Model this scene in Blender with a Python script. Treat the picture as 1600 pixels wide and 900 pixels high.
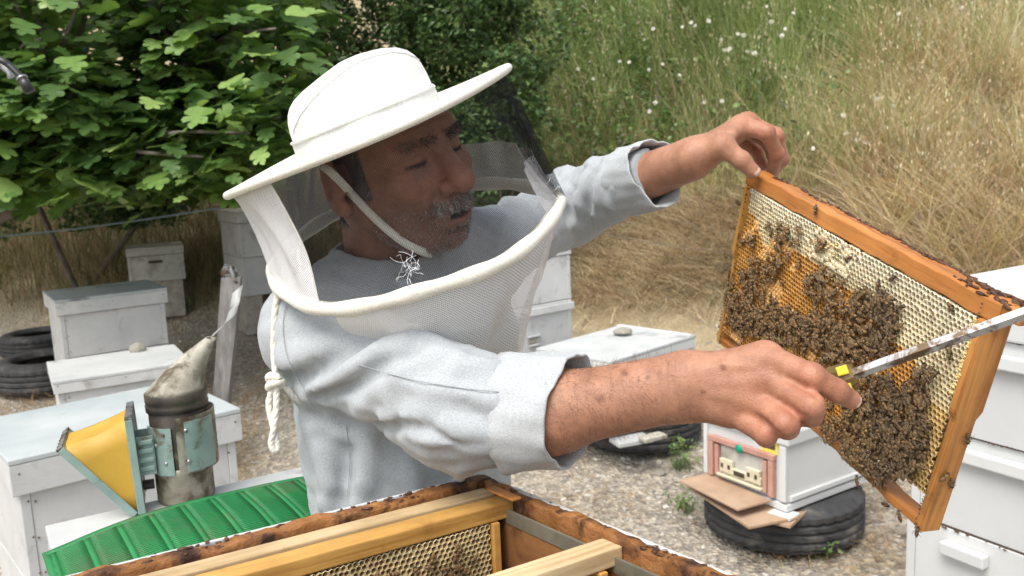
import bpy, bmesh, math, random
import numpy as np
from mathutils import Vector, Matrix, Quaternion

for _o in list(bpy.data.objects):
    bpy.data.objects.remove(_o, do_unlink=True)
scene = bpy.context.scene
COL = scene.collection
random.seed(7)
RNG = np.random.default_rng(11)
R = math.radians

# ------------------------------------------------------------------ camera
PITCH, ROLL, CAM_H, FPX = R(9.0), R(2.5), 1.52, 1386.0
_rt, _fw, _up = Vector((1, 0, 0)), Vector((0, math.cos(PITCH), -math.sin(PITCH))), Vector((0, math.sin(PITCH), math.cos(PITCH)))
CR = _rt * math.cos(ROLL) - _up * math.sin(ROLL)
CU = _rt * math.sin(ROLL) + _up * math.cos(ROLL)
CF = _fw
CAM = Vector((0, 0, CAM_H))
cd = bpy.data.cameras.new('camera')
cam = bpy.data.objects.new('camera', cd)
COL.objects.link(cam)
cam.matrix_world = Matrix(((CR.x, CU.x, -CF.x, CAM.x), (CR.y, CU.y, -CF.y, CAM.y), (CR.z, CU.z, -CF.z, CAM.z), (0, 0, 0, 1)))
cd.sensor_width = 36.0
cd.lens = FPX / 1600 * 36.0
cd.clip_start = 0.02
cd.clip_end = 500
cd.dof.use_dof = True
cd.dof.focus_distance = 0.98
cd.dof.aperture_fstop = 12.0
scene.camera = cam

# ------------------------------------------------------------------ sky, sun, exposure
SUN_EL, SUN_AZ = R(60), R(212)          # azimuth clockwise from +Y (north)
world = bpy.data.worlds.new('World')
scene.world = world
world.use_nodes = True
wn = world.node_tree
sky = wn.nodes.new('ShaderNodeTexSky')
sky.sky_type = 'NISHITA'
sky.sun_disc = False
sky.sun_elevation = SUN_EL
sky.sun_rotation = SUN_AZ
sky.dust_density = 4.0
sky.air_density = 1.0
sky.ozone_density = 0.6
bg = wn.nodes['Background']
bg.inputs['Strength'].default_value = 0.15
hs = wn.nodes.new('ShaderNodeHueSaturation')          # thin white haze over the blue
hs.inputs['Saturation'].default_value = 0.45
wn.links.new(sky.outputs[0], hs.inputs['Color'])
wn.links.new(hs.outputs[0], bg.inputs['Color'])
sl = bpy.data.lights.new('sun', 'SUN')
sl.energy = 1.15
sl.angle = R(38)
sl.color = (1.0, 0.95, 0.87)
sun = bpy.data.objects.new('sun', sl)
COL.objects.link(sun)
_sd = Vector((math.sin(SUN_AZ) * math.cos(SUN_EL), math.cos(SUN_AZ) * math.cos(SUN_EL), math.sin(SUN_EL)))
sun.rotation_euler = _sd.to_track_quat('Z', 'Y').to_euler()
scene.view_settings.view_transform = 'Standard'
scene.view_settings.look = 'None'
scene.view_settings.gamma = 1.0
scene.view_settings.exposure = 0.90
scene.view_settings.use_curve_mapping = False
scene.cycles.use_denoising = True
scene.cycles.max_bounces = 8
scene.cycles.transparent_max_bounces = 16


def at(px, py, d):
    """a point of the place, given where it is seen (1600x900) and how deep it lies"""
    return CAM + CR * ((px - 800) / FPX * d) + CU * ((450 - py) / FPX * d) + CF * d


def on_z(px, py, z):
    v = CR * ((px - 800) / FPX) + CU * ((450 - py) / FPX) + CF
    return CAM + v * ((z - CAM_H) / v.z)


def cvec(x, y, z):
    """a direction: x right, y up, z away from the viewer"""
    return (CR * x + CU * y + CF * z).normalized()


# ------------------------------------------------------------------ object helpers
def tag(o, label=None, cat=None, group=None, kind=None):
    if label: o['label'] = label
    if cat: o['category'] = cat
    if group: o['group'] = group
    if kind: o['kind'] = kind
    return o


def link(name, me, mat=None, parent=None, loc=None, rot=None, mw=None):
    o = bpy.data.objects.new(name, me)
    COL.objects.link(o)
    if me is not None and mat is not None:
        ms = mat if isinstance(mat, (list, tuple)) else [mat]
        if len(me.materials) == 0:
            for m in ms: me.materials.append(m)
    if parent: o.parent = parent
    if loc is not None: o.location = loc
    if rot is not None: o.rotation_euler = rot
    if mw is not None: o.matrix_basis = mw
    return o


def empty(name, loc=(0, 0, 0), rz=0.0, mw=None):
    o = bpy.data.objects.new(name, None)
    o.empty_display_size = 0.05
    COL.objects.link(o)
    if mw is not None: o.matrix_basis = mw
    else:
        o.location = loc
        o.rotation_euler = (0, 0, rz)
    return o


def np_mesh(name, V, F, smooth=True, col=None, mi=None, uv=None):
    """fast mesh from numpy: F (n,3) or (n,4)"""
    V = np.asarray(V, np.float32); F = np.asarray(F, np.int32)
    me = bpy.data.meshes.new(name)
    n, k = F.shape
    me.vertices.add(len(V)); me.vertices.foreach_set('co', V.ravel())
    me.loops.add(n * k); me.loops.foreach_set('vertex_index', F.ravel())
    me.polygons.add(n)
    me.polygons.foreach_set('loop_start', np.arange(0, n * k, k, dtype=np.int32))
    me.polygons.foreach_set('loop_total', np.full(n, k, np.int32))
    me.polygons.foreach_set('use_smooth', np.full(n, smooth, bool))
    if mi is not None: me.polygons.foreach_set('material_index', np.asarray(mi, np.int32))
    me.update(calc_edges=True)
    if col is not None:
        a = me.attributes.new('col', 'FLOAT_COLOR', 'POINT')
        c = np.ones((len(V), 4), np.float32); c[:, :3] = col
        a.data.foreach_set('color', c.ravel())
    if uv is not None:
        u = me.uv_layers.new(name='uv')
        u.data.foreach_set('uv', np.asarray(uv, np.float32)[F.ravel()].ravel())
    return me


def bm_mesh(name, bm, smooth=False):
    me = bpy.data.meshes.new(name)
    bm.normal_update()
    bm.to_mesh(me); bm.free()
    if smooth: me.polygons.foreach_set('use_smooth', np.ones(len(me.polygons), bool))
    return me


def bbox_bm(bm, size, loc=(0, 0, 0), rot=None, bev=0.0, seg=1):
    b2 = bmesh.new()
    bmesh.ops.create_cube(b2, size=1.0)
    bmesh.ops.scale(b2, vec=size, verts=b2.verts)
    if bev > 0:
        bmesh.ops.bevel(b2, geom=list(b2.edges), offset=bev, segments=seg, affect='EDGES', profile=0.6)
    m = Matrix.Translation(loc)
    if rot is not None: m = m @ (rot if isinstance(rot, Matrix) else Matrix.Rotation(rot, 4, 'Z'))
    bmesh.ops.transform(b2, matrix=m, verts=b2.verts)
    tmp = bpy.data.meshes.new('t'); b2.to_mesh(tmp); b2.free()
    bm.from_mesh(tmp); bpy.data.meshes.remove(tmp)


def box_mesh(name, size, loc=(0, 0, 0), bev=0.002, seg=2, rot=None):
    bm = bmesh.new(); bbox_bm(bm, size, loc, rot, bev, seg)
    return bm_mesh(name, bm)


def tube_arrays(pts, rad, n=10, closed=False, cap=True, twist=0.0):
    """swept tube: returns V, F(quads)"""
    P = [Vector(p) for p in pts]; m = len(P)
    rad = rad if hasattr(rad, '__len__') else [rad] * m
    V = []; F = []
    t0 = (P[1] - P[0]).normalized()
    nrm = t0.orthogonal().normalized()
    for i in range(m):
        if closed: t = (P[(i + 1) % m] - P[i - 1]).normalized()
        else: t = (P[min(i + 1, m - 1)] - P[max(i - 1, 0)]).normalized()
        nrm = (nrm - t * nrm.dot(t)).normalized()
        b = t.cross(nrm)
        for k in range(n):
            a = 2 * math.pi * k / n + twist * i
            V.append(P[i] + (nrm * math.cos(a) + b * math.sin(a)) * rad[i])
    for i in range(m if closed else m - 1):
        j = (i + 1) % m
        for k in range(n):
            l = (k + 1) % n
            F.append((i * n + k, i * n + l, j * n + l, j * n + k))
    if cap and not closed:
        for i, rev in ((0, True), (m - 1, False)):
            c = len(V); V.append(P[i])
            for k in range(n):
                l = (k + 1) % n
                q = (i * n + k, i * n + l, c, c) if not rev else (i * n + l, i * n + k, c, c)
                F.append(q)
    return V, F


def poly_mesh(name, V, F, smooth=True):
    me = bpy.data.meshes.new(name)
    F2 = []
    for f in F:
        g = []
        for i in f:
            if i not in g: g.append(i)
        F2.append(g)
    me.from_pydata([tuple(v) for v in V], [], F2)
    me.update()
    if smooth: me.polygons.foreach_set('use_smooth', np.ones(len(me.polygons), bool))
    return me


def tube(name, pts, rad, mat, parent=None, n=10, closed=False, twist=0.0):
    V, F = tube_arrays(pts, rad, n, closed, True, twist)
    return link(name, poly_mesh(name, V, F), mat, parent)


def smooth_curve(pts, n=8):
    """Catmull-Rom through points"""
    P = [Vector(p) for p in pts]; out = []
    for i in range(len(P) - 1):
        a, b, c, d = P[max(i - 1, 0)], P[i], P[i + 1], P[min(i + 2, len(P) - 1)]
        for k in range(n):
            t = k / n
            out.append(0.5 * ((2 * b) + (c - a) * t + (2 * a - 5 * b + 4 * c - d) * t * t + (3 * b - a - 3 * c + d) * t ** 3))
    out.append(P[-1])
    return out


def lathe(name, prof, n=40, mat=None, parent=None, mw=None, smooth=True, wob=None):
    """profile (r,z) revolved about z"""
    V = []; F = []
    for r, z in prof:
        for k in range(n):
            a = 2 * math.pi * k / n
            rr = r * (1 + (wob(a, z) if wob else 0))
            V.append((rr * math.cos(a), rr * math.sin(a), z))
    for i in range(len(prof) - 1):
        for k in range(n):
            l = (k + 1) % n
            F.append((i * n + k, i * n + l, (i + 1) * n + l, (i + 1) * n + k))
    me = poly_mesh(name, V, F, smooth)
    return link(name, me, mat, parent, mw=mw)


def basis(o, x, y, z):
    x, y, z = Vector(x), Vector(y), Vector(z)
    return Matrix(((x.x, y.x, z.x, o[0]), (x.y, y.y, z.y, o[1]), (x.z, y.z, z.z, o[2]), (0, 0, 0, 1)))


# ------------------------------------------------------------------ materials
def newmat(name):
    m = bpy.data.materials.new(name); m.use_nodes = True
    nt = m.node_tree
    return m, nt, nt.nodes['Principled BSDF']


def N(nt, typ, **kw):
    n = nt.nodes.new(typ)
    for k, v in kw.items(): setattr(n, k, v)
    return n


def rgb(c): return (c[0], c[1], c[2], 1.0)


def noise(nt, scale, detail=6, rough=0.6, coord='Object', stretch=None, dist=0.0, rand=True):
    tc = N(nt, 'ShaderNodeTexCoord'); mp = N(nt, 'ShaderNodeMapping')
    if stretch: mp.inputs['Scale'].default_value = stretch
    nt.links.new(tc.outputs[coord], mp.inputs['Vector'])
    if rand:
        oi = N(nt, 'ShaderNodeObjectInfo'); ml = N(nt, 'ShaderNodeMath', operation='MULTIPLY')
        ml.inputs[1].default_value = 37.0
        nt.links.new(oi.outputs['Random'], ml.inputs[0])
        nt.links.new(ml.outputs[0], mp.inputs['Location'])
    n = N(nt, 'ShaderNodeTexNoise')
    n.inputs['Scale'].default_value = scale; n.inputs['Detail'].default_value = detail
    n.inputs['Roughness'].default_value = rough; n.inputs['Distortion'].default_value = dist
    nt.links.new(mp.outputs[0], n.inputs['Vector'])
    return n


def ramp(nt, src, stops):
    r = N(nt, 'ShaderNodeValToRGB'); e = r.color_ramp.elements
    while len(e) < len(stops): e.new(0.5)
    for i, (p, c) in enumerate(stops):
        e[i].position = p; e[i].color = rgb(c) if hasattr(c, '__len__') else (c, c, c, 1)
    nt.links.new(src, r.inputs[0])
    return r


def mixc(nt, fac, a, b, mode='MIX'):
    m = N(nt, 'ShaderNodeMix', data_type='RGBA', blend_type=mode)
    for s, v in ((0, fac), (6, a), (7, b)):
        if hasattr(v, 'is_linked') or hasattr(v, 'links'): nt.links.new(v, m.inputs[s])
        elif s == 0: m.inputs[0].default_value = v
        else: m.inputs[s].default_value = rgb(v)
    return m.outputs[2]


def bump(nt, bsdf, src, strength, dist):
    b = N(nt, 'ShaderNodeBump'); b.inputs['Strength'].default_value = strength; b.inputs['Distance'].default_value = dist
    nt.links.new(src, b.inputs['Height']); nt.links.new(b.outputs[0], bsdf.inputs['Normal'])
    return b


def surf(name, c1, c2, scale=8, rough=0.6, stain=None, stain_scale=5, stain_lo=0.55, stain_hi=0.7, stretch=None,
         bscale=60, bstr=0.2, bdist=0.002, metal=0.0, spec=0.5, coord='Object', bstretch=None, sheen=0.0):
    m, nt, b = newmat(name)
    n1 = noise(nt, scale, coord=coord, stretch=stretch)
    out = ramp(nt, n1.outputs['Fac'], [(0.32, c1), (0.68, c2)]).outputs[0]
    if stain:
        n2 = noise(nt, stain_scale, 8, 0.65, coord=coord, dist=0.4)
        f = ramp(nt, n2.outputs['Fac'], [(stain_lo, 0.0), (stain_hi, 1.0)]).outputs[0]
        out = mixc(nt, f, out, stain)
    nt.links.new(out, b.inputs['Base Color'])
    b.inputs['Roughness'].default_value = rough; b.inputs['Metallic'].default_value = metal
    b.inputs['Specular IOR Level'].default_value = spec
    if sheen: b.inputs['Sheen Weight'].default_value = sheen
    if bstr:
        n3 = noise(nt, bscale, 8, 0.7, coord=coord, stretch=bstretch)
        bump(nt, b, n3.outputs['Fac'], bstr, bdist)
    return m


def vcol(name, rough=0.6, nscale=30, namt=0.25, bstr=0.0, bscale=200, bdist=0.001, trans=0.0, spec=0.3, sss=0.0):
    m, nt, b = newmat(name)
    a = N(nt, 'ShaderNodeAttribute', attribute_name='col')
    n1 = noise(nt, nscale, rand=False)
    f = ramp(nt, n1.outputs['Fac'], [(0.3, 1 - namt), (0.7, 1 + namt * 0.4)]).outputs[0]
    out = mixc(nt, 1.0, a.outputs['Color'], f, 'MULTIPLY')
    nt.links.new(out, b.inputs['Base Color'])
    b.inputs['Roughness'].default_value = rough; b.inputs['Specular IOR Level'].default_value = spec
    if sss:
        b.inputs['Subsurface Weight'].default_value = sss
        b.inputs['Subsurface Radius'].default_value = (1.0, 0.35, 0.2)
        b.inputs['Subsurface Scale'].default_value = 0.006
    if bstr:
        n3 = noise(nt, bscale, 6, 0.65, rand=False); bump(nt, b, n3.outputs['Fac'], bstr, bdist)
    if trans:
        t = N(nt, 'ShaderNodeBsdfTranslucent'); mx = N(nt, 'ShaderNodeMixShader'); mx.inputs[0].default_value = trans
        nt.links.new(out, t.inputs['Color'])
        o = nt.nodes['Material Output']
        nt.links.new(b.outputs[0], mx.inputs[1]); nt.links.new(t.outputs[0], mx.inputs[2]); nt.links.new(mx.outputs[0], o.inputs['Surface'])
    return m


MAT = {}
MAT['paint'] = surf('white_paint', (.49, .50, .495), (.59, .595, .58), 7, .55, (.27, .25, .215), 9, .57, .78, bscale=26, bstr=.4, bdist=.002, bstretch=(1, 1, 6))
MAT['paint_top'] = surf('weathered_white_paint', (.42, .44, .435), (.54, .55, .535), 5, .5, (.22, .22, .215), 6, .60, .70, bscale=40, bstr=.3, bdist=.002)
MAT['paint_blue'] = surf('bluish_white_paint', (.36, .41, .415), (.50, .53, .525), 4, .42, (.19, .205, .205), 4.5, .60, .68, bscale=40, bstr=.3, bdist=.002)
MAT['paint_clean'] = surf('clean_white_paint', (.55, .565, .565), (.63, .64, .63), 3, .45, (.42, .415, .39), 7, .66, .85, bscale=90, bstr=.12, bdist=.001)
MAT['paint_old'] = surf('old_grey_paint', (.42, .42, .38), (.56, .55, .5), 8, .8, (.2, .17, .12), 7, .5, .7)
MAT['paint_weather'] = surf('peeling_white_paint', (.42, .445, .445), (.55, .565, .56), 6, .6, (.13, .13, .13), 1.8, .54, .62, stretch=(1, 1, 1), bscale=30, bstr=.3, bdist=.002)
MAT['gap'] = surf('dark_gap', (.05, .04, .03), (.09, .07, .05), 30, .9)
MAT['nail'] = surf('rusty_nail', (.12, .09, .07), (.2, .15, .12), 80, .6)
MAT['rubber'] = surf('tyre_rubber', (.030, .031, .033), (.055, .055, .056), 9, .75, (.20, .18, .15), 7, .55, .8, bscale=90, bstr=.3)
MAT['steel'] = surf('steel', (.30, .31, .32), (.46, .47, .48), 30, .34, (.12, .08, .05), 44, .50, .58, metal=.8, bscale=120, bstr=.12)
MAT['black_plastic'] = surf('black_plastic', (.012, .012, .013), (.025, .025, .026), 20, .35)
MAT['stone'] = surf('stone', (.34, .31, .25), (.52, .49, .42), 18, .9, (.2, .17, .13), 30, .55, .7, bscale=60, bstr=.8, bdist=.01)
MAT['card'] = surf('brown_board', (.33, .22, .14), (.44, .31, .21), 9, .75, (.22, .14, .09), 12, .6, .8, bscale=60, bstr=.25, bstretch=(1, 8, 8))
MAT['grey_wood'] = surf('grey_weathered_wood', (.10, .095, .09), (.22, .21, .195), 10, .9, stretch=(6, 6, .7), bscale=20, bstr=.7, bdist=.006, bstretch=(6, 6, .6))
MAT['new_wood'] = surf('new_pine_wood', (.62, .46, .27), (.72, .57, .36), 14, .6, (.42, .27, .13), 10, .66, .85, stretch=(.6, 8, 8), bscale=60, bstr=.2, bstretch=(.5, 6, 6))
MAT['frame_wood'] = surf('honey_stained_wood', (.40, .150, .034), (.58, .25, .068), 10, .42, (.14, .05, .016), 11, .58, .78, stretch=(.8, 7, 7), bscale=50, bstr=.35, bdist=.0012, bstretch=(.5, 7, 7))
MAT['frame_wood2'] = surf('yellowed_wood', (.46, .235, .055), (.60, .33, .09), 9, .5, (.20, .08, .02), 12, .56, .75, stretch=(.8, 6, 6), bscale=40, bstr=.4, bdist=.0015)
MAT['propolis_wood'] = surf('propolised_wood', (.20, .075, .020), (.40, .175, .05), 16, .5, (.045, .016, .008), 22, .48, .62, bscale=45, bstr=.9, bdist=.006)
MAT['propolis'] = surf('propolis', (.05, .020, .010), (.13, .055, .022), 60, .4, bscale=120, bstr=.7, bdist=.004)


def wood(name, dark, light, axis, stain, rough=.45):
    """stained wood with grain running along one local axis"""
    m, nt, b = newmat(name)
    st = [9.0, 9.0, 9.0]; st[axis] = .45
    n0 = noise(nt, 5, 4, .5, stretch=tuple(st), dist=1.2)
    n1 = noise(nt, 26, 6, .65, stretch=tuple(st))
    ad = N(nt, 'ShaderNodeMath', operation='MULTIPLY_ADD'); ad.inputs[1].default_value = .55
    nt.links.new(n1.outputs['Fac'], ad.inputs[0]); nt.links.new(n0.outputs['Fac'], ad.inputs[2])
    c = ramp(nt, ad.outputs[0], [(.55, dark), (.80, light), (.98, [v * .8 for v in light])]).outputs[0]
    n2 = noise(nt, 17, 8, .7); f = ramp(nt, n2.outputs['Fac'], [(.55, 0.0), (.75, .85)]).outputs[0]
    c = mixc(nt, f, c, stain)
    n3 = noise(nt, 5, 5, .6); c = mixc(nt, 1.0, c, ramp(nt, n3.outputs['Fac'], [(.35, (.72, .68, .62)), (.65, (1.12, 1.12, 1.12))]).outputs[0], 'MULTIPLY')
    nt.links.new(c, b.inputs['Base Color']); b.inputs['Roughness'].default_value = rough
    bump(nt, b, ad.outputs[0], .45, .0012)
    return m
MAT['bar_x'] = wood('bar_wood', (.26, .085, .018), (.52, .21, .052), 0, (.10, .035, .012))
MAT['bar_y'] = wood('upright_wood', (.30, .12, .026), (.56, .26, .07), 1, (.12, .045, .014))
MAT['bar_gold'] = wood('golden_upright_wood', (.36, .17, .035), (.58, .31, .08), 1, (.16, .06, .018))
MAT['bar_yellow'] = wood('yellowed_bar_wood', (.38, .19, .042), (.60, .345, .095), 0, (.20, .08, .02))
MAT['bar_new'] = wood('pine_bar_wood', (.50, .35, .18), (.68, .53, .32), 0, (.40, .26, .12), .6)
# ================================================================== the setting
def vnoise(x, y, s, seed=0):
    """cheap smooth value noise on numpy arrays"""
    x = np.asarray(x, float) * s + 13.7 * seed; y = np.asarray(y, float) * s - 7.3 * seed
    xi = np.floor(x).astype(np.int64); yi = np.floor(y).astype(np.int64); fx = x - xi; fy = y - yi
    def h(i, j):
        v = np.sin(i * 127.1 + j * 311.7 + seed * 74.7) * 43758.5453
        return v - np.floor(v)
    ux = fx * fx * (3 - 2 * fx); uy = fy * fy * (3 - 2 * fy)
    return (h(xi, yi) * (1 - ux) + h(xi + 1, yi) * ux) * (1 - uy) + (h(xi, yi + 1) * (1 - ux) + h(xi + 1, yi + 1) * ux) * uy


def terrain(x, y):
    x = np.asarray(x, float); y = np.asarray(y, float)
    y0 = np.clip(5.3 - 0.8 * (x - 0.4), 3.9, 6.6)
    t = np.clip(y - y0, 0, 7)
    bankz = 0.30 * t + 0.10 * t * t
    nz = (vnoise(x, y, 0.9, 1) - .5) * 0.35 + (vnoise(x, y, 2.7, 2) - .5) * 0.12
    bankz = bankz + 0.07 * np.clip(y - 3.0, 0, 10)
    return bankz + nz * np.clip(t, 0, 1) + (vnoise(x, y, 1.3, 3) - .5) * 0.03 + (vnoise(x, y, 6, 4) - .5) * 0.012


def sheet(name, x0, x1, y0, y1, nx, ny, fz):
    xs = np.linspace(x0, x1, nx); ys = np.linspace(y0, y1, ny)
    X, Y = np.meshgrid(xs, ys); Z = fz(X, Y)
    V = np.stack([X, Y, Z], -1).reshape(-1, 3)
    i = np.arange(nx * ny).reshape(ny, nx)
    F = np.stack([i[:-1, :-1], i[:-1, 1:], i[1:, 1:], i[1:, :-1]], -1).reshape(-1, 4)
    return np_mesh(name, V, F)


def ground_mat():
    m, nt, b = newmat('gravelly_soil')
    n1 = noise(nt, 1.1, 8, .65, rand=False)
    c = ramp(nt, n1.outputs['Fac'], [(.3, (.38, .335, .265)), (.5, (.44, .405, .345)), (.7, (.39, .315, .215))]).outputs[0]
    v = N(nt, 'ShaderNodeTexVoronoi'); v.inputs['Scale'].default_value = 55
    tc = N(nt, 'ShaderNodeTexCoord'); nt.links.new(tc.outputs['Object'], v.inputs['Vector'])
    st = ramp(nt, v.outputs['Color'], [(.35, (.5, .5, .5)), (.75, (1.25, 1.22, 1.15))]).outputs[0]
    c = mixc(nt, .75, c, st, 'MULTIPLY')
    n2 = noise(nt, 16, 8, .7, rand=False)
    c = mixc(nt, .6, c, ramp(nt, n2.outputs['Fac'], [(.35, (.55, .52, .48)), (.65, (1.2, 1.2, 1.2))]).outputs[0], 'MULTIPLY')
    at_ = N(nt, 'ShaderNodeAttribute', attribute_name='soil')
    n4 = noise(nt, 3.5, 8, .7, rand=False)
    soil = ramp(nt, n4.outputs['Fac'], [(.35, (.32, .255, .15)), (.6, (.42, .35, .22)), (.75, (.20, .20, .09))]).outputs[0]
    c = mixc(nt, at_.outputs['Fac'], c, soil)
    nt.links.new(c, b.inputs['Base Color']); b.inputs['Roughness'].default_value = .95
    ad = N(nt, 'ShaderNodeMath', operation='ADD'); nt.links.new(v.outputs['Distance'], ad.inputs[0]); nt.links.new(n2.outputs['Fac'], ad.inputs[1])
    bump(nt, b, ad.outputs[0], .8, .02)
    return m


MAT['ground'] = ground_mat()
MAT['bank'] = surf('bank_soil', (.20, .15, .085), (.30, .235, .14), 3, .95, (.10, .11, .045), 2, .5, .65, bscale=20, bstr=.8, bdist=.03)
g = link('ground', sheet('ground', -60, 60, -40, 6.0, 60, 30, lambda x, y: x * 0 - .06), MAT['ground']); tag(g, kind='structure')
me = sheet('apiary_ground', -18, 18, -2.0, 13.0, 400, 210, terrain)
_co = np.zeros(len(me.vertices) * 3); me.vertices.foreach_get('co', _co); _co = _co.reshape(-1, 3)
_m = np.clip((_co[:, 1] - np.clip(5.3 - .8 * (_co[:, 0] - .4), 3.9, 6.6) + .1 + .7 * (vnoise(_co[:, 0], _co[:, 1], 2.2, 12) - .5)) / .5, 0, 1)
_at = me.attributes.new('soil', 'FLOAT', 'POINT'); _at.data.foreach_set('value', _m.astype(np.float32))
g = link('apiary_ground', me, MAT['ground']); tag(g, kind='structure')
g = link('far_ground', sheet('far_ground', -120, 120, 12.9, 160, 30, 30, lambda x, y: 6.3 + (y - 13) * .05 + 0 * x), MAT['bank']); tag(g, kind='structure')


def cast(px, py):
    """numpy: where the view ray of these picture points meets the terrain"""
    px = np.asarray(px, float); py = np.asarray(py, float)
    d = np.stack([np.array(CR)[k] * (px - 800) / FPX + np.array(CU)[k] * (450 - py) / FPX + np.array(CF)[k] for k in range(3)], -1)
    t = np.full(px.shape, 1.5); done = np.zeros(px.shape, bool)
    for _ in range(260):
        p = np.array(CAM) + d * t[..., None]
        hit = p[..., 2] < terrain(p[..., 0], p[..., 1]); done |= hit
        t = np.where(done, t, t + .045)
    p = np.array(CAM) + d * t[..., None]
    p[..., 2] = terrain(p[..., 0], p[..., 1])
    return p[done & (p[..., 1] < 12.8)], done & (p[..., 1] < 12.8)


def blades(base, h, lean, ldir, width, col, droop=0.3, seg=3, vz=1.0):
    """curved grass blades -> V,F,C (quads)"""
    n = len(base); base = np.asarray(base, float)
    ang = RNG.uniform(0, math.pi, n); wx, wy = np.cos(ang), np.sin(ang)
    V = np.zeros((n, seg + 1, 2, 3)); C = np.zeros((n, seg + 1, 2, 3))
    for i in range(seg + 1):
        t = i / seg
        off = lean * (t ** 1.6 + droop * t ** 3)
        c = base.copy()
        c[:, 0] += np.cos(ldir) * off * h; c[:, 1] += np.sin(ldir) * off * h
        c[:, 2] += vz * h * (t - .45 * np.minimum(lean, 1.6) * t * t * .6)
        w = width * (1 - t * .88) * .5
        V[:, i, 0] = c; V[:, i, 1] = c
        V[:, i, 0, 0] -= wx * w; V[:, i, 0, 1] -= wy * w; V[:, i, 1, 0] += wx * w; V[:, i, 1, 1] += wy * w
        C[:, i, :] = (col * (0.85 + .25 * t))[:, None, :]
    idx = np.arange(n * (seg + 1) * 2).reshape(n, seg + 1, 2)
    F = np.stack([idx[:, :-1, 0], idx[:, :-1, 1], idx[:, 1:, 1], idx[:, 1:, 0]], -1).reshape(-1, 4)
    return V.reshape(-1, 3), F, C.reshape(-1, 3)


def leafcloud(pos, size, col, up=0.5, aspect=.55):
    """folded diamond leaves"""
    n = len(pos)
    a = RNG.uniform(0, 2 * math.pi, n); el = RNG.normal(-.15, .55, n)
    d = np.stack([np.cos(a) * np.cos(el), np.sin(a) * np.cos(el), np.sin(el)], -1)
    nr = RNG.normal(0, 1, (n, 3)); nr[:, 2] = np.abs(nr[:, 2]) + up * 2
    s = np.cross(d, nr); s /= np.linalg.norm(s, axis=1)[:, None] + 1e-9
    nn = np.cross(s, d)
    L = size[:, None]
    b = pos - d * L * .5; t = pos + d * L * .5; m = pos - d * L * .06
    l = m + s * L * aspect * .5 + nn * L * .10; r = m - s * L * aspect * .5 + nn * L * .10
    V = np.stack([b, r, t, l], 1).reshape(-1, 3)
    F = np.arange(n * 4).reshape(n, 4)
    C = np.repeat(col, 4, 0)
    return V, F, C


def merge(parts):
    V = []; F = []; C = []; o = 0
    for v, f, c in parts:
        V.append(v); F.append(f + o); C.append(c); o += len(v)
    return np.concatenate(V), np.concatenate(F), np.concatenate(C)


def mixcols(n, cols, w=None):
    cols = np.array(cols); i = RNG.choice(len(cols), n, p=w)
    return cols[i] * RNG.uniform(.75, 1.2, (n, 1)) * RNG.normal(1, .05, (n, 3))


MAT['grass'] = vcol('grass_blades', .65, 12, .2, trans=.25, spec=.2)
MAT['leaf'] = vcol('leaves', .42, 20, .2, trans=.28, spec=.45)
MAT['bark'] = surf('bark', (.09, .075, .06), (.19, .165, .14), 14, .9, bscale=30, bstr=.7, bdist=.006)
DRY = [(.56, .45, .25), (.47, .37, .19), (.63, .53, .33), (.36, .28, .13)]
GREEN = [(.19, .28, .07), (.25, .34, .09), (.14, .22, .055), (.34, .39, .15), (.40, .43, .19)]


def region(n, x0, x1, y0, y1, dens=None):
    px = RNG.uniform(x0, x1, n); py = RNG.uniform(y0, y1, n)
    if dens is not None:
        k = RNG.uniform(0, 1, n) < dens(px, py); px, py = px[k], py[k]
    p, ok = cast(px, py)
    return p, px[ok], py[ok]


def stuff(name, parts, mat, label, cat):
    V, F, C = merge(parts)
    return tag(link(name, np_mesh(name, V, F, True, C), mat), label, cat, kind='stuff')


# --- tall grass of the bank: tan below, green above, gold on the right
def bank_cols(px, py):
    n = len(px)
    gold = np.clip((px - 1330) / 160, 0, 1) * np.clip((py + 60) / 130, .3, 1)
    green = np.clip((380 - py) / 250, 0, 1) * 1.0 * (.75 + .8 * vnoise(px, py, .008, 5)) + np.clip((1030 - px) / 250, 0, .45) * np.clip((330 - py) / 200, 0, 1)
    green = np.clip(green * (1 - .7 * gold), 0, 1)
    c = mixcols(n, DRY, [.35, .3, .2, .15])
    gl = mixcols(n, [(.70, .59, .36), (.60, .48, .26), (.76, .67, .46)])
    c = np.where((RNG.uniform(0, 1, n) < gold)[:, None], gl, c)
    c = np.where((RNG.uniform(0, 1, n) < green)[:, None], mixcols(n, GREEN), c)
    t = .78 + .60 * vnoise(px, py, .022, 17)
    return np.clip(c * t[:, None], 0, .8)


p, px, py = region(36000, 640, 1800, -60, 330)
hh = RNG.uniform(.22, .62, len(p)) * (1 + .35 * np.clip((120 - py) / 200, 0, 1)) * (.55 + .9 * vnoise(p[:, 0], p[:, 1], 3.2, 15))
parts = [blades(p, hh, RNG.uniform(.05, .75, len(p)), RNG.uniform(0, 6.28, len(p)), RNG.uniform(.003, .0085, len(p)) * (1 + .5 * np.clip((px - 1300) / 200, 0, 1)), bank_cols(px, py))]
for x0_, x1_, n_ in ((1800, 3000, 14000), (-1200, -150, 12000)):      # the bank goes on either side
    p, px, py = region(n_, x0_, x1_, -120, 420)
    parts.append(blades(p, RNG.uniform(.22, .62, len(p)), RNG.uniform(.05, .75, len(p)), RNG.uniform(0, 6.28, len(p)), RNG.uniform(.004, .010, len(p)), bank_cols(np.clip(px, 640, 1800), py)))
stuff('tall_grass', parts, MAT['grass'], 'tall mixed green and tan grass covering the bank behind the man', 'grass')

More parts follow.
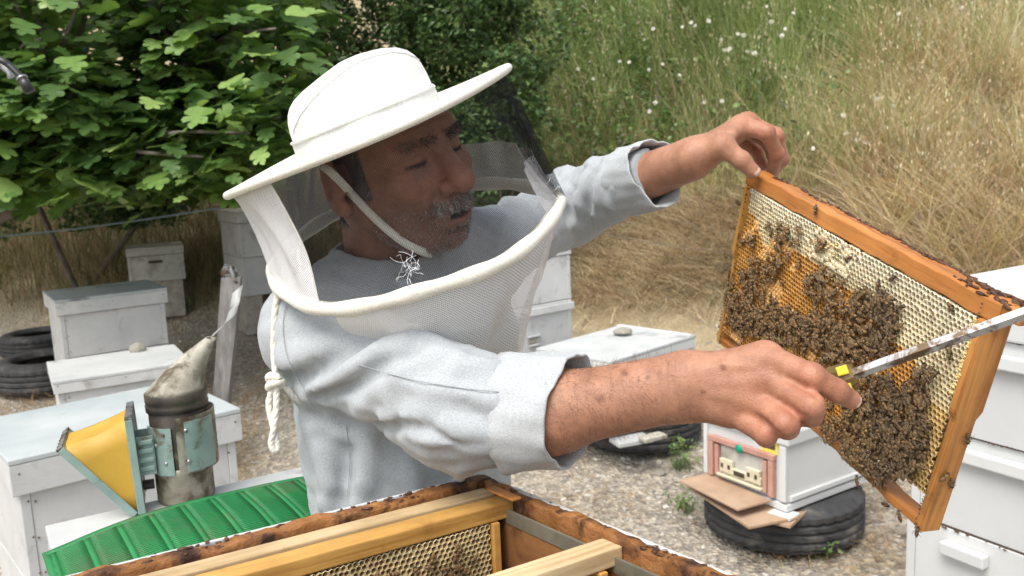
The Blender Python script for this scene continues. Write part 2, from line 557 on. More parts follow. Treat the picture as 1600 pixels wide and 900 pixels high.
p, px, py = region(9000, 1340, 1800, 60, 470)
c = mixcols(len(p), [(.72, .60, .37), (.62, .49, .26), (.78, .68, .47), (.46, .34, .17)])
parts = [blades(p, RNG.uniform(.2, .6, len(p)), RNG.uniform(.3, 1.3, len(p)), RNG.uniform(2.0, 5.0, len(p)), RNG.uniform(.005, .016, len(p)), c, seg=4)]
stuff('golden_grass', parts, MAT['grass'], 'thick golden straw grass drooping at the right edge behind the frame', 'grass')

# straw lying on the foot of the bank and strewn over the gravel
p, px, py = region(46000, 700, 1500, 270, 530, lambda a, b: np.clip((505 - b) / 60, .06, 1) * np.clip((b - 270) / 60, 0, 1))
c = mixcols(len(p), [(.74, .61, .39), (.58, .45, .26), (.82, .72, .51), (.26, .18, .09)], [.36, .26, .24, .14])
p[:, 2] += .012 + RNG.uniform(0, .10, len(p)) * vnoise(p[:, 0], p[:, 1], 4, 21)
parts = [blades(p, RNG.uniform(.10, .32, len(p)), RNG.uniform(.6, 1.7, len(p)), RNG.uniform(0, 6.28, len(p)), RNG.uniform(.003, .009, len(p)), c, vz=.55)]
p, px, py = region(5000, -100, 520, 470, 800, lambda a, b: (vnoise(a, b, .012, 8) > .52) * 1.0)
c = mixcols(len(p), [(.42, .28, .13), (.48, .35, .18), (.34, .22, .11)])
p[:, 2] += .004
parts.append(blades(p, RNG.uniform(.05, .15, len(p)), RNG.uniform(1.2, 2.4, len(p)), RNG.uniform(0, 6.28, len(p)), RNG.uniform(.002, .005, len(p)), c))
p, px, py = region(3500, 800, 1500, 560, 900, lambda a, b: (vnoise(a, b, .012, 9) > .58) * 1.0)
c = mixcols(len(p), [(.42, .28, .13), (.48, .35, .18), (.30, .19, .10)])
p[:, 2] += .004
parts.append(blades(p, RNG.uniform(.03, .11, len(p)), RNG.uniform(1.2, 2.4, len(p)), RNG.uniform(0, 6.28, len(p)), RNG.uniform(.0015, .004, len(p)), c))
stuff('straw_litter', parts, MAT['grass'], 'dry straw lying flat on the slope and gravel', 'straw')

# dry grass in the shade under the fig
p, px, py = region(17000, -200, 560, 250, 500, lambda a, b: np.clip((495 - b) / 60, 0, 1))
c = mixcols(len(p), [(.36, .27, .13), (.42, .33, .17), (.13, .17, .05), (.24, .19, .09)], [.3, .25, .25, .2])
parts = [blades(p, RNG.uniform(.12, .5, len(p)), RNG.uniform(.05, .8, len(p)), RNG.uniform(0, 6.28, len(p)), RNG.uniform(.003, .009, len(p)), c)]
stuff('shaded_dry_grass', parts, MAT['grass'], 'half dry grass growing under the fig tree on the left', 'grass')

# wild oats with hanging spikelets, dense on the right, thin elsewhere
p, px, py = region(1500, 780, 1760, -10, 430, lambda a, b: np.where(a > 1330, np.clip((a - 1330) / 130, .3, 1), .42 * (b < 270)))
n = len(p); parts = []
hh = RNG.uniform(.45, .95, n); ld = RNG.uniform(2.2, 4.6, n); le = RNG.uniform(.1, .45, n)
c = mixcols(n, [(.66, .55, .34), (.60, .47, .26)])
parts.append(blades(p, hh, le, ld, np.full(n, .0045), c))
k = 13; tt = np.repeat(RNG.uniform(.62, 1.0, (n, k)).reshape(-1)[:, None], 1, 1)[:, 0]
b = np.repeat(p, k, 0); h2 = np.repeat(hh, k); l2 = np.repeat(le, k); d2 = np.repeat(ld, k)
off = l2 * (tt ** 1.6 + .3 * tt ** 3)
q = b.copy(); q[:, 0] += np.cos(d2) * off * h2; q[:, 1] += np.sin(d2) * off * h2; q[:, 2] += h2 * (tt - .27 * l2 * tt * tt)
q += RNG.normal(0, .035, q.shape); q[:, 2] -= .02
m = len(q)
V = np.zeros((m, 4, 3)); a = RNG.uniform(0, 6.28, m); L = RNG.uniform(.016, .032, m); w = L * .12
V[:, 0] = q; V[:, 2] = q - np.stack([np.cos(a) * L * .35, np.sin(a) * L * .35, L], -1)
mid = (V[:, 0] + V[:, 2]) / 2; sx = np.stack([-np.sin(a) * w, np.cos(a) * w, 0 * a], -1)
V[:, 1] = mid + sx; V[:, 3] = mid - sx
cc = np.repeat(mixcols(m, [(.70, .60, .40), (.62, .51, .31), (.74, .66, .47)]), 4, 0)
parts.append((V.reshape(-1, 3), np.arange(m * 4).reshape(m, 4), cc))
stuff('wild_oats', parts, MAT['grass'], 'pale ripe wild oats with hanging spikelets on the right bank', 'wild oats')

# leafy weeds between the dark shrubs and the grass
p, px, py = region(900, 740, 1330, -20, 330, lambda a, b: np.clip((1150 - a) / 250, .10, 1))
rep = 34; q = np.repeat(p, rep, 0); hh = np.repeat(RNG.uniform(.18, .5, len(p)), rep)
q[:, 2] += RNG.uniform(.05, 1, len(q)) * hh; q[:, :2] += RNG.normal(0, .05, (len(q), 2))
parts = [leafcloud(q, RNG.uniform(.03, .075, len(q)), mixcols(len(q), [(.13, .22, .06), (.18, .28, .08), (.09, .16, .05)]))]
fl = RNG.choice(len(p), 130, replace=False); q = np.repeat(p[fl], 7, 0); q[:, 2] += np.repeat(RNG.uniform(.3, .6, 130), 7) + RNG.uniform(-.07, .07, len(q)); q[:, :2] += RNG.normal(0, .015, (len(q), 2))
parts.append(leafcloud(q, RNG.uniform(.012, .024, len(q)), mixcols(len(q), [(.42, .36, .38), (.36, .30, .36), (.5, .47, .42)]), aspect=.8))
stuff('leafy_weeds', parts, MAT['leaf'], 'leafy green weeds with faint mauve flower spikes beside the hat', 'weeds')


# --- shrubs: thing > crown, stem
def blob_leaves(centres, radii, per, size, cols, shell=.55):
    P = []
    for c, r in zip(centres, radii):
        v = RNG.normal(0, 1, (per, 3)); v /= np.linalg.norm(v, axis=1)[:, None]
        rr = r * (shell + (1.05 - shell) * RNG.uniform(0, 1, per) ** .6)
        P.append(np.array(c) + v * rr[:, None] * np.array([1, 1, .8]))
    P = np.concatenate(P)
    return leafcloud(P, RNG.uniform(size * .6, size * 1.35, len(P)), mixcols(len(P), cols))


def shrub(name, label, pxs, d, nclump, per, size, cols, rclump=(.16, .30), stems=7, dd=.5, group=None):
    """pxs: picture box x0,x1,y0,y1 that the crown fills"""
    x0, x1, y0, y1 = pxs
    cs = []
    for i in range(nclump):
        u, v = random.random(), random.random()
        a = at(x0 + (x1 - x0) * u, y0 + (y1 - y0) * v, d + random.uniform(-dd, dd) + .5 * (1 - abs(u - .5) * 2) * -dd)
        cs.append(a)
    rs = [random.uniform(*rclump) for _ in cs]
    fx = at((x0 + x1) / 2, y1, d); base = Vector((fx.x, fx.y + .2, float(terrain(fx.x, fx.y + .2)) - .05))
    root = empty(name, base)
    inv = Matrix.Translation(-base)
    V, F, C = blob_leaves([tuple(c) for c in cs], rs, per, size, cols)
    V = V - np.array(base)
    link('crown', np_mesh('crown', V, F, False, C), MAT['leaf'], root)
    TV = []; TF = []
    for i in random.sample(range(nclump), min(stems, nclump)):
        e = cs[i] - base; m = e * .5 + Vector((random.uniform(-.25, .25), random.uniform(-.1, .25), random.uniform(0, .25)))
        cv = smooth_curve([Vector((random.uniform(-.1, .1), 0, 0)), m, e], 6)
        v, f = tube_arrays(cv, [.03 * (1 - .75 * k / (len(cv) - 1)) for k in range(len(cv))], 6)
        o = len(TV); TV += v; TF += [tuple(j + o for j in q) for q in f]
    link('stem', poly_mesh('stem', TV, TF), MAT['bark'], root)
    return tag(root, label, 'shrub', group)


DK = [(.075, .14, .045), (.10, .18, .055), (.055, .105, .036), (.15, .235, .075)]
MD = [(.12, .21, .065), (.16, .26, .08), (.09, .16, .05)]
shrub('bramble_shrub', 'dark green shrub with bare twigs left of the white hat', (330, 520, -90, 200), 6.3, 34, 420, .055, DK)
shrub('bramble_shrub', 'dense mid green shrub rising directly above the white hat crown', (480, 690, -90, 190), 6.6, 40, 460, .05, DK + MD)
shrub('bramble_shrub', 'dark leafy shrub above the front brim of the hat', (660, 840, -90, 210), 6.4, 36, 460, .05, MD + DK)
shrub('bramble_shrub', 'small shrub filling the gap behind the veil and white brim', (560, 800, 150, 330), 6.2, 22, 320, .045, MD)
shrub('hedge_shrub', 'dark shrub in deep shade behind the fig tree', (-160, 360, -120, 250), 6.9, 52, 380, .07, DK, stems=1)
shrub('hedge_shrub', 'low dark shrub in shade under the fig at the far left', (-150, 330, 170, 345), 6.8, 46, 320, .06, DK, stems=1)


# --- the fig tree: big lobed leaves
def fig_leaf_mesh():
    out = [(0, 0), (.20, .02), (.38, .14), (.46, .32), (.39, .44), (.26, .45), (.35, .60), (.37, .74), (.28, .83), (.15, .73), (.14, .88), (.07, .97), (0, 1.0)]
    ring = out + [(-x, y) for x, y in reversed(out[1:-1])]
    V = [(0, y, .0) for y in (.25, .5, .72)]
    nr = len(ring)
    for x, y in ring: V.append((x, y, .16 * abs(x) - .10 * (y - .4) ** 2 + .03 * math.sin(9 * y + 5 * x)))
    F = []
    for i in range(nr):
        a, b = 3 + i, 3 + (i + 1) % nr
        ym = (ring[i][1] + ring[(i + 1) % nr][1]) / 2
        c = 0 if ym < .36 else (1 if ym < .62 else 2)
        F.append((a, b, c))
    for i in range(nr):
        pass
    return np.array(V), F, nr


FV, FF, _nr = fig_leaf_mesh()
# close the fan between hub points
_ring = [v for v in FV[3:]]
_extra = []
for i in range(len(FF)):
    a, b, c = FF[i]; c2 = FF[(i + 1) % len(FF)][2]
    if c2 != c: _extra.append((b, c2, c))
FFA = np.array(FF + _extra)
fig_mats = []
for i, c in enumerate([((.075, .155, .035), (.11, .205, .05)), ((.13, .24, .055), (.19, .31, .075)), ((.05, .11, .03), (.08, .15, .04)), ((.22, .35, .09), (.29, .42, .13))]):
    m = surf('fig_leaf_green_%d' % i, c[0], c[1], 6, .38, bscale=25, bstr=.25, bdist=.01, spec=.5)
    nt = m.node_tree; bs = nt.nodes['Principled BSDF']; t = N(nt, 'ShaderNodeBsdfTranslucent'); mx = N(nt, 'ShaderNodeMixShader'); mx.inputs[0].default_value = .25
    t.inputs['Color'].default_value = rgb((c[1][0] * 1.5, c[1][1] * 1.5, c[1][2]))
    nt.links.new(bs.outputs[0], mx.inputs[1]); nt.links.new(t.outputs[0], mx.inputs[2]); nt.links.new(mx.outputs[0], nt.nodes['Material Output'].inputs['Surface'])
    fig_mats.append(m)
fig_me = []
for m in fig_mats:
    me = np_mesh('leaf', FV, FFA, True); me.materials.append(m); fig_me.append(me)
fig_base = on_z(140, 470, 0.0)
fig_base = Vector((-4.3, 6.0, 0.2))
fig = empty('fig_tree', fig_base)
tag(fig, 'fig tree with big lobed green leaves spreading over the upper left', 'tree')
TV = []; TF = []; tips = []
def limb(a, b, r0, r1, sag=.1):
    m = (a + b) / 2 + Vector((random.uniform(-.15, .15), random.uniform(-.15, .15), random.uniform(0, sag)))
    cv = smooth_curve([a, m, b], 6)
    v, f = tube_arrays(cv, [r0 + (r1 - r0) * k / (len(cv) - 1) for k in range(len(cv))], 7)
    o = len(TV); TV.extend(v); TF.extend([tuple(j + o for j in q) for q in f])
limb(Vector((0, 0, -.1)), Vector((.1, -.1, .6)), .11, .085)
forks = []
for i in range(13):
    e = at(random.uniform(-100, 330), random.uniform(60, 300), random.uniform(4.4, 5.6)) - fig_base
    limb(Vector((.1, -.1, .55)), e, .055, .022, .3); forks.append(e)
cl = []
for i in range(360):
    u = random.random(); px = -130 + 610 * u
    ymax = 292 if px < 330 else 292 - (px - 330) * .55
    py = random.uniform(-110, ymax) if i < 240 else random.uniform(130, ymax)
    e = at(px, py, random.uniform(4.1, 5.5)) - fig_base
    cl.append(e)
    if i % 3 == 0:
        f = min(forks, key=lambda q: (q - e).length); limb(f, e, .013, .006, .05)
link('trunk', poly_mesh('trunk', TV, TF), MAT['bark'], fig)
LV = []
for e in cl:
    for k in range(random.randint(12, 17)):
        a = random.uniform(0, 6.283); rr = random.uniform(.02, .17)
        p = e + Vector((math.cos(a) * rr, math.sin(a) * rr, random.uniform(-.14, .14)))
        s = random.uniform(.07, .19) * random.uniform(.8, 1.1)
        # leaf points outward and droops, blade faces up and out
        dr = Vector((math.cos(a), math.sin(a), random.uniform(-.8, .15))).normalized()
        up = Vector((random.gauss(0, .35), random.gauss(-.25, .35), 1)).normalized()
        x = dr.cross(up).normalized(); z = x.cross(dr)
        M4 = basis(p, x * s, dr * s, z * s)
        w = p + fig_base - CAM
        dep = w.dot(CF); sx = 800 + FPX * w.dot(CR) / dep; sy = 450 - FPX * w.dot(CU) / dep
        tone = random.choices([0, 1, 2, 3], [.40, .24, .26, .10])[0]
        LV.append((dep, sx, sy, M4, tone))
LV.sort(key=lambda q: q[0])
n_ind = 0; rest = {0: [], 1: [], 2: [], 3: []}
for dep, sx, sy, M4, tone in LV:
    if n_ind < 300 and -10 < sx < 500 and -10 < sy < 340:
        link('leaf', fig_me[tone], None, fig, mw=M4); n_ind += 1
    else: rest[tone].append(M4)
V = []; F = []; MI = []; o = 0
for t, ms in rest.items():
    for M4 in ms:
        a = np.array(M4); V.append(FV @ a[:3, :3].T + a[:3, 3]); F.append(FFA + o); MI.append(np.full(len(FFA), t)); o += len(FV)
me = np_mesh('leaves', np.concatenate(V), np.concatenate(F), True, mi=np.concatenate(MI))
for m in fig_mats: me.materials.append(m)
tag(link('leaf_mass', me, None, fig), kind='stuff')

# --- daisies on the bank, one by one
MAT['petal'] = surf('white_petal', (.74, .73, .68), (.82, .81, .77), 40, .6, bstr=0)
MAT['disc'] = surf('yellow_disc', (.62, .42, .05), (.70, .50, .08), 60, .8)
MAT['stem'] = surf('green_stem', (.10, .16, .04), (.16, .22, .06), 20, .7, bstr=0)
bm = bmesh.new()
for k in range(13):
    a = 2 * math.pi * k / 13; c, s = math.cos(a), math.sin(a)
    vs = [bm.verts.new((c * r - s * w, s * r + c * w, z)) for r, w, z in ((.2, -.05, 0), (.65, -.13, .03), (1, -.06, -.03), (1, .06, -.03), (.65, .13, .03), (.2, .05, 0))]
    bm.faces.new(vs)
petal_me = bm_mesh('petals', bm, True); petal_me.materials.append(MAT['petal'])
bm = bmesh.new(); bmesh.ops.create_uvsphere(bm, u_segments=10, v_segments=6, radius=.28); bmesh.ops.scale(bm, vec=(1, 1, .5), verts=bm.verts)
disc_me = bm_mesh('disc', bm, True); disc_me.materials.append(MAT['disc'])
daisy_px = [(1008, 62), (1021, 45), (1066, 42), (1086, 40), (1107, 33), (1127, 62), (1133, 78), (1138, 79), (1153, 53), (1179, 83), (1062, 117), (1080, 35), (1107, 32), (1131, 78), (1140, 76), (1024, 160), (1015, 174), (983, 97), (968, 96), (1014, 109), (1035, 100), (1100, 160), (1128, 158), (1168, 80), (1198, 10), (1205, 34), (1227, 45), (1222, 56), (1404, 21), (1503, 12), (1370, 155), (1385, 200), (1318, 180), (1322, 208), (1340, 218), (1270, 232), (1395, 165), (1352, 222), (903, 108), (927, 123), (1162, 55), (1240, 20), (700, 8), (735, 60)]
for i, (px, py) in enumerate(daisy_px):
    pp, ok = cast(np.array([px]), np.array([py + 62.0]))
    if not len(pp): continue
    d = (Vector(pp[0]) - CAM).dot(CF) - .12
    h = at(px, py, d); foot = Vector((h.x + random.uniform(-.04, .04), h.y + .05, float(terrain(h.x, h.y + .05))))
    root = empty('white_daisy', foot)
    where = 'above the far sleeve' if px < 1150 else ('above the lifted hand' if px < 1260 else 'above the top bar of the held frame')
    tag(root, 'small white daisy in the tall grass ' + where, 'flower', 'daisies on the bank')
    s = random.uniform(.014, .021)
    nrm = (CAM - h + Vector((random.uniform(-3, 3), random.uniform(-1, 1), random.uniform(1, 6)))).normalized()
    q = nrm.to_track_quat('Z', 'Y').to_matrix().to_4x4()
    mw = Matrix.Translation(h - foot) @ q @ Matrix.Scale(s, 4)
    pt_ = link('petals', petal_me, None, root, mw=mw)
    link('flower_disc', disc_me, None, pt_)
    tube('stem', smooth_curve([Vector((0, 0, 0)), (h - foot) * .5 + Vector((.02, 0, .02)), h - foot - nrm * .003], 3), .0016, MAT['stem'], root, 5)

# --- pebbles: stuff; bigger stones: things
def rock_mesh(seed, sub=2):
    bm = bmesh.new(); bmesh.ops.create_icosphere(bm, subdivisions=sub, radius=1)
    rr = random.Random(seed); ph = [rr.uniform(0, 6) for _ in range(6)]
    planes = [(Vector((rr.gauss(0, 1), rr.gauss(0, 1), rr.gauss(0, 1))).normalized(), rr.uniform(.55, .85)) for _ in range(9)]
    for v in bm.verts:
        p = v.co.copy()
        for nn, dd in planes:
            k = p.dot(nn)
            if k > dd: p -= nn * (k - dd)
        p *= 1 + .05 * math.sin(5 * p.x + ph[0]) * math.sin(4 * p.y + ph[1])
        v.co = p
    me = bm_mesh('stone', bm, False); me.materials.append(MAT['stone'])
    return me
protos = []
for s in range(5):
    me = rock_mesh(s, 1); v = np.zeros(len(me.vertices) * 3); me.vertices.foreach_get('co', v)
    f = np.array([list(q.vertices) for q in me.polygons]); protos.append((v.reshape(-1, 3), f))
p1_, a1, b1 = region(2600, 780, 1480, 500, 960); p2_, a2, b2 = region(1500, -60, 520, 480, 780)
P = np.concatenate([p1_, p2_]); V = []; F = []; C = []; o = 0
for q in P:
    v, f = protos[random.randrange(5)]
    s = random.choice([.005, .006, .008, .011, .016]) * random.uniform(.7, 1.3)
    a = random.uniform(0, 6.28); ca, sa = math.cos(a), math.sin(a)
    w = v * np.array([1, random.uniform(.6, 1), random.uniform(.45, .7)]) * s
    w = np.stack([w[:, 0] * ca - w[:, 1] * sa, w[:, 0] * sa + w[:, 1] * ca, w[:, 2]], -1) + q
    c = np.array(random.choice([(.46, .43, .37), (.38, .35, .29), (.54, .52, .47), (.33, .27, .2)])) * random.uniform(.8, 1.15)
    V.append(w); F.append(f + o); C.append(np.repeat(c[None], len(v), 0)); o += len(v)
MAT['pebble'] = vcol('pebbles', .9, 60, .3)
tag(link('pebbles', np_mesh('pebbles', np.concatenate(V), np.concatenate(F), False, np.concatenate(C)), MAT['pebble']), 'grey and beige pebbles strewn over the ground', 'gravel', kind='stuff')
for i, (px, py, s, lab) in enumerate([(1032, 747, .030, 'angular pale stone beside the tyre below the near forearm'), (1038, 768, .020, 'small white stone below the pale stone by the tyre'),
                                 (886, 778, .022, 'pale stone on the gravel right of the open hive corner'), (1208, 888, .022, 'flat pale stone in front of the tyre at the bottom edge'),
                                 (1412, 842, .040, 'beige stone beside the foot of the right hive stack'), (12, 600, .06, 'round pale stone left of the big tyre'), (1230, 825, .02, 'small stone against the front tyre')]):
    p, ok = cast(np.array([px]), np.array([float(py)]))
    o = link('stone', rock_mesh(20 + i), None, None); o.location = Vector(p[0]) + Vector((0, 0, s * .3)); o.scale = (s, s * .8, s * .6); o.rotation_euler = (0, 0, i * 1.3)
    tag(o, lab, 'stone')
# green weeds by the tyres
for i, (px, py, nn, hh, lab) in enumerate([(1068, 735, 26, .16, 'green weed tuft beside the rear tyre'), (1072, 800, 18, .12, 'small green weed left of the landing boards'), (1295, 878, 16, .11, 'small green weed in front of the front tyre'), (292, 492, 18, .12, 'green weed behind the small hive on the left'), (420, 520, 14, .12, 'little green weed just left of the white cord')]):
    p, ok = cast(np.array([px]), np.array([float(py)]))
    q = np.repeat(p, nn, 0) + RNG.normal(0, .02, (nn, 3)) * [1, 1, 0]
    v1 = blades(q, RNG.uniform(.5, 1, nn) * hh, RNG.uniform(.3, 1.2, nn), RNG.uniform(0, 6.28, nn), RNG.uniform(.003, .007, nn), mixcols(nn, [(.16, .24, .07), (.11, .19, .05)]))
    qq = np.repeat(q, 3, 0); qq[:, 2] += RNG.uniform(.02, hh * .9, len(qq)); qq[:, :2] += RNG.normal(0, .025, (len(qq), 2))
    v2 = leafcloud(qq, RNG.uniform(.015, .035, len(qq)), mixcols(len(qq), [(.14, .23, .07), (.19, .28, .09)]))
    V, F, C = merge([v1, v2]); V = V - p[0]
    o = link('weed', np_mesh('weed', V, F, False, C), MAT['leaf']); o.location = p[0]; tag(o, lab, 'weed')
# ================================================================== hives
def gz(x, y): return float(terrain(x, y))


_bn = bmesh.new(); bmesh.ops.create_cone(_bn, cap_ends=True, segments=8, radius1=.0032, radius2=.0026, depth=.0024)
NAIL = bm_mesh('nail', _bn); NAIL.materials.append(MAT['nail'])


def hive(name, label, o, yaw, w, l, boxes, lid_h, mat_body, mat_lid, over=.018, cleats=(), cat='beehive', flat_lid=False, floor=None, strips=()):
    """o: front left corner of the lid top. Parts in local axes: x along the front, y away, z up"""
    root = empty(name, (o[0], o[1], o[2]), R(yaw))
    zc = 0.0
    # lid: a top panel on a rim of four boards
    t = .014
    lid = link('lid', box_mesh('lid', (w, l, t), (w / 2, l / 2, -t / 2), .003), mat_lid, root)
    rim = lid_h - t - .001
    for k, (sz, lc) in enumerate((((w - .002, .018, rim), (w / 2, .010, -t - .001 - rim / 2)), ((w - .002, .018, rim), (w / 2, l - .010, -t - .001 - rim / 2)),
                                  ((.018, l - .042, rim - .002), (.0105, l / 2, -t - .001 - rim / 2)), ((.018, l - .042, rim - .002), (w - .0105, l / 2, -t - .001 - rim / 2)))):
        link('lid_board', box_mesh('lid_board', sz, lc, .002), mat_body, lid)
    zc = -lid_h
    for bi, bh in enumerate(boxes):
        g = .004
        z0 = zc - g - (bh - g) / 2; hh = bh - g
        x0, x1, y0, y1 = over, w - over, over, l - over
        th = .024
        for sz, lc in (((x1 - x0 - 2 * th - .001, th - .004, hh), ((x0 + x1) / 2, y0 + th / 2 + .001, z0)), ((x1 - x0 - 2 * th - .001, th - .004, hh), ((x0 + x1) / 2, y1 - th / 2 - .001, z0)),
                       ((th, y1 - y0, hh), (x0 + th / 2, (y0 + y1) / 2, z0)), ((th, y1 - y0, hh), (x1 - th / 2, (y0 + y1) / 2, z0))):
            link('board', box_mesh('board', sz, lc, .0025), mat_body, root)
        link('seam', box_mesh('seam', (x1 - x0 - .012, y1 - y0 - .012, g + .004), ((x0 + x1) / 2, (y0 + y1) / 2, zc - g / 2), 0), MAT['gap'], root)
        for c in cleats:
            if c[0] == bi:
                _, cx, cw, cz, chh = c
                link('handle_cleat', box_mesh('handle_cleat', (cw, .024, chh), (cx, y0 - .0115, zc - cz), .004), mat_body, root)
        zc -= bh
    if floor:
        link('floor_board', box_mesh('floor_board', (w - .01, l + .03, floor), (w / 2, l / 2 - .02, zc - floor / 2 - .001), .003), mat_body, root)
        zc -= floor
    for zz in (-lid_h * .45, -lid_h - boxes[0] * .12, -lid_h - boxes[0] * .5, -lid_h - boxes[0] * .88):
        for xx in (.02, .035 if zz < -lid_h else w * .5, w - .02):
            nl = link('nail', NAIL, None, root, loc=(xx + random.uniform(-.004, .004) + (over if zz < -lid_h and xx < w * .4 else (-over if zz < -lid_h else 0)), (.0005 if zz > -lid_h else over - .0005), zz + random.uniform(-.006, .006)), rot=(R(90), 0, 0))
    tag(root, label, cat)
    root['zb'] = o[2] + zc
    return root


def block(name, label, cat, c, size, yaw, mat, bev=.004):
    o = link(name, box_mesh(name, size, (0, 0, size[2] / 2), bev), mat, loc=c, rot=(0, 0, R(yaw)))
    return tag(o, label, cat)


# left side
ha = hive('beehive', 'small white hive with bluish telescoping lid between tyres and fig tree', (-2.45, 4.692, .815), 34, .58, .485, [.24, .24], .085, MAT['paint'], MAT['paint_blue'], floor=.04)
hb = hive('beehive', 'low white hive with a stone on its flat lid', (-1.902, 3.547, .651), 29.8, .551, .449, [.25, .22], .055, MAT['paint'], MAT['paint_top'], floor=.05)
hc = hive('beehive', 'large pale grey hive with broad weathered lid behind the smoker', (-1.258, 2.096, .811), 40, .60, .475, [.25, .25], .095, MAT['paint'], MAT['paint_blue'], floor=.05)
for h_ in (ha, hb, hc):
    c = h_.matrix_basis @ Vector((.29, .23, 0)); zb = h_['zb']; gzz = gz(c.x, c.y)
    if zb - gzz > .03:
        lab = {ha: 'pale concrete blocks under the small hive by the tyres', hb: 'pale block under the hive with the stone', hc: 'pale block under the large grey hive'}[h_]
        block('hive_stand', lab, 'stand', (c.x, c.y, gzz - .02), (.40, .34, zb - gzz + .02), math.degrees(h_.rotation_euler.z), MAT['paint_old'])
    del h_['zb']

# hive at the back, left of the veil, on blocks
q = at(369, 331, 6.3)
he = hive('beehive', 'tall white hive on concrete blocks behind the left side of the veil', (q.x, q.y, q.z), 33, .46, .5, [.25, .28], .085, MAT['paint'], MAT['paint_top'], over=.012)
zb = he['zb']; del he['zb']
c = he.matrix_basis @ Vector((.23, .25, 0)); gzz = gz(c.x, c.y)
for k, dx in enumerate((-.15, .15)):
    cc = he.matrix_basis @ Vector((.23 + dx, .22, 0))
    block('concrete_block', ['left concrete block under the tall back hive', 'right concrete block under the tall back hive'][k], 'block', (cc.x, cc.y, gzz - .03), (.13, .36, zb - gzz + .028), 33, MAT['stone'], .006)
bk = link('entrance_block', box_mesh('entrance_block', (.018, .12, .13), (0, 0, 0), .003), MAT['paint'], he, loc=(.002, .22, -.54))

# hive behind the man
hf = hive('beehive', 'tall cream hive with a carved hand hold right behind the man', (-.005, 4.355, .978), 37.3, .406, .5, [.235, .30, .25], .04, MAT['paint'], MAT['paint_top'], over=.006)
hf.location.z += .02
link('batten', box_mesh('batten', (.41, .014, .035), (.203, -.003, -.31), .002), MAT['paint'], hf)
bm = bmesh.new()
bbox_bm(bm, (.075, .008, .03), (0, 0, 0), None, .003)
link('hand_hold', bm_mesh('hand_hold', bm), MAT['paint_old'], hf, loc=(.135, .004, -.46))
link('hand_hold_lip', box_mesh('hand_hold_lip', (.085, .012, .012), (0, 0, 0), .004), MAT['paint'], hf, loc=(.135, .0, -.435))
link('hand_hold_lip', box_mesh('hand_hold_lip', (.07, .012, .010), (0, 0, 0), .004), MAT['paint'], hf, loc=(.135, .0, -.482))
zb = hf['zb']; del hf['zb']
c = hf.matrix_basis @ Vector((.2, .25, 0)); block('hive_stand', 'stand under the tall cream hive behind the man', 'stand', (c.x, c.y, gz(c.x, c.y) - .03), (.34, .42, zb + .02 - gz(c.x, c.y) + .026), 37.3, MAT['stone'])

# old box in the grass
q = at(196, 396, 6.6)
hj = hive('old_hive_box', 'weathered grey hive box half hidden in grass behind the small hive', (q.x, q.y, q.z + .03), 22, .41, .36, [.20], .06, MAT['paint_old'], MAT['paint_old'], over=.006)
c = hj.matrix_basis @ Vector((.2, .18, 0)); zb = hj['zb']; del hj['zb']
if zb - gz(c.x, c.y) > .02: block('hive_stand', 'stone under the weathered grey box', 'stand', (c.x, c.y, gz(c.x, c.y) - .03), (.36, .3, zb - gz(c.x, c.y) + .027), 22, MAT['stone'])
link('hand_hold', box_mesh('hand_hold', (.1, .01, .02), (.2, .0, -.11), .003), MAT['gap'], hj)


# tyres
def tyre_mesh(Rr=.30, wd=.185):
    prof = []
    hw = wd / 2
    base = [(.185, -hw * .72), (.19, -hw * .9), (.215, -hw), (.25, -hw * .98), (.276, -hw * .86), (.288, -hw * .74)]
    up = [(r, -z) for r, z in reversed(base)]
    tread = []
    for k, z in enumerate(np.linspace(-hw * .70, hw * .70, 29)):
        g = (k % 7 in (0, 1)) and 0 < k < 28
        tread.append((.2875 if g else .299, z))
    inner = [(.178, hw * .6), (.205, hw * .55), (.262, hw * .4), (.270, 0), (.262, -hw * .4), (.205, -hw * .55), (.178, -hw * .6), (.185, -hw * .72)]
    prof = base + tread + up + inner
    s = Rr / .30
    n = 144; V = []; F = []
    for i, (r, z) in enumerate(prof):
        for k in range(n):
            a = 2 * math.pi * k / n; rr = r * s
            if len(base) - 2 <= i < len(base) + 8 and (k % 4 == 0): rr -= .007
            if len(base) + 21 <= i < len(base) + 31 and (k % 4 == 2): rr -= .007
            if len(base) + 9 <= i < len(base) + 20 and ((k + i // 2) % 6 == 0): rr -= .004
            V.append((rr * math.cos(a), rr * math.sin(a), z))
    m = len(prof)
    for i in range(m):
        j = (i + 1) % m
        for k in range(n): F.append((i * n + k, i * n + (k + 1) % n, j * n + (k + 1) % n, j * n + k))
    return np_mesh('tyre', V, F, True)
TY = tyre_mesh(); TY.materials.append(MAT['rubber'])


def tyre(px, py, d_or_xy, lab, dz=0, s=1.0, tilt=0):
    x, y = d_or_xy
    o = link('tyre', TY, None, loc=(x, y, gz(x, y) + .0925 * s + dz), rot=(tilt, 0, random.uniform(0, 3)))
    o.scale = (s, s, s)
    return tag(o, lab, 'tyre')


q = on_z(1230, 806, .17)
H1 = Vector((1.0, 3.23))
tyre(0, 0, (1.015, 3.27), 'black tyre carrying the hive with the pink entrance frame')
tyre(0, 0, (.60, 4.22), 'black tyre under the hive below the near forearm', s=1.0)
q = on_z(78, 590, .22); tyre(0, 0, (q.x, q.y), 'big black tyre lying left of the small hive', s=1.05)
q = on_z(60, 533, .30); tyre(0, 0, (q.x, q.y), 'old tyre lying behind the big left tyre', s=.85)

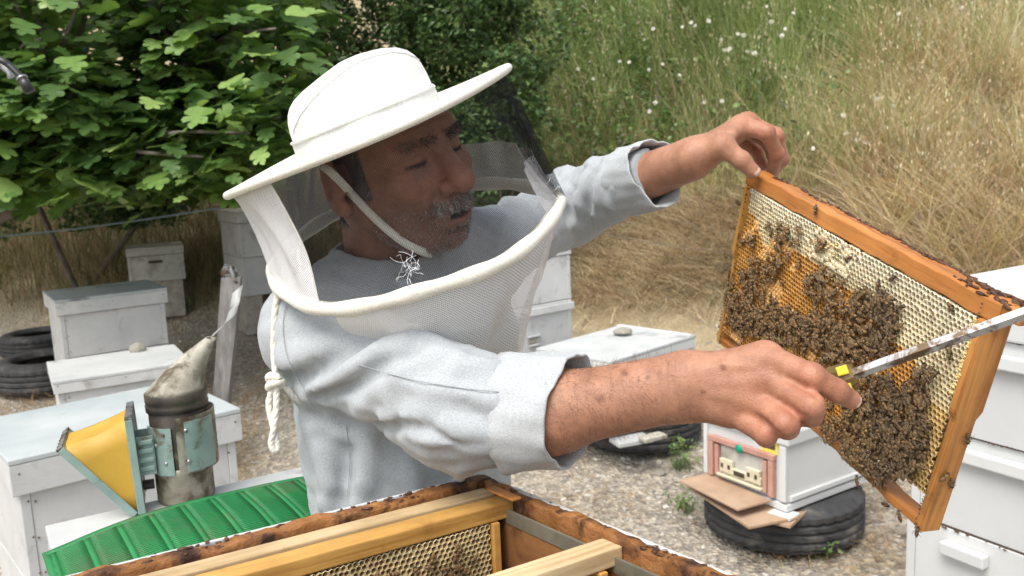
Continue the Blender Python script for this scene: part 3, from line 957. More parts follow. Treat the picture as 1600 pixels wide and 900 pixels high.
# hive with stone on its lid on a tyre
g_z = gz(.60, 4.22) + .19
hg = hive('beehive', 'low hive with peeling flat lid and a stone on top above the near wrist', (.10, 4.10, .578), -45.5, .455, .66, [.578 - .062 - g_z - .05], .062, MAT['paint_clean'], MAT['paint_weather'], over=.006, floor=.03)
del hg['zb']
for k in range(9):
    bm = bmesh.new(); bmesh.ops.create_cone(bm, cap_ends=True, segments=8, radius1=.004, radius2=.003, depth=.003)
    link('nail', bm_mesh('nail', bm), MAT['nail'], hg, loc=(.03 + k * .049, -.001, -.03), rot=(R(90), 0, 0))
link('lid_batten', box_mesh('lid_batten', (.448, .03, .008), (.2275, .62, .0042), .002), MAT['paint_clean'], hg)
q = hg.matrix_basis @ Vector((.13, .16, -.55))
block('wooden_slab', 'thin greenish white slab sticking out on the tyre under the forearm', 'slab', tuple(at(986, 691, 3.98)), (.17, .10, .02), 20, MAT['paint_top'])
block('wooden_slab', 'small bare wooden slab on the tyre under the forearm', 'slab', tuple(at(1020, 686, 3.94)), (.12, .06, .018), 30, MAT['stone'])


# hive with entrance on the front tyre
def entrance_hive():
    w, l, h = .393, .44, .215
    z0 = gz(1.0, 3.25) + .195
    root = empty('beehive', (.726, 3.30, z0), R(-57.3))
    tag(root, 'clean white hive with pink entrance frame standing on the front tyre', 'beehive')
    mt = MAT['paint_clean']
    link('hive_body', box_mesh('hive_body', (w, l, h), (w / 2, l / 2, h / 2 + .028), .005), mt, root)
    link('floor_board', box_mesh('floor_board', (w + .012, l + .02, .026), (w / 2, l / 2, .013), .004), mt, root)
    link('corner_trim', box_mesh('corner_trim', (.028, .014, h - .01), (w - .012, -.006, h / 2 + .03), .003), mt, root)
    link('corner_trim', box_mesh('corner_trim', (.020, .014, h - .01), (.008, -.006, h / 2 + .03), .003), mt, root)
    link('rail', box_mesh('rail', (.012, l - .02, .02), (w + .005, l / 2, .045), .003), mt, root)
    link('lid', box_mesh('lid', (w + .03, l + .03, .05), (w / 2, l / 2, h + .028 + .026), .006), mt, root)
    pk = surf('pinkish_plastic', (.42, .22, .17), (.52, .30, .24), 20, .6, (.25, .12, .09), 15, .6, .8)
    cr = surf('cream_plastic', (.55, .50, .36), (.66, .61, .46), 30, .45, (.3, .24, .15), 40, .6, .8)
    fr = [((.315, .020, .020), (.19, -.013, .188)), ((.022, .020, .135), (.045, -.013, .108)), ((.022, .020, .135), (.335, -.013, .108)), ((.018, .016, .12), (.072, -.012, .108)), ((.018, .016, .12), (.306, -.012, .108))]
    for sz, lc in fr: link('entrance_frame', box_mesh('entrance_frame', sz, lc, .002), pk, root)
    link('back_panel', box_mesh('back_panel', (.21, .006, .115), (.19, -.004, .11), .001), MAT['paint_old'], root)
    # cream reducer: strip with two little gabled doors and slots
    bm = bmesh.new()
    bbox_bm(bm, (.20, .014, .03), (.19, -.016, .082), None, .002)
    for cx in (.125, .255): bbox_bm(bm, (.062, .016, .05), (cx, -.018, .098), None, .002)
    bbox_bm(bm, (.215, .022, .010), (.19, -.020, .058), None, .002)
    er_ = link('entrance_reducer', bm_mesh('entrance_reducer', bm), cr, root)
    for cx in (.108, .142, .238, .272):
        link('entrance_hole', box_mesh('entrance_hole', (.012, .003, .016), (cx, -.0268, .098), .001), MAT['gap'], er_)
    for k in range(9): link('slot', box_mesh('slot', (.004, .003, .018), (.166 + k * .006, -.0237, .083), 0), MAT['gap'], er_)
    bm = bmesh.new(); bmesh.ops.create_uvsphere(bm, u_segments=20, v_segments=12, radius=.017); bmesh.ops.scale(bm, vec=(1, .55, 1), verts=bm.verts)
    link('green_knob', bm_mesh('green_knob', bm, True), surf('green_plastic', (.0, .20, .13), (.0, .27, .18), 20, .3, bstr=0), root, loc=(.19, -.024, .182))
    ye = surf('yellow_label', (.72, .60, .10), (.78, .66, .14), 20, .5, bstr=0)
    yl_ = link('yellow_label', box_mesh('yellow_label', (.075, .002, .05), (.315, -.0012, .222), 0), ye, root)
    link('label_print', box_mesh('label_print', (.05, .001, .02), (.315, -.0030, .222), 0), MAT['gap'], yl_)
    return root
eh = entrance_hive()
mw = eh.matrix_basis
def board(lab, sz, lc, rz, rx=0, mat=MAT['card'], name='landing_board'):
    c = mw @ Vector(lc)
    o = link(name, box_mesh(name, sz, (0, 0, 0), .002), mat, loc=c, rot=(0, rx, R(-57.3 + rz)))
    return tag(o, lab, 'board')
board('upper brown landing board right at the hive entrance', (.33, .15, .008), (.17, -.085, .030), -6)
board('lower brown board sticking out under the landing board', (.44, .20, .010), (.20, -.04, -.010), -14)
board('short brown board end under the right corner of the entrance hive', (.13, .20, .012), (.36, .02, -.022), 18)
board('white offcut lying under the front corner of the entrance hive', (.09, .07, .010), (.385, -.01, -.008), 10, mat=MAT['paint_clean'], name='board_offcut')


# hive stack at the right edge
def right_stack():
    z_s = .531
    o = Vector((1.007, 2.193, 0)); w, l = .42, .50
    root = empty('beehive', o, R(-59.5))
    tag(root, 'tall clean white hive stack with handle cleats at the right edge', 'beehive')
    zs = [.031, .281, .531, .781, 1.031]
    mt = MAT['paint_clean']
    for i in range(4):
        a, b = zs[i] + .0015, zs[i + 1] - .0015
        off = (.0, .0, .006, -.004)[i]
        for sz, lc in (((w - .05, .02, b - a), (w / 2 + off, .0125 + off, (a + b) / 2)), ((w - .05, .02, b - a), (w / 2 + off, l - .0125, (a + b) / 2)), ((.024, l, b - a), (.012 + off, l / 2 + off, (a + b) / 2)), ((.024, l, b - a), (w - .012 + off, l / 2 + off, (a + b) / 2))):
            link('board', box_mesh('board', sz, lc, .002), mt, root)
        cw, cx = ((.15, .21), (.115, .165), (.26, .25), (.2, .24))[i]
        link('handle_cleat', box_mesh('handle_cleat', (cw, .026, .032), (cx + off, -.012 + off, b - .045), .004), mt, root)
        if i: link('seam', box_mesh('seam', (w - .012, l - .012, .008), (w / 2, l / 2, zs[i]), 0), MAT['gap'], root)
    link('rim', box_mesh('rim', (w + .02, .016, .05), (w / 2, -.005, .738), .003), mt, root) if False else None
    link('lid', box_mesh('lid', (w + .03, l + .03, .10), (w / 2, l / 2, 1.031 + .052), .006), mt, root)
    link('floor_board', box_mesh('floor_board', (w + .01, l + .02, .03), (w / 2, l / 2, .015), .003), mt, root)
    # propolis dots and stray wax along the seams
    bm = bmesh.new()
    for zz in (.531, .781, 1.031):
        for k in range(22):
            r_ = random.uniform(.0012, .0035)
            m4 = Matrix.Translation((random.uniform(.01, w - .01), -.0005, zz + random.uniform(-.002, .002))) @ Matrix.Diagonal((r_ * random.uniform(1, 2.5), r_ * .6, r_, 1))
            bmesh.ops.create_icosphere(bm, subdivisions=1, radius=1, matrix=m4)
    tag(link('propolis_spots', bm_mesh('propolis_spots', bm), MAT['propolis'], root), kind='stuff')
    return root
right_stack()

# stones on lids
for i, (px, py, z, s, lab) in enumerate([(215, 549, .651, .036, 'rough stone lying on the low white lid at left'), (973, 524, .578, .045, 'flat pale stone on the peeling lid')]):
    p = on_z(px, py, z)
    o = link('stone', rock_mesh(40 + i), None); o.location = (p.x, p.y, z + s * .42); o.scale = (s * 1.2, s, s * (.85 if i == 0 else .5)); o.rotation_euler = (0, 0, .7); tag(o, lab, 'stone')

# stake, strip, wires
def stake():
    a, b = at(345, 640, 2.95), at(363, 432, 2.95)
    a = a + (a - b).normalized() * .9
    root = empty('wooden_stake', a)
    V = []; F = []; n = 14
    d = (b - a)
    for i in range(n):
        t = i / (n - 1); c = d * t
        for k, (sx, sy) in enumerate(((-1, -.8), (1, -1), (.9, 1), (-.9, .9))):
            V.append(c + Vector((sx * (.029 + .004 * math.sin(7 * t + k)), sy * (.022 + .003 * math.sin(9 * t + 2 * k)), 0)))
    for i in range(n - 1):
        for k in range(4): F.append((i * 4 + k, i * 4 + (k + 1) % 4, i * 4 + 4 + (k + 1) % 4, i * 4 + 4 + k))
    F.append((n * 4 - 4, n * 4 - 3, n * 4 - 2, n * 4 - 1))
    link('post', poly_mesh('post', V, F, False), MAT['grey_wood'], root)
    link('wire_clip', box_mesh('wire_clip', (.05, .03, .035), (0, 0, 0), .006), MAT['steel'], root, loc=d * 1.0 + Vector((-.008, 0, .015)), rot=(.3, .5, .4))
    link('wire_clip', box_mesh('wire_clip', (.012, .03, .06), (0, 0, 0), .004), MAT['steel'], root, loc=d * .985 + Vector((.012, -.01, .03)), rot=(0, -.3, 0))
    tag(root, 'leaning grey weathered stake between the smoker and the man', 'stake')
    return root
stake()
def plastic_strip():
    m, nt, b = newmat('dusty_clear_plastic')
    b.inputs['Base Color'].default_value = (.45, .46, .44, 1); b.inputs['Roughness'].default_value = .4; b.inputs['Alpha'].default_value = .65
    pts = smooth_curve([at(331, 527, 2.55), at(343, 513, 2.6), at(358, 500, 2.72), at(366, 478, 2.86), at(371, 452, 2.9)], 5)
    V = []; F = []
    for i, p in enumerate(pts):
        w = .012 + .010 * min(1, i / 5); t = Vector((.55, .2, .45)).normalized()
        V += [p - t * w, p + t * w, p + t * w + Vector((0, .003, .001)), p - t * w + Vector((0, .003, .001))]
    for i in range(len(pts) - 1):
        for k in range(4): F.append((i * 4 + k, i * 4 + (k + 1) % 4, i * 4 + 4 + (k + 1) % 4, i * 4 + 4 + k))
    return tag(link('plastic_strip', poly_mesh('plastic_strip', V, F), m), 'torn grey plastic strip hanging from the leaning stake', 'strip')
plastic_strip()
MAT['rope_blue'] = surf('blue_rope', (.20, .30, .36), (.30, .38, .42), 60, .7)
a, b = at(-160, 382, 5.6), at(352, 324, 6.0)
tag(tube('rope', smooth_curve([a, (a + b) / 2 - Vector((0, 0, .03)), b], 10), .0055, MAT['rope_blue'], None, 7), 'blue rope stretched across the grass to the tall back hive', 'rope')
a, b = at(880, 352, 5.6), at(1180, 400, 5.2)
tag(tube('wire', smooth_curve([a, (a + b) / 2 - Vector((0, 0, .02)), b], 10), .0014, MAT['grey_wood'], None, 6), 'thin grey wire stretched over the straw behind the far sleeve', 'wire')
# ================================================================== hive under the smoker, smoker, queen excluder
DZ = .985
dl_ = on_z(70, 821, DZ); dr_ = on_z(497, 723, DZ)
dx_ = (dr_ - dl_); dx_.z = 0; d_yaw = math.atan2(dx_.y, dx_.x); d_w = dx_.length
dyv = Vector((-math.sin(d_yaw), math.cos(d_yaw), 0))
_o = dl_ - dyv * .36
hd = hive('beehive', 'white hive carrying the smoker and the green grid', (_o.x, _o.y, DZ), math.degrees(d_yaw), d_w, .36, [.25, .25, .22], .05, MAT['paint_clean'], MAT['paint_top'], over=.006, floor=.05)
zb = hd['zb']; del hd['zb']
c = hd.matrix_basis @ Vector((d_w / 2, .18, 0)); block('hive_stand', 'block under the hive that carries the smoker', 'stand', (c.x, c.y, -.02), (d_w * .8, .3, zb + .018), math.degrees(d_yaw), MAT['stone'])

MAT['tin'] = surf('sooty_tin', (.22, .20, .15), (.36, .34, .28), 22, .55, (.08, .06, .035), 20, .46, .60, metal=.25, bscale=60, bstr=.35, bdist=.002)
MAT['tin_pale'] = surf('pale_crusted_tin', (.24, .22, .17), (.42, .40, .34), 34, .7, (.09, .07, .04), 22, .46, .60, metal=.08, bscale=70, bstr=.6, bdist=.003)
MAT['tin_dark'] = surf('tarry_tin', (.035, .03, .026), (.10, .085, .065), 20, .4, (.20, .18, .14), 30, .6, .7, metal=.4, bscale=50, bstr=.4, bdist=.002)
MAT['turq'] = surf('turquoise_tin', (.20, .30, .28), (.30, .40, .36), 16, .5, (.13, .11, .07), 22, .54, .66, metal=.2, bscale=60, bstr=.3)
MAT['leatherette'] = surf('yellow_leatherette', (.46, .275, .032), (.57, .36, .05), 8, .5, (.20, .11, .025), 8, .52, .80, bscale=50, bstr=.3, bdist=.002)


def smoker():
    b = on_z(292, 776, DZ); b.z = DZ + .001
    root = empty('bee_smoker', b, 0)
    tag(root, 'old tin bee smoker with yellow bellows standing on the white hive', 'smoker')
    r = .046
    wob = lambda a, z: .006 * math.sin(3 * a + z * 40)
    lathe('can_base', [(.0, .001), (r * .93, .001), (r * .96, .004), (r * .955, .046), (r, .050), (r, .058), (r * .93, .060)], 40, MAT['tin'], root, wob=wob)
    lathe('can', [(r * .94, .056), (r * .965, .060), (r * .96, .16), (r * .9, .163)], 40, MAT['tin_dark'], root, wob=wob)
    lathe('lid_band', [(r * .98, .148), (r * 1.03, .149), (r * 1.035, .158), (r * 1.0, .161), (r * 1.03, .164), (r * 1.035, .176), (r * .98, .179)], 40, MAT['tin_dark'], root)
    # cone nozzle, leaning right
    V = []; F = []; n = 36; m = 14
    top = at(330, 528, (b - CAM).dot(CF) - .02) - b
    for i in range(m):
        t = i / (m - 1)
        rr = r * 1.0 * (1 - t) ** 1.08 + .0085 * t
        c = Vector((0, 0, .178)).lerp(Vector((top.x - .003, top.y, top.z)), t)
        c.x += .006 * math.sin(math.pi * t) * -1 + .004 * t
        for k in range(n):
            a = 2 * math.pi * k / n
            V.append(c + Vector((math.cos(a) * rr, math.sin(a) * rr, -math.cos(a) * .25 * rr * t)))
    for i in range(m - 1):
        for k in range(n): F.append((i * n + k, i * n + (k + 1) % n, (i + 1) * n + (k + 1) % n, (i + 1) * n + k))
    me = poly_mesh('nozzle', V, F); o = link('nozzle', me, MAT['tin_pale'], root)
    sm = o.modifiers.new('s', 'SOLIDIFY'); sm.thickness = .0015
    # guard plate wrapped round the right of the can
    ur = Vector((1, 0, 0)); 
    def arcplate(name, r0, a0, a1, z0, z1, mat, th=.0018, nseg=18):
        V = []; F = []
        for i in range(nseg + 1):
            a = a0 + (a1 - a0) * i / nseg
            for rr, z in ((r0, z0), (r0, z1), (r0 + th, z1), (r0 + th, z0)):
                V.append((math.cos(a) * rr, math.sin(a) * rr, z))
        for i in range(nseg):
            for k in range(4): F.append((i * 4 + k, i * 4 + (k + 1) % 4, i * 4 + 4 + (k + 1) % 4, i * 4 + 4 + k))
        F += [(0, 1, 2, 3), (nseg * 4 + 3, nseg * 4 + 2, nseg * 4 + 1, nseg * 4)]
        return link(name, poly_mesh(name, V, F, False), mat, root)
    arcplate('heat_guard', r * 1.16, R(-75), R(60), .055, .145, MAT['tin'])
    arcplate('guard_patch', r * 1.19, R(-62), R(-8), .058, .138, MAT['turq'])
    arcplate('guard_arm', r * 1.0, R(-150), R(-85), .052, .128, MAT['turq'])
    for a, z in ((-100, .118), (-100, .072), (-60, .125), (-60, .075), (-120, .1)):
        bm = bmesh.new(); bmesh.ops.create_uvsphere(bm, u_segments=8, v_segments=6, radius=.0035)
        rr = r * (1.02 if a < -80 else 1.215)
        link('rivet', bm_mesh('rivet', bm, True), MAT['steel'], root, loc=(math.cos(R(a)) * rr, math.sin(R(a)) * rr, z))
    # bracket and bellows
    u = Vector((-.93, -.36, 0)).normalized(); v = Vector((.36, -.93, 0)).normalized(); w = Vector((0, 0, 1))
    def mwx(o, ex, ey, ez): return basis(o, ex, ey, ez)
    for k, vv in enumerate((-.022, .022)):
        link('bracket', box_mesh('bracket', (.026, .003, .062), (0, 0, 0), .001), MAT['turq'], root, mw=mwx(u * .052 + v * (vv + .012) + w * .088, u, v, w))
    for k in range(4):
        link('bracket_rib', box_mesh('bracket_rib', (.022, .004, .007), (0, 0, 0), .0015), MAT['turq'], root, mw=mwx(u * .052 + v * .0365 + w * (.068 + k * .014), u, v, w))
    bl, bw = .150, .098          # board length, width
    hinge = u * .066 + w * (-.004 + .006)
    tb = (w * .995 + u * .03).normalized()
    tf = (w * .80 + u * .60).normalized()
    def boardm(name, along, o, mat, edge):
        nx = v.cross(along).normalized()
        m4 = mwx(o + along * (bl / 2), v, along, nx)
        bd = link(name, box_mesh(name, (bw, bl, .008), (0, 0, 0), .0015), mat, root, mw=m4)
        return m4, nx
    m1, n1 = boardm('bellows_board', tb, hinge, MAT['turq'], 1)
    m2, n2 = boardm('bellows_board', tf, hinge + u * .010, MAT['grey_wood'] if False else surf('worn_board', (.34, .33, .29), (.48, .47, .43), 12, .6, (.2, .15, .1), 16, .6, .7), 1)
    # tin edging with nails
    for m4, along in ((m1, tb), (m2, tf)):
        for sx in (-1, 1):
            link('edging', box_mesh('edging', (.004, bl, .011), (sx * (bw / 2 + .0015), 0, 0), .001), MAT['turq'], root, mw=m4)
        link('edging', box_mesh('edging', (bw + .006, .004, .011), (0, bl / 2 + .0015, 0), .001), MAT['steel'], root, mw=m4)
    for k in range(7):
        bm = bmesh.new(); bmesh.ops.create_icosphere(bm, subdivisions=1, radius=.0014)
        link('tack', bm_mesh('tack', bm), MAT['steel'], root, loc=m2 @ Vector((-bw / 2 + .01 + k * .0155, bl / 2 + .0042, .003)))
    # cloth: grid over sides and top between the boards (U-shaped ribbon)
    path = [(-bw / 2 + .002, 0.005)] + [(-bw / 2 + .002, bl * t) for t in (.25, .5, .75, .96)] + [(-bw / 2 * .6, bl), (0, bl * 1.0), (bw / 2 * .6, bl), (bw / 2 - .002, bl * .96)] + [(bw / 2 - .002, bl * t) for t in (.75, .5, .25)] + [(bw / 2 - .002, .005)]
    V = []; F = []; ns = 10
    for i in range(ns + 1):
        t = i / ns
        for (a, s) in path:
            A = hinge + v * a + tb * s; B = hinge + u * .010 + v * a + tf * s
            q = A.lerp(B, t)
            sag = math.sin(math.pi * t) * .010 * (s / bl)
            if abs(a) > bw * .45: q -= v * math.copysign(sag * 1.2, a)
            else: q -= w * sag * .8
            V.append(q)
    m = len(path)
    for i in range(ns):
        for k in range(m - 1): F.append((i * m + k, i * m + k + 1, (i + 1) * m + k + 1, (i + 1) * m + k))
    o = link('bellows_cloth', poly_mesh('bellows_cloth', V, F), MAT['leatherette'], root)
    sm = o.modifiers.new('s', 'SOLIDIFY'); sm.thickness = .0012
    lathe('air_pipe', [(.008, 0), (.008, .024), (.0085, .024)], 12, MAT['tin_dark'], root, mw=mwx(u * .046 + w * .03, v, w, u))
    return root
smoker()


def excluder():
    c0 = on_z(66, 870, DZ + .008)         # left far corner
    ex = Vector((math.cos(d_yaw + .03), math.sin(d_yaw + .03), 0)); ey = Vector((ex.y, -ex.x, 0))   # ey towards the viewer
    L, W = .50, .27
    def S(uu, vv):
        x = uu / L
        z = .004 + .026 * math.sin(math.pi * min(1, x * 1.02)) ** 1.2 + .0035 * math.sin(9 * x + 2 * vv / W) - .02 * (vv / W) * (.4 + x)
        z += .010 * math.sin(math.pi * x) * math.sin(math.pi * vv / W)
        q = c0 + ex * uu + ey * vv; q.z += z
        return q
    V = []; F = []
    def patch(u0, u1, v0, v1, nu):
        o = len(V)
        for i in range(nu + 1):
            uu = u0 + (u1 - u0) * i / nu
            V.append(S(uu, v0)); V.append(S(uu, v1))
        for i in range(nu): F.append((o + 2 * i, o + 2 * i + 1, o + 2 * i + 3, o + 2 * i + 2))
    RV = []; RF = []
    nrib = 11; edge = .012; pitch = .0056
    span = (L - 2 * edge) / nrib
    nv = int((W - 2 * edge) / pitch)
    for k in range(nrib):
        u0 = edge + k * span + .004; u1 = edge + (k + 1) * span - .004
        for j in range(nv):
            v0 = edge + j * pitch
            patch(u0, u1, v0, v0 + pitch * .58, 4)
    me1 = poly_mesh('grid_bars', V, F, True)
    V = []; F = []
    for k in range(nrib + 1):
        uc = edge + k * span
        for j in range(16):
            v0 = edge + (W - 2 * edge) * j / 16; patch(uc - .004, uc + .004, v0, v0 + (W - 2 * edge) / 16, 1)
    for j in range(2):
        v0 = 0 if j == 0 else W - edge
        for k in range(30): patch(L * k / 30, L * (k + 1) / 30, v0, v0 + edge, 1)
    for u0 in (0, L - edge):
        for j in range(10): patch(u0, u0 + edge, edge + (W - 2 * edge) * j / 10, edge + (W - 2 * edge) * (j + 1) / 10, 2)
    me2 = poly_mesh('ribs', V, F, True)
    green = surf('green_plastic_sheet', (.004, .135, .032), (.012, .235, .062), 5, .5, (.085, .095, .045), 7, .46, .70, bscale=60, bstr=.2, spec=.5)
    green2 = surf('dusty_green_rib', (.006, .14, .036), (.018, .225, .066), 9, .5, (.10, .115, .06), 12, .5, .75, bscale=60, bstr=.2)
    root = empty('queen_excluder', c0)
    for nm, me, mt, th in (('grid_bars', me1, green, .0022), ('ribs', me2, green2, .0020)):
        for v in me.vertices: v.co -= c0
        o = link(nm, me, mt, root)
        if nm == 'grid_bars': o['kind'] = 'stuff'
        bmx = bmesh.new(); bmx.from_mesh(me); bmesh.ops.remove_doubles(bmx, verts=bmx.verts, dist=.0004); bmx.to_mesh(me); bmx.free()
        sm = o.modifiers.new('s', 'SOLIDIFY'); sm.thickness = th; sm.offset = 0
    tag(root, 'bent green plastic queen excluder grid lying in front of the smoker', 'queen excluder')
excluder()
# ================================================================== the open hive in front
def open_hive():
    O = at(752, 740, 1.05)
    n = Vector((0, math.sin(R(4)), math.cos(R(4))))
    def pt(px, py):
        v = CR * ((px - 800) / FPX) + CU * ((450 - py) / FPX) + CF
        return CAM + v * (n.dot(O - CAM) / n.dot(v))
    a = (pt(100, 899) - O).normalized()
    b = a.cross(n).normalized()
    if b.dot(pt(1160, 897) - O) < 0: b = -b
    MW = basis(O, a, b, n)
    return MW
MK = open_hive()
MKI = MK.inverted()
hk = empty('open_beehive', (0, 0, 0), mw=MK)
tag(hk, 'open hive with brown sticky rim and wooden frames in the foreground', 'beehive')
KA, KB, KT, KH = .515, .44, .024, .25
MAT['inner_wood'] = surf('inner_brown_wood', (.15, .065, .022), (.27, .125, .045), 9, .55, (.06, .025, .012), 14, .52, .68, stretch=(1, 1, 3), bscale=40, bstr=.5, bdist=.003)


def rough_board(name, sz, lc, mat, seed, amp=.0022, parent=None):
    """board with a worn, uneven surface"""
    bm = bmesh.new(); bbox_bm(bm, sz, lc, None, .003, 2)
    mx = max(range(3), key=lambda i: sz[i])
    ed = [e for e in bm.edges if abs((e.verts[0].co - e.verts[1].co)[mx]) > sz[mx] * .8]
    bmesh.ops.subdivide_edges(bm, edges=ed, cuts=46, use_grid_fill=True)
    for v in bm.verts:
        s = v.co[mx] * 90 + seed
        v.co.z += amp * (math.sin(s) * .5 + math.sin(s * 2.3 + 1) * .4 + math.sin(s * .37) * .8) * (1 if v.co.z > lc[2] else 0)
        o = (mx + 1) % 2 if mx < 2 else 0
        v.co[o] += amp * .5 * math.sin(s * 1.7 + 2)
    return link(name, bm_mesh(name, bm, False), mat, parent)


rough_board('wall_board', (KA, KT - .005, KH), (KA / 2, KT / 2 + .0025, -KH / 2), MAT['propolis_wood'], 1, parent=hk)
rough_board('wall_board', (KA, KT - .005, KH), (KA / 2, KB - KT / 2, -KH / 2), MAT['propolis_wood'], 2, parent=hk)
rough_board('wall_board', (KT - .011, KB - 2 * KT - .002, KH), (.0025 + (KT - .011) / 2, KB / 2, -KH / 2), MAT['propolis_wood'], 3, parent=hk)
rough_board('wall_board', (KT - .011, KB - 2 * KT - .002, KH), (KA - .0025 - (KT - .011) / 2, KB / 2, -KH / 2), MAT['propolis_wood'], 4, parent=hk)
# rabbet ledges and metal runners
for xx in (.0135 + .006, KA - .0195):
    link('rabbet', box_mesh('rabbet', (.0125, KB - 2 * KT - .004, KH - .024), (xx, KB / 2, -KH / 2 - .012), .001), MAT['inner_wood'], hk)
    link('metal_runner', box_mesh('metal_runner', (.003, KB - 2 * KT - .02, .016), (xx + (.006 if xx < .2 else -.006), KB / 2, -.022), .0008), surf('dull_runner', (.16, .15, .11), (.26, .24, .18), 20, .5, (.10, .05, .02), 14, .5, .65, metal=.4), hk)
# white paint outside
for sz, lc in (((KA + .006, .005, KH), (KA / 2, -.0005, -KH / 2 - .0015)), ((KA + .006, .005, KH), (KA / 2, KB + .0005, -KH / 2 - .0015)), ((.005, KB - .006, KH), (-.0005, KB / 2, -KH / 2 - .0015)), ((.005, KB - .006, KH), (KA + .0005, KB / 2, -KH / 2 - .0015))):
    link('painted_face', box_mesh('painted_face', sz, lc, .001), MAT['paint_clean'], hk)
# the boxes below
for k, (z0, z1) in enumerate(((-.254, -.50), (-.504, -.75))):
    for sz, lc in (((KA, .024, z0 - z1), (KA / 2, .012, (z0 + z1) / 2)), ((KA, .024, z0 - z1), (KA / 2, KB - .012, (z0 + z1) / 2)), ((.024, KB - .05, z0 - z1), (.012, KB / 2, (z0 + z1) / 2)), ((.024, KB - .05, z0 - z1), (KA - .012, KB / 2, (z0 + z1) / 2))):
        link('lower_board', box_mesh('lower_board', sz, lc, .002), MAT['paint_clean'], hk)
link('hive_floor', box_mesh('hive_floor', (KA - .052, KB - .052, .012), (KA / 2, KB / 2, -.70), .002), MAT['inner_wood'], hk)
c = MK @ Vector((KA / 2, KB / 2, 0))
block('hive_stand', 'stand under the open foreground hive', 'stand', (c.x, c.y, -.02), (.40, .36, 1.11 - .75 + .005), math.degrees(math.atan2(MK[1][0], MK[0][0])), MAT['stone'])

# lumps of propolis on the rim
bm = bmesh.new()
rr_ = random.Random(5)
for k in range(300):
    side = rr_.random()
    if side < .5: x, y = rr_.uniform(.0, KA), rr_.choice([.004, .006, KT - .004, .012]) + rr_.uniform(-.002, .002)
    elif side < .9: x, y = rr_.choice([.004, .006, .012]) + rr_.uniform(-.001, .002), rr_.uniform(0, KB)
    else: x, y = rr_.uniform(0, .03), rr_.uniform(0, .03)
    s = rr_.uniform(.0009, .0030)
    m4 = Matrix.Translation((x, y, rr_.uniform(-.0035, .0004))) @ Matrix.Rotation((0 if side < .5 else 1.57) + rr_.gauss(0, .35), 4, 'Z') @ Matrix.Diagonal((s * rr_.uniform(1, 2.6), s * 1.1, s * rr_.uniform(.35, .6), 1))
    bmesh.ops.create_icosphere(bm, subdivisions=1, radius=1, matrix=m4)
for v in bm.verts: v.co += Vector((math.sin(v.co.y * 900), math.sin(v.co.x * 800), 0)) * .0006
tag(link('propolis_lumps', bm_mesh('propolis_lumps', bm, True), MAT['propolis'], hk), kind='stuff')


# ------------------------------------------------------------------ comb builder
MAT['comb'] = vcol('comb_wax', .38, 90, .25, bstr=.25, bscale=700, bdist=.0006, spec=.5, sss=.15)


def comb(x0, x1, ytop, ybot, zone, a=.0064, seed=1, depth=.0095):
    """hexagonal cells on the plane z=0 facing +z. zone(x,t)-> (rim colour, inside colour, capped, lift)"""
    rg = np.random.default_rng(seed)
    R0 = a / math.sqrt(3)
    V = []; F = []; C = []
    ang = [math.pi / 2 + k * math.pi / 3 for k in range(6)]
    hexo = np.array([(math.cos(t), math.sin(t)) for t in ang])
    row = 0; y = ytop - R0
    while True:
        x = x0 + a / 2 + (a / 2 if row % 2 else 0)
        if y < -1: break
        any_ = False
        while x < x1 - a * .3:
            yb = ybot(x)
            if y > yb:
                any_ = True
                t = (ytop - y) / (ytop - yb + 1e-6)
                rc, ic, cap, lift = zone(x, t, rg)
                j = rg.normal(0, .00022, 2)
                o = len(V)
                zz = .0016 * math.sin(x * 38 + 1) * math.sin(y * 45) + lift
                s1 = .83 + rg.uniform(-.03, .03)
                P0 = hexo * R0 * 1.02; P1 = hexo * R0 * s1 + j; P2 = hexo * R0 * (.74 if not cap else .55) + j
                z2 = -depth if not cap else .0011 + rg.uniform(-.0003, .0005)
                for q, z, c in ((P0, zz - .0003, rc), (P1, zz + .0002, rc), (P2, zz + z2, ic)):
                    cc = np.array(c) * rg.uniform(.9, 1.1)
                    for k in range(6):
                        V.append((x + q[k, 0], y + q[k, 1], z)); C.append(cc)
                for k in range(6):
                    l = (k + 1) % 6
                    F.append((o + k, o + l, o + 6 + l, o + 6 + k)); F.append((o + 6 + k, o + 6 + l, o + 12 + l, o + 12 + k))
                F.append((o + 12, o + 13, o + 14, o + 15)); F.append((o + 15, o + 16, o + 17, o + 12))
            x += a
        y -= R0 * 1.5; row += 1
        if not any_ and y < ytop - .35: break
        if row > 90: break
    return np_mesh('comb', np.array(V), np.array(F), False, np.array(C))


def vn1(x, y, s, sd): return float(vnoise(x, y, s, sd))


def zone_inner(x, t, rg):
    pale = t < .30 + .1 * vn1(x, t, 18, 3)
    if pale: return (.66, .52, .28), (.30, .18, .06), False, .001
    if vn1(x, t * .25, 55, 4) > .62: return (.42, .24, .08), (.52, .30, .11), True, 0
    return (.44, .27, .10), (.035, .016, .007), False, 0


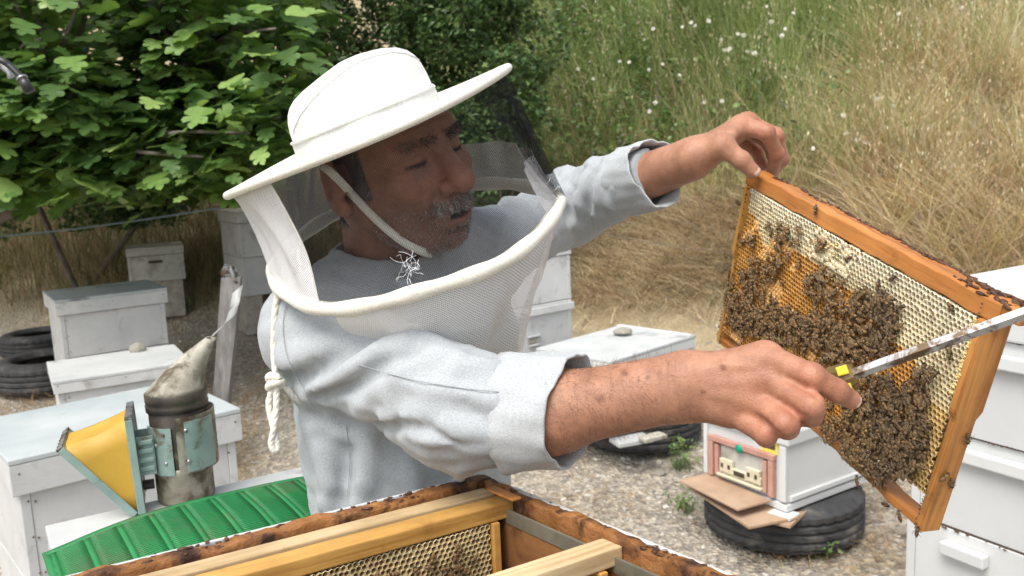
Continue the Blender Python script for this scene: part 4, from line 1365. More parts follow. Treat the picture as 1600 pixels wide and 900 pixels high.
def inner_frame(b0, b1, z, mat_top, with_comb, label, cat='frame', name='brood_comb', end_mat=None):
    """a frame hanging in the open hive; its bar runs along local x, widths b0..b1"""
    root = empty(name, (0, 0, 0), mw=MK @ Matrix.Translation((0, 0, z)))
    w = b1 - b0; bc = (b0 + b1) / 2
    link('top_bar', box_mesh('top_bar', (KA - .034, w, .017), (KA / 2, bc, -.0085), .0015), mat_top, root)
    em = end_mat or MAT['frame_wood2']
    for x in (.042, KA - .042):
        link('end_bar', box_mesh('end_bar', (.009, w + .006, .205), (x, bc, -.018 - .1025), .0015), em, root)
    link('bottom_bar', box_mesh('bottom_bar', (KA - .094, w * .7, .01), (KA / 2, bc, -.216), .0015), em, root)
    if with_comb:
        me = comb(.048, KA - .048, -.018, lambda x: -.205, zone_inner, seed=9)
        o = link('comb', me, MAT['comb'], root, mw=basis((0, b1 - .002, 0), (1, 0, 0), (0, 0, 1), (0, 1, 0)) @ Matrix.Scale(1, 4))
        o['kind'] = 'stuff'
        link('comb_core', box_mesh('comb_core', (KA - .096, w * .6, .186), (KA / 2, bc - .004, -.112), .001), MAT['comb_core'], root)
    return tag(root, label, cat)
MAT['comb_core'] = surf('comb_midrib', (.20, .10, .03), (.34, .19, .06), 20, .6)
inner_frame(.030, .055, -.006, MAT['bar_new'], False, 'new pale top bar next to the far wall inside the open hive', end_mat=MAT['bar_new'])
fr2 = inner_frame(.062, .090, -.007, MAT['bar_yellow'], True, 'yellowed frame with open comb hanging in the open hive')
inner_frame(.238, .266, -.006, MAT['bar_new'], False, 'pale frame end resting on the right wall of the open hive', end_mat=MAT['frame_wood2'])
link('cross_peg', box_mesh('cross_peg', (.012, .05, .003), (.026, .085, .002), .001), MAT['frame_wood'], hk, mw=Matrix.Rotation(0, 4, 'Z'))

# ================================================================== the held frame
_old = Vector((.3305, 1.2433, 1.4676)) - Vector((0, 0, 1.5))
def oldcam(v): return CR * v.dot(_rt) + CU * v.dot(_up) + CF * v.dot(_fw)
FX, FY, FZ = oldcam(Vector((.2558, -.9373, -.2367))).normalized(), oldcam(Vector((.094, -.2196, .971))).normalized(), oldcam(Vector((-.9622, -.2706, .032))).normalized()
FO = CAM + oldcam(_old)
MF = basis(FO, FX, FY, FZ)
MFI = MF.inverted()
FL, FH = .46, .262
hf_ = empty('held_hive_frame', (0, 0, 0), mw=MF)
tag(hf_, 'wooden brood frame full of bees held up by the man', 'frame')


def warp_board(name, sz, lc, mat, parent, seed=0, amp=.0006, bev=.0016):
    bm = bmesh.new(); bbox_bm(bm, sz, lc, None, bev, 2)
    mx = max(range(3), key=lambda i: sz[i])
    ed = [e for e in bm.edges if abs((e.verts[0].co - e.verts[1].co)[mx]) > sz[mx] * .7]
    bmesh.ops.subdivide_edges(bm, edges=ed, cuts=26, use_grid_fill=True)
    for v in bm.verts:
        s = v.co[mx] * 60 + seed
        for k in range(3):
            if k != mx: v.co[k] += amp * (math.sin(s * (1 + .3 * k) + k) + .6 * math.sin(s * 2.7 + 2 * k + (v.co[k] > lc[k])))
    return link(name, bm_mesh(name, bm, False), mat, parent)


tb_o = warp_board('top_bar', (FL + .016, .020, .027), (FL / 2 + .002, -.010, -.0135), MAT['bar_x'], hf_, 1)
warp_board('top_bar_lug', (.022, .011, .026), (FL + .021, -.0055, -.0135), MAT['bar_x'], tb_o, 2)
# end bars: wide shoulder above, narrow below
def end_bar(x, mt, seed):
    out = [(-.0205, .0040), (-.0205, -.0310), (-.1200, -.0310), (-.1290, -.0255), (-FH, -.0255), (-FH, -.0002), (-.1290, -.0002), (-.1180, .0040)]   # (y, z): shoulder above, narrower below
    bm = bmesh.new()
    f = [bm.faces.new([bm.verts.new((x - .00475, y, z)) for y, z in out])]
    r = bmesh.ops.extrude_face_region(bm, geom=f)
    for v in [e for e in r['geom'] if isinstance(e, bmesh.types.BMVert)]: v.co.x += .0095
    bmesh.ops.recalc_face_normals(bm, faces=bm.faces)
    bmesh.ops.bevel(bm, geom=[e for e in bm.edges if e.calc_face_angle(0) > .3], offset=.0012, segments=2, affect='EDGES')
    for v in bm.verts: v.co += Vector((.0004 * math.sin(v.co.y * 70 + seed), 0, .0006 * math.sin(v.co.y * 55 + seed * 2)))
    return link('end_bar', bm_mesh('end_bar', bm), mt, hf_)
end_bar(.005, MAT['bar_gold'], 1); end_bar(FL - .005, MAT['bar_y'], 4)
warp_board('bottom_bar', (FL - .020, .0095, .022), (FL / 2, -FH + .005, -.0135), MAT['bar_x'], hf_, 7)


def zone_held(x, t, rg):
    s = x / FL
    nz = vn1(x, t * .24, 26, 6)
    tb_ = .20 + .16 * s * s + .10 * (nz - .5) * 2 + max(0, s - .72) * .8
    # the pale capped patch
    if abs(x - (.215 + .02 * (t - .1))) < .040 and .01 < t < .17 and vn1(x, t * .24, 60, 8) > .35: return (.74, .64, .42), (.66, .55, .36), rg.uniform() < .75, .0022
    if t < tb_:
        k = t / tb_
        rim = np.array((.84, .77, .58)) * (1 - k) + np.array((.78, .64, .37)) * k
        ins = np.array((.27, .19, .095)) * (1 - k) + np.array((.21, .115, .038)) * k
        if s > .62: ins = ins * .8
        return rim, ins, rg.uniform() < .03, .0025 * (1 - k)
    if s > .90: return (.64, .44, .17), (.16, .08, .025), False, 0
    if vn1(x, t * .24, 42, 4) + .25 * (vn1(x, t * .24, 150, 5) - .5) > .60: return (.60, .32, .10), np.array((.68, .38, .13)) * rg.uniform(.8, 1.15), True, .0004
    return (.60, .30, .072), (.065, .026, .008), False, 0


cm = comb(.0115, FL - .0112, -.0205, lambda x: -.238 + .020 * max(0, (x - .30) / .15), zone_held, seed=3)
o = link('comb', cm, MAT['comb'], hf_, mw=Matrix.Translation((0, 0, -.0005))); o['kind'] = 'stuff'
link('comb_core', box_mesh('comb_core', (FL - .026, .194, .018), (FL / 2, -.118, -.0196), .002), MAT['comb_core'], hf_)
# propolis along the edges of the wood
bm = bmesh.new(); rr_ = random.Random(9)
def lump(x, y, z, s, st=1.0):
    m4 = Matrix.Translation((x, y, z)) @ Matrix.Rotation(rr_.uniform(-.5, .5), 4, 'Z') @ Matrix.Diagonal((s * st, s * .6, s * .8, 1))
    bmesh.ops.create_icosphere(bm, subdivisions=1, radius=1, matrix=m4)
for k in range(260):
    u = rr_.random() ** .75
    lump(.02 + (FL - .01) * u, .0004, -.024 + rr_.gauss(0, .0016) + .003 * math.sin(u * 30), rr_.uniform(.0008, .0026) * (1 + 1.2 * max(0, u - .6)), rr_.uniform(1, 3))
for k in range(40): lump(FL - .06 + rr_.random() * .085, .0006, -rr_.random() * .026, rr_.uniform(.001, .0036), 2)
for k in range(90):
    y = -rr_.random() * FH
    lump(rr_.choice([.0, .0095]) + rr_.gauss(0, .0008), y, .0035 if y > -.13 else 0, rr_.uniform(.0008, .002), 1)
    lump(FL - .0095 + rr_.gauss(0, .0008), y, .0035 if y > -.13 else 0, rr_.uniform(.0006, .0016), 1)
tag(link('propolis_lumps', bm_mesh('propolis_lumps', bm, True), MAT['propolis'], hf_), kind='stuff')
# yellow wax along the right end bar and torn wax at the top
bm = bmesh.new()
for k in range(120):
    y = -.022 - rr_.random() * .085
    lump(FL - .0105 + rr_.gauss(0, .0012), y, .0028 + rr_.uniform(-.001, .0015), rr_.uniform(.0012, .0032), 1)
for k in range(26): lump(.212 + rr_.gauss(0, .017), -.028 - abs(rr_.gauss(0, .012)), .0028, rr_.uniform(.001, .0028), 1.4)
tag(link('burr_wax', bm_mesh('burr_wax', bm, True), surf('yellow_wax', (.56, .40, .14), (.70, .55, .27), 60, .5), hf_), kind='stuff')

# ================================================================== bees
def bee_mesh(name='honey_bee', spread=.0):
    V = []; F = []; C = []
    def rings(pts, n):
        """pts: (x,z,ry,rz,col)"""
        o = len(V)
        for (x, z, ry, rz, c) in pts:
            for k in range(n):
                a = 2 * math.pi * k / n
                V.append((x, math.cos(a) * ry, z + math.sin(a) * rz)); C.append(c)
        for i in range(len(pts) - 1):
            for k in range(n):
                l = (k + 1) % n
                F.append((o + i * n + k, o + i * n + l, o + (i + 1) * n + l, o + (i + 1) * n + k))
    dk, tn, th, hd = (.045, .027, .013), (.25, .150, .06), (.135, .085, .036), (.036, .024, .015)
    # abdomen
    pts = []
    for i in range(15):
        t = i / 14; r = .00235 * math.sin(math.pi * min(.985, .10 + .88 * t)) ** .62 * (1 - .28 * t) + .0001
        band = tn if (i % 3 == 0 and i < 13) else dk
        pts.append((-.0016 - .0072 * t, .0021 - .0009 * t * t, r, r * .9, band))
    rings(pts, 9)
    pts = []
    for i in range(7):
        t = i / 6; r = .0021 * math.sin(math.pi * (.04 + .92 * t)) ** .6
        pts.append((-.0018 + .0042 * t, .0023, r, r, th))
    rings(pts, 9)
    pts = []
    for i in range(5):
        t = i / 4; r = .00155 * math.sin(math.pi * (.05 + .9 * t)) ** .6
        pts.append((.0024 + .0019 * t, .0020 - .0004 * t, r * 1.12, r, hd))
    rings(pts, 8)
    def stick(a, b, r0, r1, c):
        a, b = Vector(a), Vector(b); d = (b - a).normalized(); u = d.orthogonal().normalized(); v = d.cross(u); o = len(V)
        for p, r in ((a, r0), (b, r1)):
            for k in range(3):
                t = 2.094 * k; V.append(tuple(p + (u * math.cos(t) + v * math.sin(t)) * r)); C.append(c)
        for k in range(3): F.append((o + k, o + (k + 1) % 3, o + 3 + (k + 1) % 3, o + 3 + k))
    for s in (-1, 1):
        for x, dx in ((.0012, .0022), (.0, -.0004), (-.0012, -.0032)):
            k = (x + dx * .6, s * .0034, .0024)
            stick((x, s * .0012, .0014), k, .00030, .00028, dk); stick(k, (x + dx * 1.4, s * .0048, .0001), .00030, .00016, dk)
        stick((.0040, s * .0005, .0024), (.0056, s * .0015, .0030), .00014, .0001, dk)
    nb = len(F)
    for s in (-1, 1):       # wings folded back over the abdomen
        for L, W, sp in ((.0088, .0029, .20 + spread), (.0062, .0021, .40 + spread)):
            o = len(V); root = Vector((.0002, s * .0011, .0040)); d = Vector((-math.cos(sp), s * math.sin(sp), -.06)).normalized(); sd = Vector((-d.y, d.x, 0)).normalized() * s
            for t, w0, w1 in ((0, .05, .05), (.35, -.25, .4), (.7, -.42, .5), (.93, -.3, .36), (1, -.06, .06)):
                for w in (w0, w1): V.append(tuple(root + d * L * t + sd * W * w + Vector((0, 0, .0004 * math.sin(3 * t))))); C.append((.30, .26, .20))
            for i in range(4): F.append((o + 2 * i, o + 2 * i + 1, o + 2 * i + 3, o + 2 * i + 2))
    MI = [0] * nb + [1] * (len(F) - nb)
    return np.array(V), np.array(F), np.array(C), np.array(MI)


MAT['bee'] = vcol('bee_body', .55, 900, .5, bstr=.4, bscale=2500, bdist=.0004, spec=.4)
_nt = MAT['bee'].node_tree; _b = _nt.nodes['Principled BSDF']; _src = _b.inputs['Base Color'].links[0].from_socket
_oi = N(_nt, 'ShaderNodeObjectInfo'); _rr = ramp(_nt, _oi.outputs['Random'], [(0, (.65, .62, .6)), (.6, (1.1, 1.05, 1.0)), (1, (1.7, 1.6, 1.4))])
_nt.links.new(mixc(_nt, 1.0, _src, _rr.outputs[0], 'MULTIPLY'), _b.inputs['Base Color'])
m, nt, b = newmat('bee_wing'); b.inputs['Base Color'].default_value = (.30, .22, .13, 1); b.inputs['Roughness'].default_value = .3; b.inputs['Alpha'].default_value = .22
MAT['bee_wing'] = m
BM_ = [bee_mesh(spread=s) for s in (0.0, .12, .45)]
bee_me = []
for V_, F_, C_, I_ in BM_:
    me = np_mesh('honey_bee', V_, F_, True, C_, I_); me.materials.append(MAT['bee']); me.materials.append(MAT['bee_wing']); bee_me.append(me)
for px_shift in (0,): pass


def frame_hit(px, py, z=0.0):
    v = CR * ((px - 800) / FPX) + CU * ((450 - py) / FPX) + CF
    P0 = MF @ Vector((0, 0, z))
    t = FZ.dot(P0 - CAM) / FZ.dot(v)
    return MFI @ (CAM + v * t)


CLUST = [(1160, 462, 30, 42, 62, 0), (1185, 490, 50, 34, 62, 0), (1212, 505, 60, 28, 55, 0), (1255, 520, 55, 28, 46, 0), (1190, 430, 26, 22, 20, 0),
         (1310, 505, 45, 32, 44, 1), (1368, 510, 40, 40, 55, 1), (1388, 482, 26, 22, 16, 1), (1294, 444, 32, 24, 27, 1), (1343, 468, 26, 20, 14, 1), (1330, 545, 60, 24, 44, 1),
         (1370, 606, 34, 24, 30, 2), (1402, 655, 52, 44, 100, 2), (1436, 610, 22, 14, 12, 2), (1455, 582, 20, 14, 9, 2), (1356, 705, 42, 28, 44, 2), (1412, 722, 34, 26, 36, 2), (1305, 672, 36, 20, 24, 2), (1275, 690, 18, 10, 8, 2), (1440, 680, 18, 40, 16, 2), (1345, 640, 26, 34, 26, 2), (1330, 715, 26, 14, 14, 2), (1372, 742, 30, 14, 16, 2), (1420, 690, 30, 30, 24, 2),
         (1228, 366, 12, 16, 7, 3), (1222, 405, 14, 22, 10, 3), (1176, 382, 16, 12, 5, 3), (1281, 380, 14, 12, 4, 3), (1250, 370, 12, 12, 3, 3)]
SINGLE = [(1278, 330, 'bee alone on the pale comb just under the top bar, left half', 0), (1328, 405, 'bee on the pale comb left of the capped wax patch', 0), (1376, 445, 'bee on pale comb below the capped wax patch', 0), (1400, 434, 'bee on pale comb right of the capped wax patch', 0),
          (1492, 482, 'lone bee on pale comb near the right end bar', 0), (1488, 556, 'bee beside the steel shaft by the right end bar', 0), (1202, 354, 'uppermost bee at the left of the comb', 0), (1208, 366, 'bee next to the uppermost left bee', 0),
          (1388, 789, 'bee sitting on the bottom bar', 1), (1408, 803, 'bee on the bottom bar close to the lower corner', 1), (1437, 828, 'bee at the lowest corner of the held frame', 1),
          (1476, 742, 'bee on the right end bar above the lower corner', 2), (1486, 756, 'second bee low on the right end bar', 2), (1160, 318, 'bee on the left end bar just under the thumb', 1), (1140, 400, 'bee halfway down the left end bar', 1),
          (1342, 748, 'bee clinging to the bottom bar left of its middle', 1)]
bees = []   # (local x, y, z, heading, label, group)
GL = ['dark honey bee in the dense cluster on the left of the comb', 'dark honey bee in the loose cluster on the middle of the comb', 'dark honey bee in the cluster below the steel shaft', 'honey bee scattered on the comb above the left cluster']
GG = ['bees clustered on the left of the comb', 'bees on the middle of the comb', 'bees below the steel shaft', 'bees scattered on the upper comb']
rb = random.Random(21)
for cx, cy, rx, ry, n, gi in CLUST:
    k = 0; tries = 0; mine = []
    while k < n and tries < n * 30:
        tries += 1
        a = rb.uniform(0, 6.283); q = rb.random() ** .5
        h = frame_hit(cx + math.cos(a) * rx * q, cy + math.sin(a) * ry * q)
        if not (.008 < h.x < FL - .008 and -FH + .012 < h.y < -.022): continue
        if any((h.x - o[0]) ** 2 + (h.y - o[1]) ** 2 < .0042 ** 2 for o in bees): continue
        bees.append((h.x, h.y, .0014 + rb.uniform(0, .0046), rb.gauss(math.pi / 2, 1.1) + (math.pi if rb.random() < .4 else 0), GL[gi], GG[gi])); k += 1
for _ in range(70):      # stragglers between the clusters
    h = frame_hit(rb.uniform(1150, 1450), rb.uniform(400, 720))
    if not (.02 < h.x < FL - .03 and -FH + .03 < h.y < -.07): continue
    if any((h.x - o[0]) ** 2 + (h.y - o[1]) ** 2 < .006 ** 2 for o in bees): continue
    w_ = MF @ h - CAM; sy = 450 - FPX * w_.dot(CU) / w_.dot(CF); sx = 800 + FPX * w_.dot(CR) / w_.dot(CF)
    gi = 2 if sy > 560 else (0 if sx < 1245 else 1)
    bees.append((h.x, h.y, .0014, rb.uniform(0, 6.28), GL[gi], GG[gi]))
n_cl = len(bees)
bees_m = []
for x, y, z, hd, lab, gr in bees:
    M4 = MF @ Matrix.Translation((x, y, z)) @ Matrix.Rotation(hd, 4, 'Z') @ Matrix.Rotation(rb.gauss(0, .12), 4, 'Y') @ Matrix.Rotation(rb.gauss(0, .25), 4, 'X') @ Matrix.Scale(rb.uniform(.95, 1.20), 4)
    w = M4.to_translation() - CAM
    bees_m.append((w.dot(CF), M4, lab, gr))
bees_m.sort(key=lambda q: q[0])
for d_, M4, lab, gr in bees_m[:280]:
    o = link('honey_bee', bee_me[rb.choice([0, 0, 0, 1, 1, 2])], None, None, mw=M4); tag(o, lab, 'bee', gr)
parts = {'V': [], 'F': [], 'C': [], 'I': []}; o_ = 0
for d_, M4, lab, gr in bees_m[280:]:
    V_, F_, C_, I_ = BM_[rb.choice([0, 0, 1])]; A = np.array(M4)
    parts['V'].append(V_ @ A[:3, :3].T + A[:3, 3]); parts['F'].append(F_ + o_); parts['C'].append(C_); parts['I'].append(I_); o_ += len(V_)
# a few bees down in the open hive
for k in range(26):
    M4 = MK @ Matrix.Translation((rb.uniform(.06, .22), .0915, -.03 - rb.uniform(.012, .07))) @ Matrix.Rotation(R(-90), 4, 'X') @ Matrix.Rotation(rb.uniform(0, 6), 4, 'Z')
    V_, F_, C_, I_ = BM_[0]; A = np.array(M4)
    parts['V'].append(V_ @ A[:3, :3].T + A[:3, 3]); parts['F'].append(F_ + o_); parts['C'].append(C_); parts['I'].append(I_); o_ += len(V_)
me = np_mesh('farther_bees', np.concatenate(parts['V']), np.concatenate(parts['F']), True, np.concatenate(parts['C']), np.concatenate(parts['I']))
me.materials.append(MAT['bee']); me.materials.append(MAT['bee_wing'])
tag(link('bee_mass', me), 'mass of further honey bees covering the combs', 'bees', kind='stuff')
for px, py, lab, where in SINGLE:
    h = frame_hit(px, py)
    if where == 0: M4 = MF @ Matrix.Translation((h.x, h.y, .0016))
    elif where == 1: M4 = MF @ Matrix.Translation((h.x, h.y, .0008 if h.y < -.13 else .0042))
    else:
        v = CR * ((px - 800) / FPX) + CU * ((450 - py) / FPX) + CF; P0 = MF @ Vector((FL + .0002, 0, 0))
        h = MFI @ (CAM + v * (FX.dot(P0 - CAM) / FX.dot(v)))
        M4 = MF @ Matrix.Translation(h) @ Matrix.Rotation(R(90), 4, 'Y')
    M4 = M4 @ Matrix.Rotation(rb.uniform(0, 6.28), 4, 'Z')
    o = link('honey_bee', bee_me[rb.choice([0, 1, 2])], None, None, mw=M4); tag(o, lab, 'bee', 'single bees on the held frame')
# one bee on the back edge of the right end bar
h = MF @ Vector((FL - .001, -.150, -.027))
o = link('honey_bee', bee_me[2], None, None, mw=MF @ Matrix.Translation((FL + .0005, -.150, -.020)) @ Matrix.Rotation(R(90), 4, 'Y') @ Matrix.Rotation(R(-70), 4, 'Z'))
tag(o, 'bee jutting out from the back edge of the right end bar', 'bee', 'single bees on the held frame')

# ================================================================== the tool
def tool():
    a, b = at(1336, 584, .832), at(1650, 472, .752)
    hd0 = at(1236, 612, .862)
    root = empty('hive_tool', hd0)
    tag(root, 'long steel bar tool with dark amber handle in the near hand', 'tool')
    ax = (b - a).normalized()
    V, F = tube_arrays([a - hd0 - ax * .01, a - hd0, b - hd0], [.0056, .0062, .0062], 6)
    link('shaft', poly_mesh('shaft', V, F, False), MAT['steel'], root)
    am = surf('amber_plastic', (.10, .065, .015), (.17, .11, .03), 30, .25, (.03, .02, .01), 30, .55, .7, bstr=.1)
    ye = surf('yellow_plastic', (.72, .56, .03), (.80, .64, .06), 30, .3, bstr=0)
    n = 10
    pts = [hd0 + (a - hd0) * t for t in np.linspace(0, 1, n)]
    rad = [.010, .0125, .013, .0128, .0125, .0125, .0128, .0132, .0128, .0095]
    V, F = tube_arrays([p - hd0 for p in pts], rad, 8)
    link('handle', poly_mesh('handle', V, F, False), am, root)
    side = (CAM - a).normalized(); upv = CU
    ha = (a - hd0).normalized(); fz = (side - ha * side.dot(ha)).normalized(); fy = fz.cross(ha)
    for k, (tt, off) in enumerate(((.88, fz * .0122 + fy * .006), (.84, fz * .009 - fy * .011))):
        c = hd0 + (a - hd0) * tt + off - hd0
        link('yellow_inset', box_mesh('yellow_inset', (.010, .0085, .005), (0, 0, 0), .001), ye, root, mw=basis(c, ha, fy, fz))
    return root
tool()
# ================================================================== the man: signed-distance modelling
def v3(p): return np.array([p[0], p[1], p[2]], np.float32)


def sd_cap(P, a, b, ra, rb):
    a, b = v3(a), v3(b); ba = b - a
    pa = P - a; h = np.clip((pa @ ba) / (ba @ ba), 0, 1)
    return np.linalg.norm(pa - h[..., None] * ba, axis=-1) - (ra + (rb - ra) * h)


def sd_ell(P, c, r, Rm=None):
    q = P - v3(c)
    if Rm is not None: q = q @ Rm.astype(np.float32)
    r = np.array(r, np.float32)
    k0 = np.linalg.norm(q / r, axis=-1); k1 = np.linalg.norm(q / (r * r), axis=-1) + 1e-9
    return k0 * (k0 - 1) / k1


def smin(a, b, k):
    h = np.clip(.5 + .5 * (b - a) / k, 0, 1)
    return b + (a - b) * h - k * h * (1 - h)


def ssub(a, b, k):
    """a minus b"""
    return -smin(-a, b, k)


def surface_nets(fn, lo, hi, h):
    lo = np.array(lo, float); hi = np.array(hi, float)
    n = np.ceil((hi - lo) / h).astype(int) + 1
    # evaluate coarse blocks first, then only those near the surface
    K = 8; nb = -(-n // K); n = nb * K
    ax = [lo[i] + np.arange(n[i]) * h for i in range(3)]
    cb = [lo[i] + (np.arange(nb[i]) * K + (K - 1) / 2) * h for i in range(3)]
    G = np.stack(np.meshgrid(*cb, indexing='ij'), -1).astype(np.float32)
    Dc = np.concatenate([fn(G[i:i + 1]) for i in range(nb[0])]) if nb.prod() > 200000 else fn(G)
    near = np.abs(Dc) < K * h * .5 * 1.7321 * 1.25 + .012
    Db = np.broadcast_to(np.where(Dc < 0, -1., 1.)[..., None, None, None], (*nb, K, K, K)).astype(np.float32).copy()
    bi = np.argwhere(near)
    off = np.stack(np.meshgrid(*[np.arange(K) * h] * 3, indexing='ij'), -1)
    for i in range(0, len(bi), 600):
        q = bi[i:i + 600]
        P = ((lo + q * K * h)[:, None, None, None, :] + off[None]).astype(np.float32)
        Db[q[:, 0], q[:, 1], q[:, 2]] = fn(P)
    D = Db.transpose(0, 3, 1, 4, 2, 5).reshape(n)
    S = D < 0
    c = np.zeros(n - 1, np.int8)
    for dx in (0, 1):
        for dy in (0, 1):
            for dz in (0, 1): c += S[dx:n[0] - 1 + dx, dy:n[1] - 1 + dy, dz:n[2] - 1 + dz]
    act = (c > 0) & (c < 8)
    idx = np.full(act.shape, -1, np.int64); cells = np.argwhere(act); idx[act] = np.arange(len(cells))
    acc = np.zeros((len(cells), 3)); cnt = np.zeros(len(cells))
    cor = [(a, b, d) for a in (0, 1) for b in (0, 1) for d in (0, 1)]
    for a in cor:
        for ax_ in range(3):
            if a[ax_] == 1: continue
            b = list(a); b[ax_] = 1
            A = D[cells[:, 0] + a[0], cells[:, 1] + a[1], cells[:, 2] + a[2]]; B = D[cells[:, 0] + b[0], cells[:, 1] + b[1], cells[:, 2] + b[2]]
            m = (A < 0) != (B < 0)
            t = np.where(m, A / np.where(np.abs(A - B) < 1e-12, 1, A - B), 0)
            q = np.array(a, float)[None].repeat(len(cells), 0); q[:, ax_] = t
            acc[m] += q[m]; cnt[m] += 1
    V = lo + (cells + acc / cnt[:, None]) * h
    F = []
    for ax_ in range(3):
        u, w = (ax_ + 1) % 3, (ax_ + 2) % 3
        sl0 = [slice(None)] * 3; sl1 = [slice(None)] * 3
        sl0[ax_] = slice(0, -1); sl1[ax_] = slice(1, None)
        ch = S[tuple(sl0)] != S[tuple(sl1)]
        E = np.argwhere(ch)
        E = E[(E[:, u] > 0) & (E[:, w] > 0) & (E[:, u] < n[u] - 1) & (E[:, w] < n[w] - 1)]
        q = []
        for du, dw in ((0, 0), (-1, 0), (-1, -1), (0, -1)):
            c_ = E.copy(); c_[:, u] += du; c_[:, w] += dw
            q.append(idx[c_[:, 0], c_[:, 1], c_[:, 2]])
        q = np.stack(q, 1)
        flip = S[E[:, 0], E[:, 1], E[:, 2]]
        q[~flip] = q[~flip][:, ::-1]
        F.append(q)
    F = np.concatenate(F); F = F[(F >= 0).all(1)]
    return V, F


def trace(fn, px, py, d0=.5, d1=2.0):
    """depth at which the view ray through a picture point meets a shape given in world space"""
    v = np.array(CR * ((px - 800) / FPX) + CU * ((450 - py) / FPX) + CF); c = np.array(CAM)
    d = d0
    for _ in range(90):
        s = float(fn((c + v * d)[None].astype(np.float32))[0])
        if s < .0006: return d
        d += max(s * .8, .0005)
        if d > d1: return None
    return d


# ------------------------------------------------------------------ head
HC = at(609, 237, 1.088)
H_u = cvec(-.2034, .9149, -.3488)
H_f = cvec(.745, -.10, -.66); H_f = (H_f - H_u * H_f.dot(H_u)).normalized()
H_l = H_u.cross(H_f).normalized()
MH = basis(HC, H_f, H_l, H_u); MHI = MH.inverted()
_mhi = np.array(MHI)
def to_head(P): return (P @ _mhi[:3, :3].T.astype(np.float32) + _mhi[:3, 3].astype(np.float32))


BR = .1855
BN = cvec(-.36, .89, -.235)
BC = at(577, 204, 1.09)
e1 = cvec(.927, .375, 0); e1 = (e1 - BN * e1.dot(BN)).normalized(); e2 = BN.cross(e1).normalized()
if e2.dot(CF) > 0: e2 = -e2
_r3 = _mhi[:3, :3]
BCl = (_r3 @ np.array(BC) + _mhi[:3, 3]).astype(np.float32); e1l, e2l, BNl = ((_r3 @ np.array(q)).astype(np.float32) for q in (e1, e2, BN))


def rot_np(ax, deg): return np.array(Matrix.Rotation(R(deg), 3, ax))


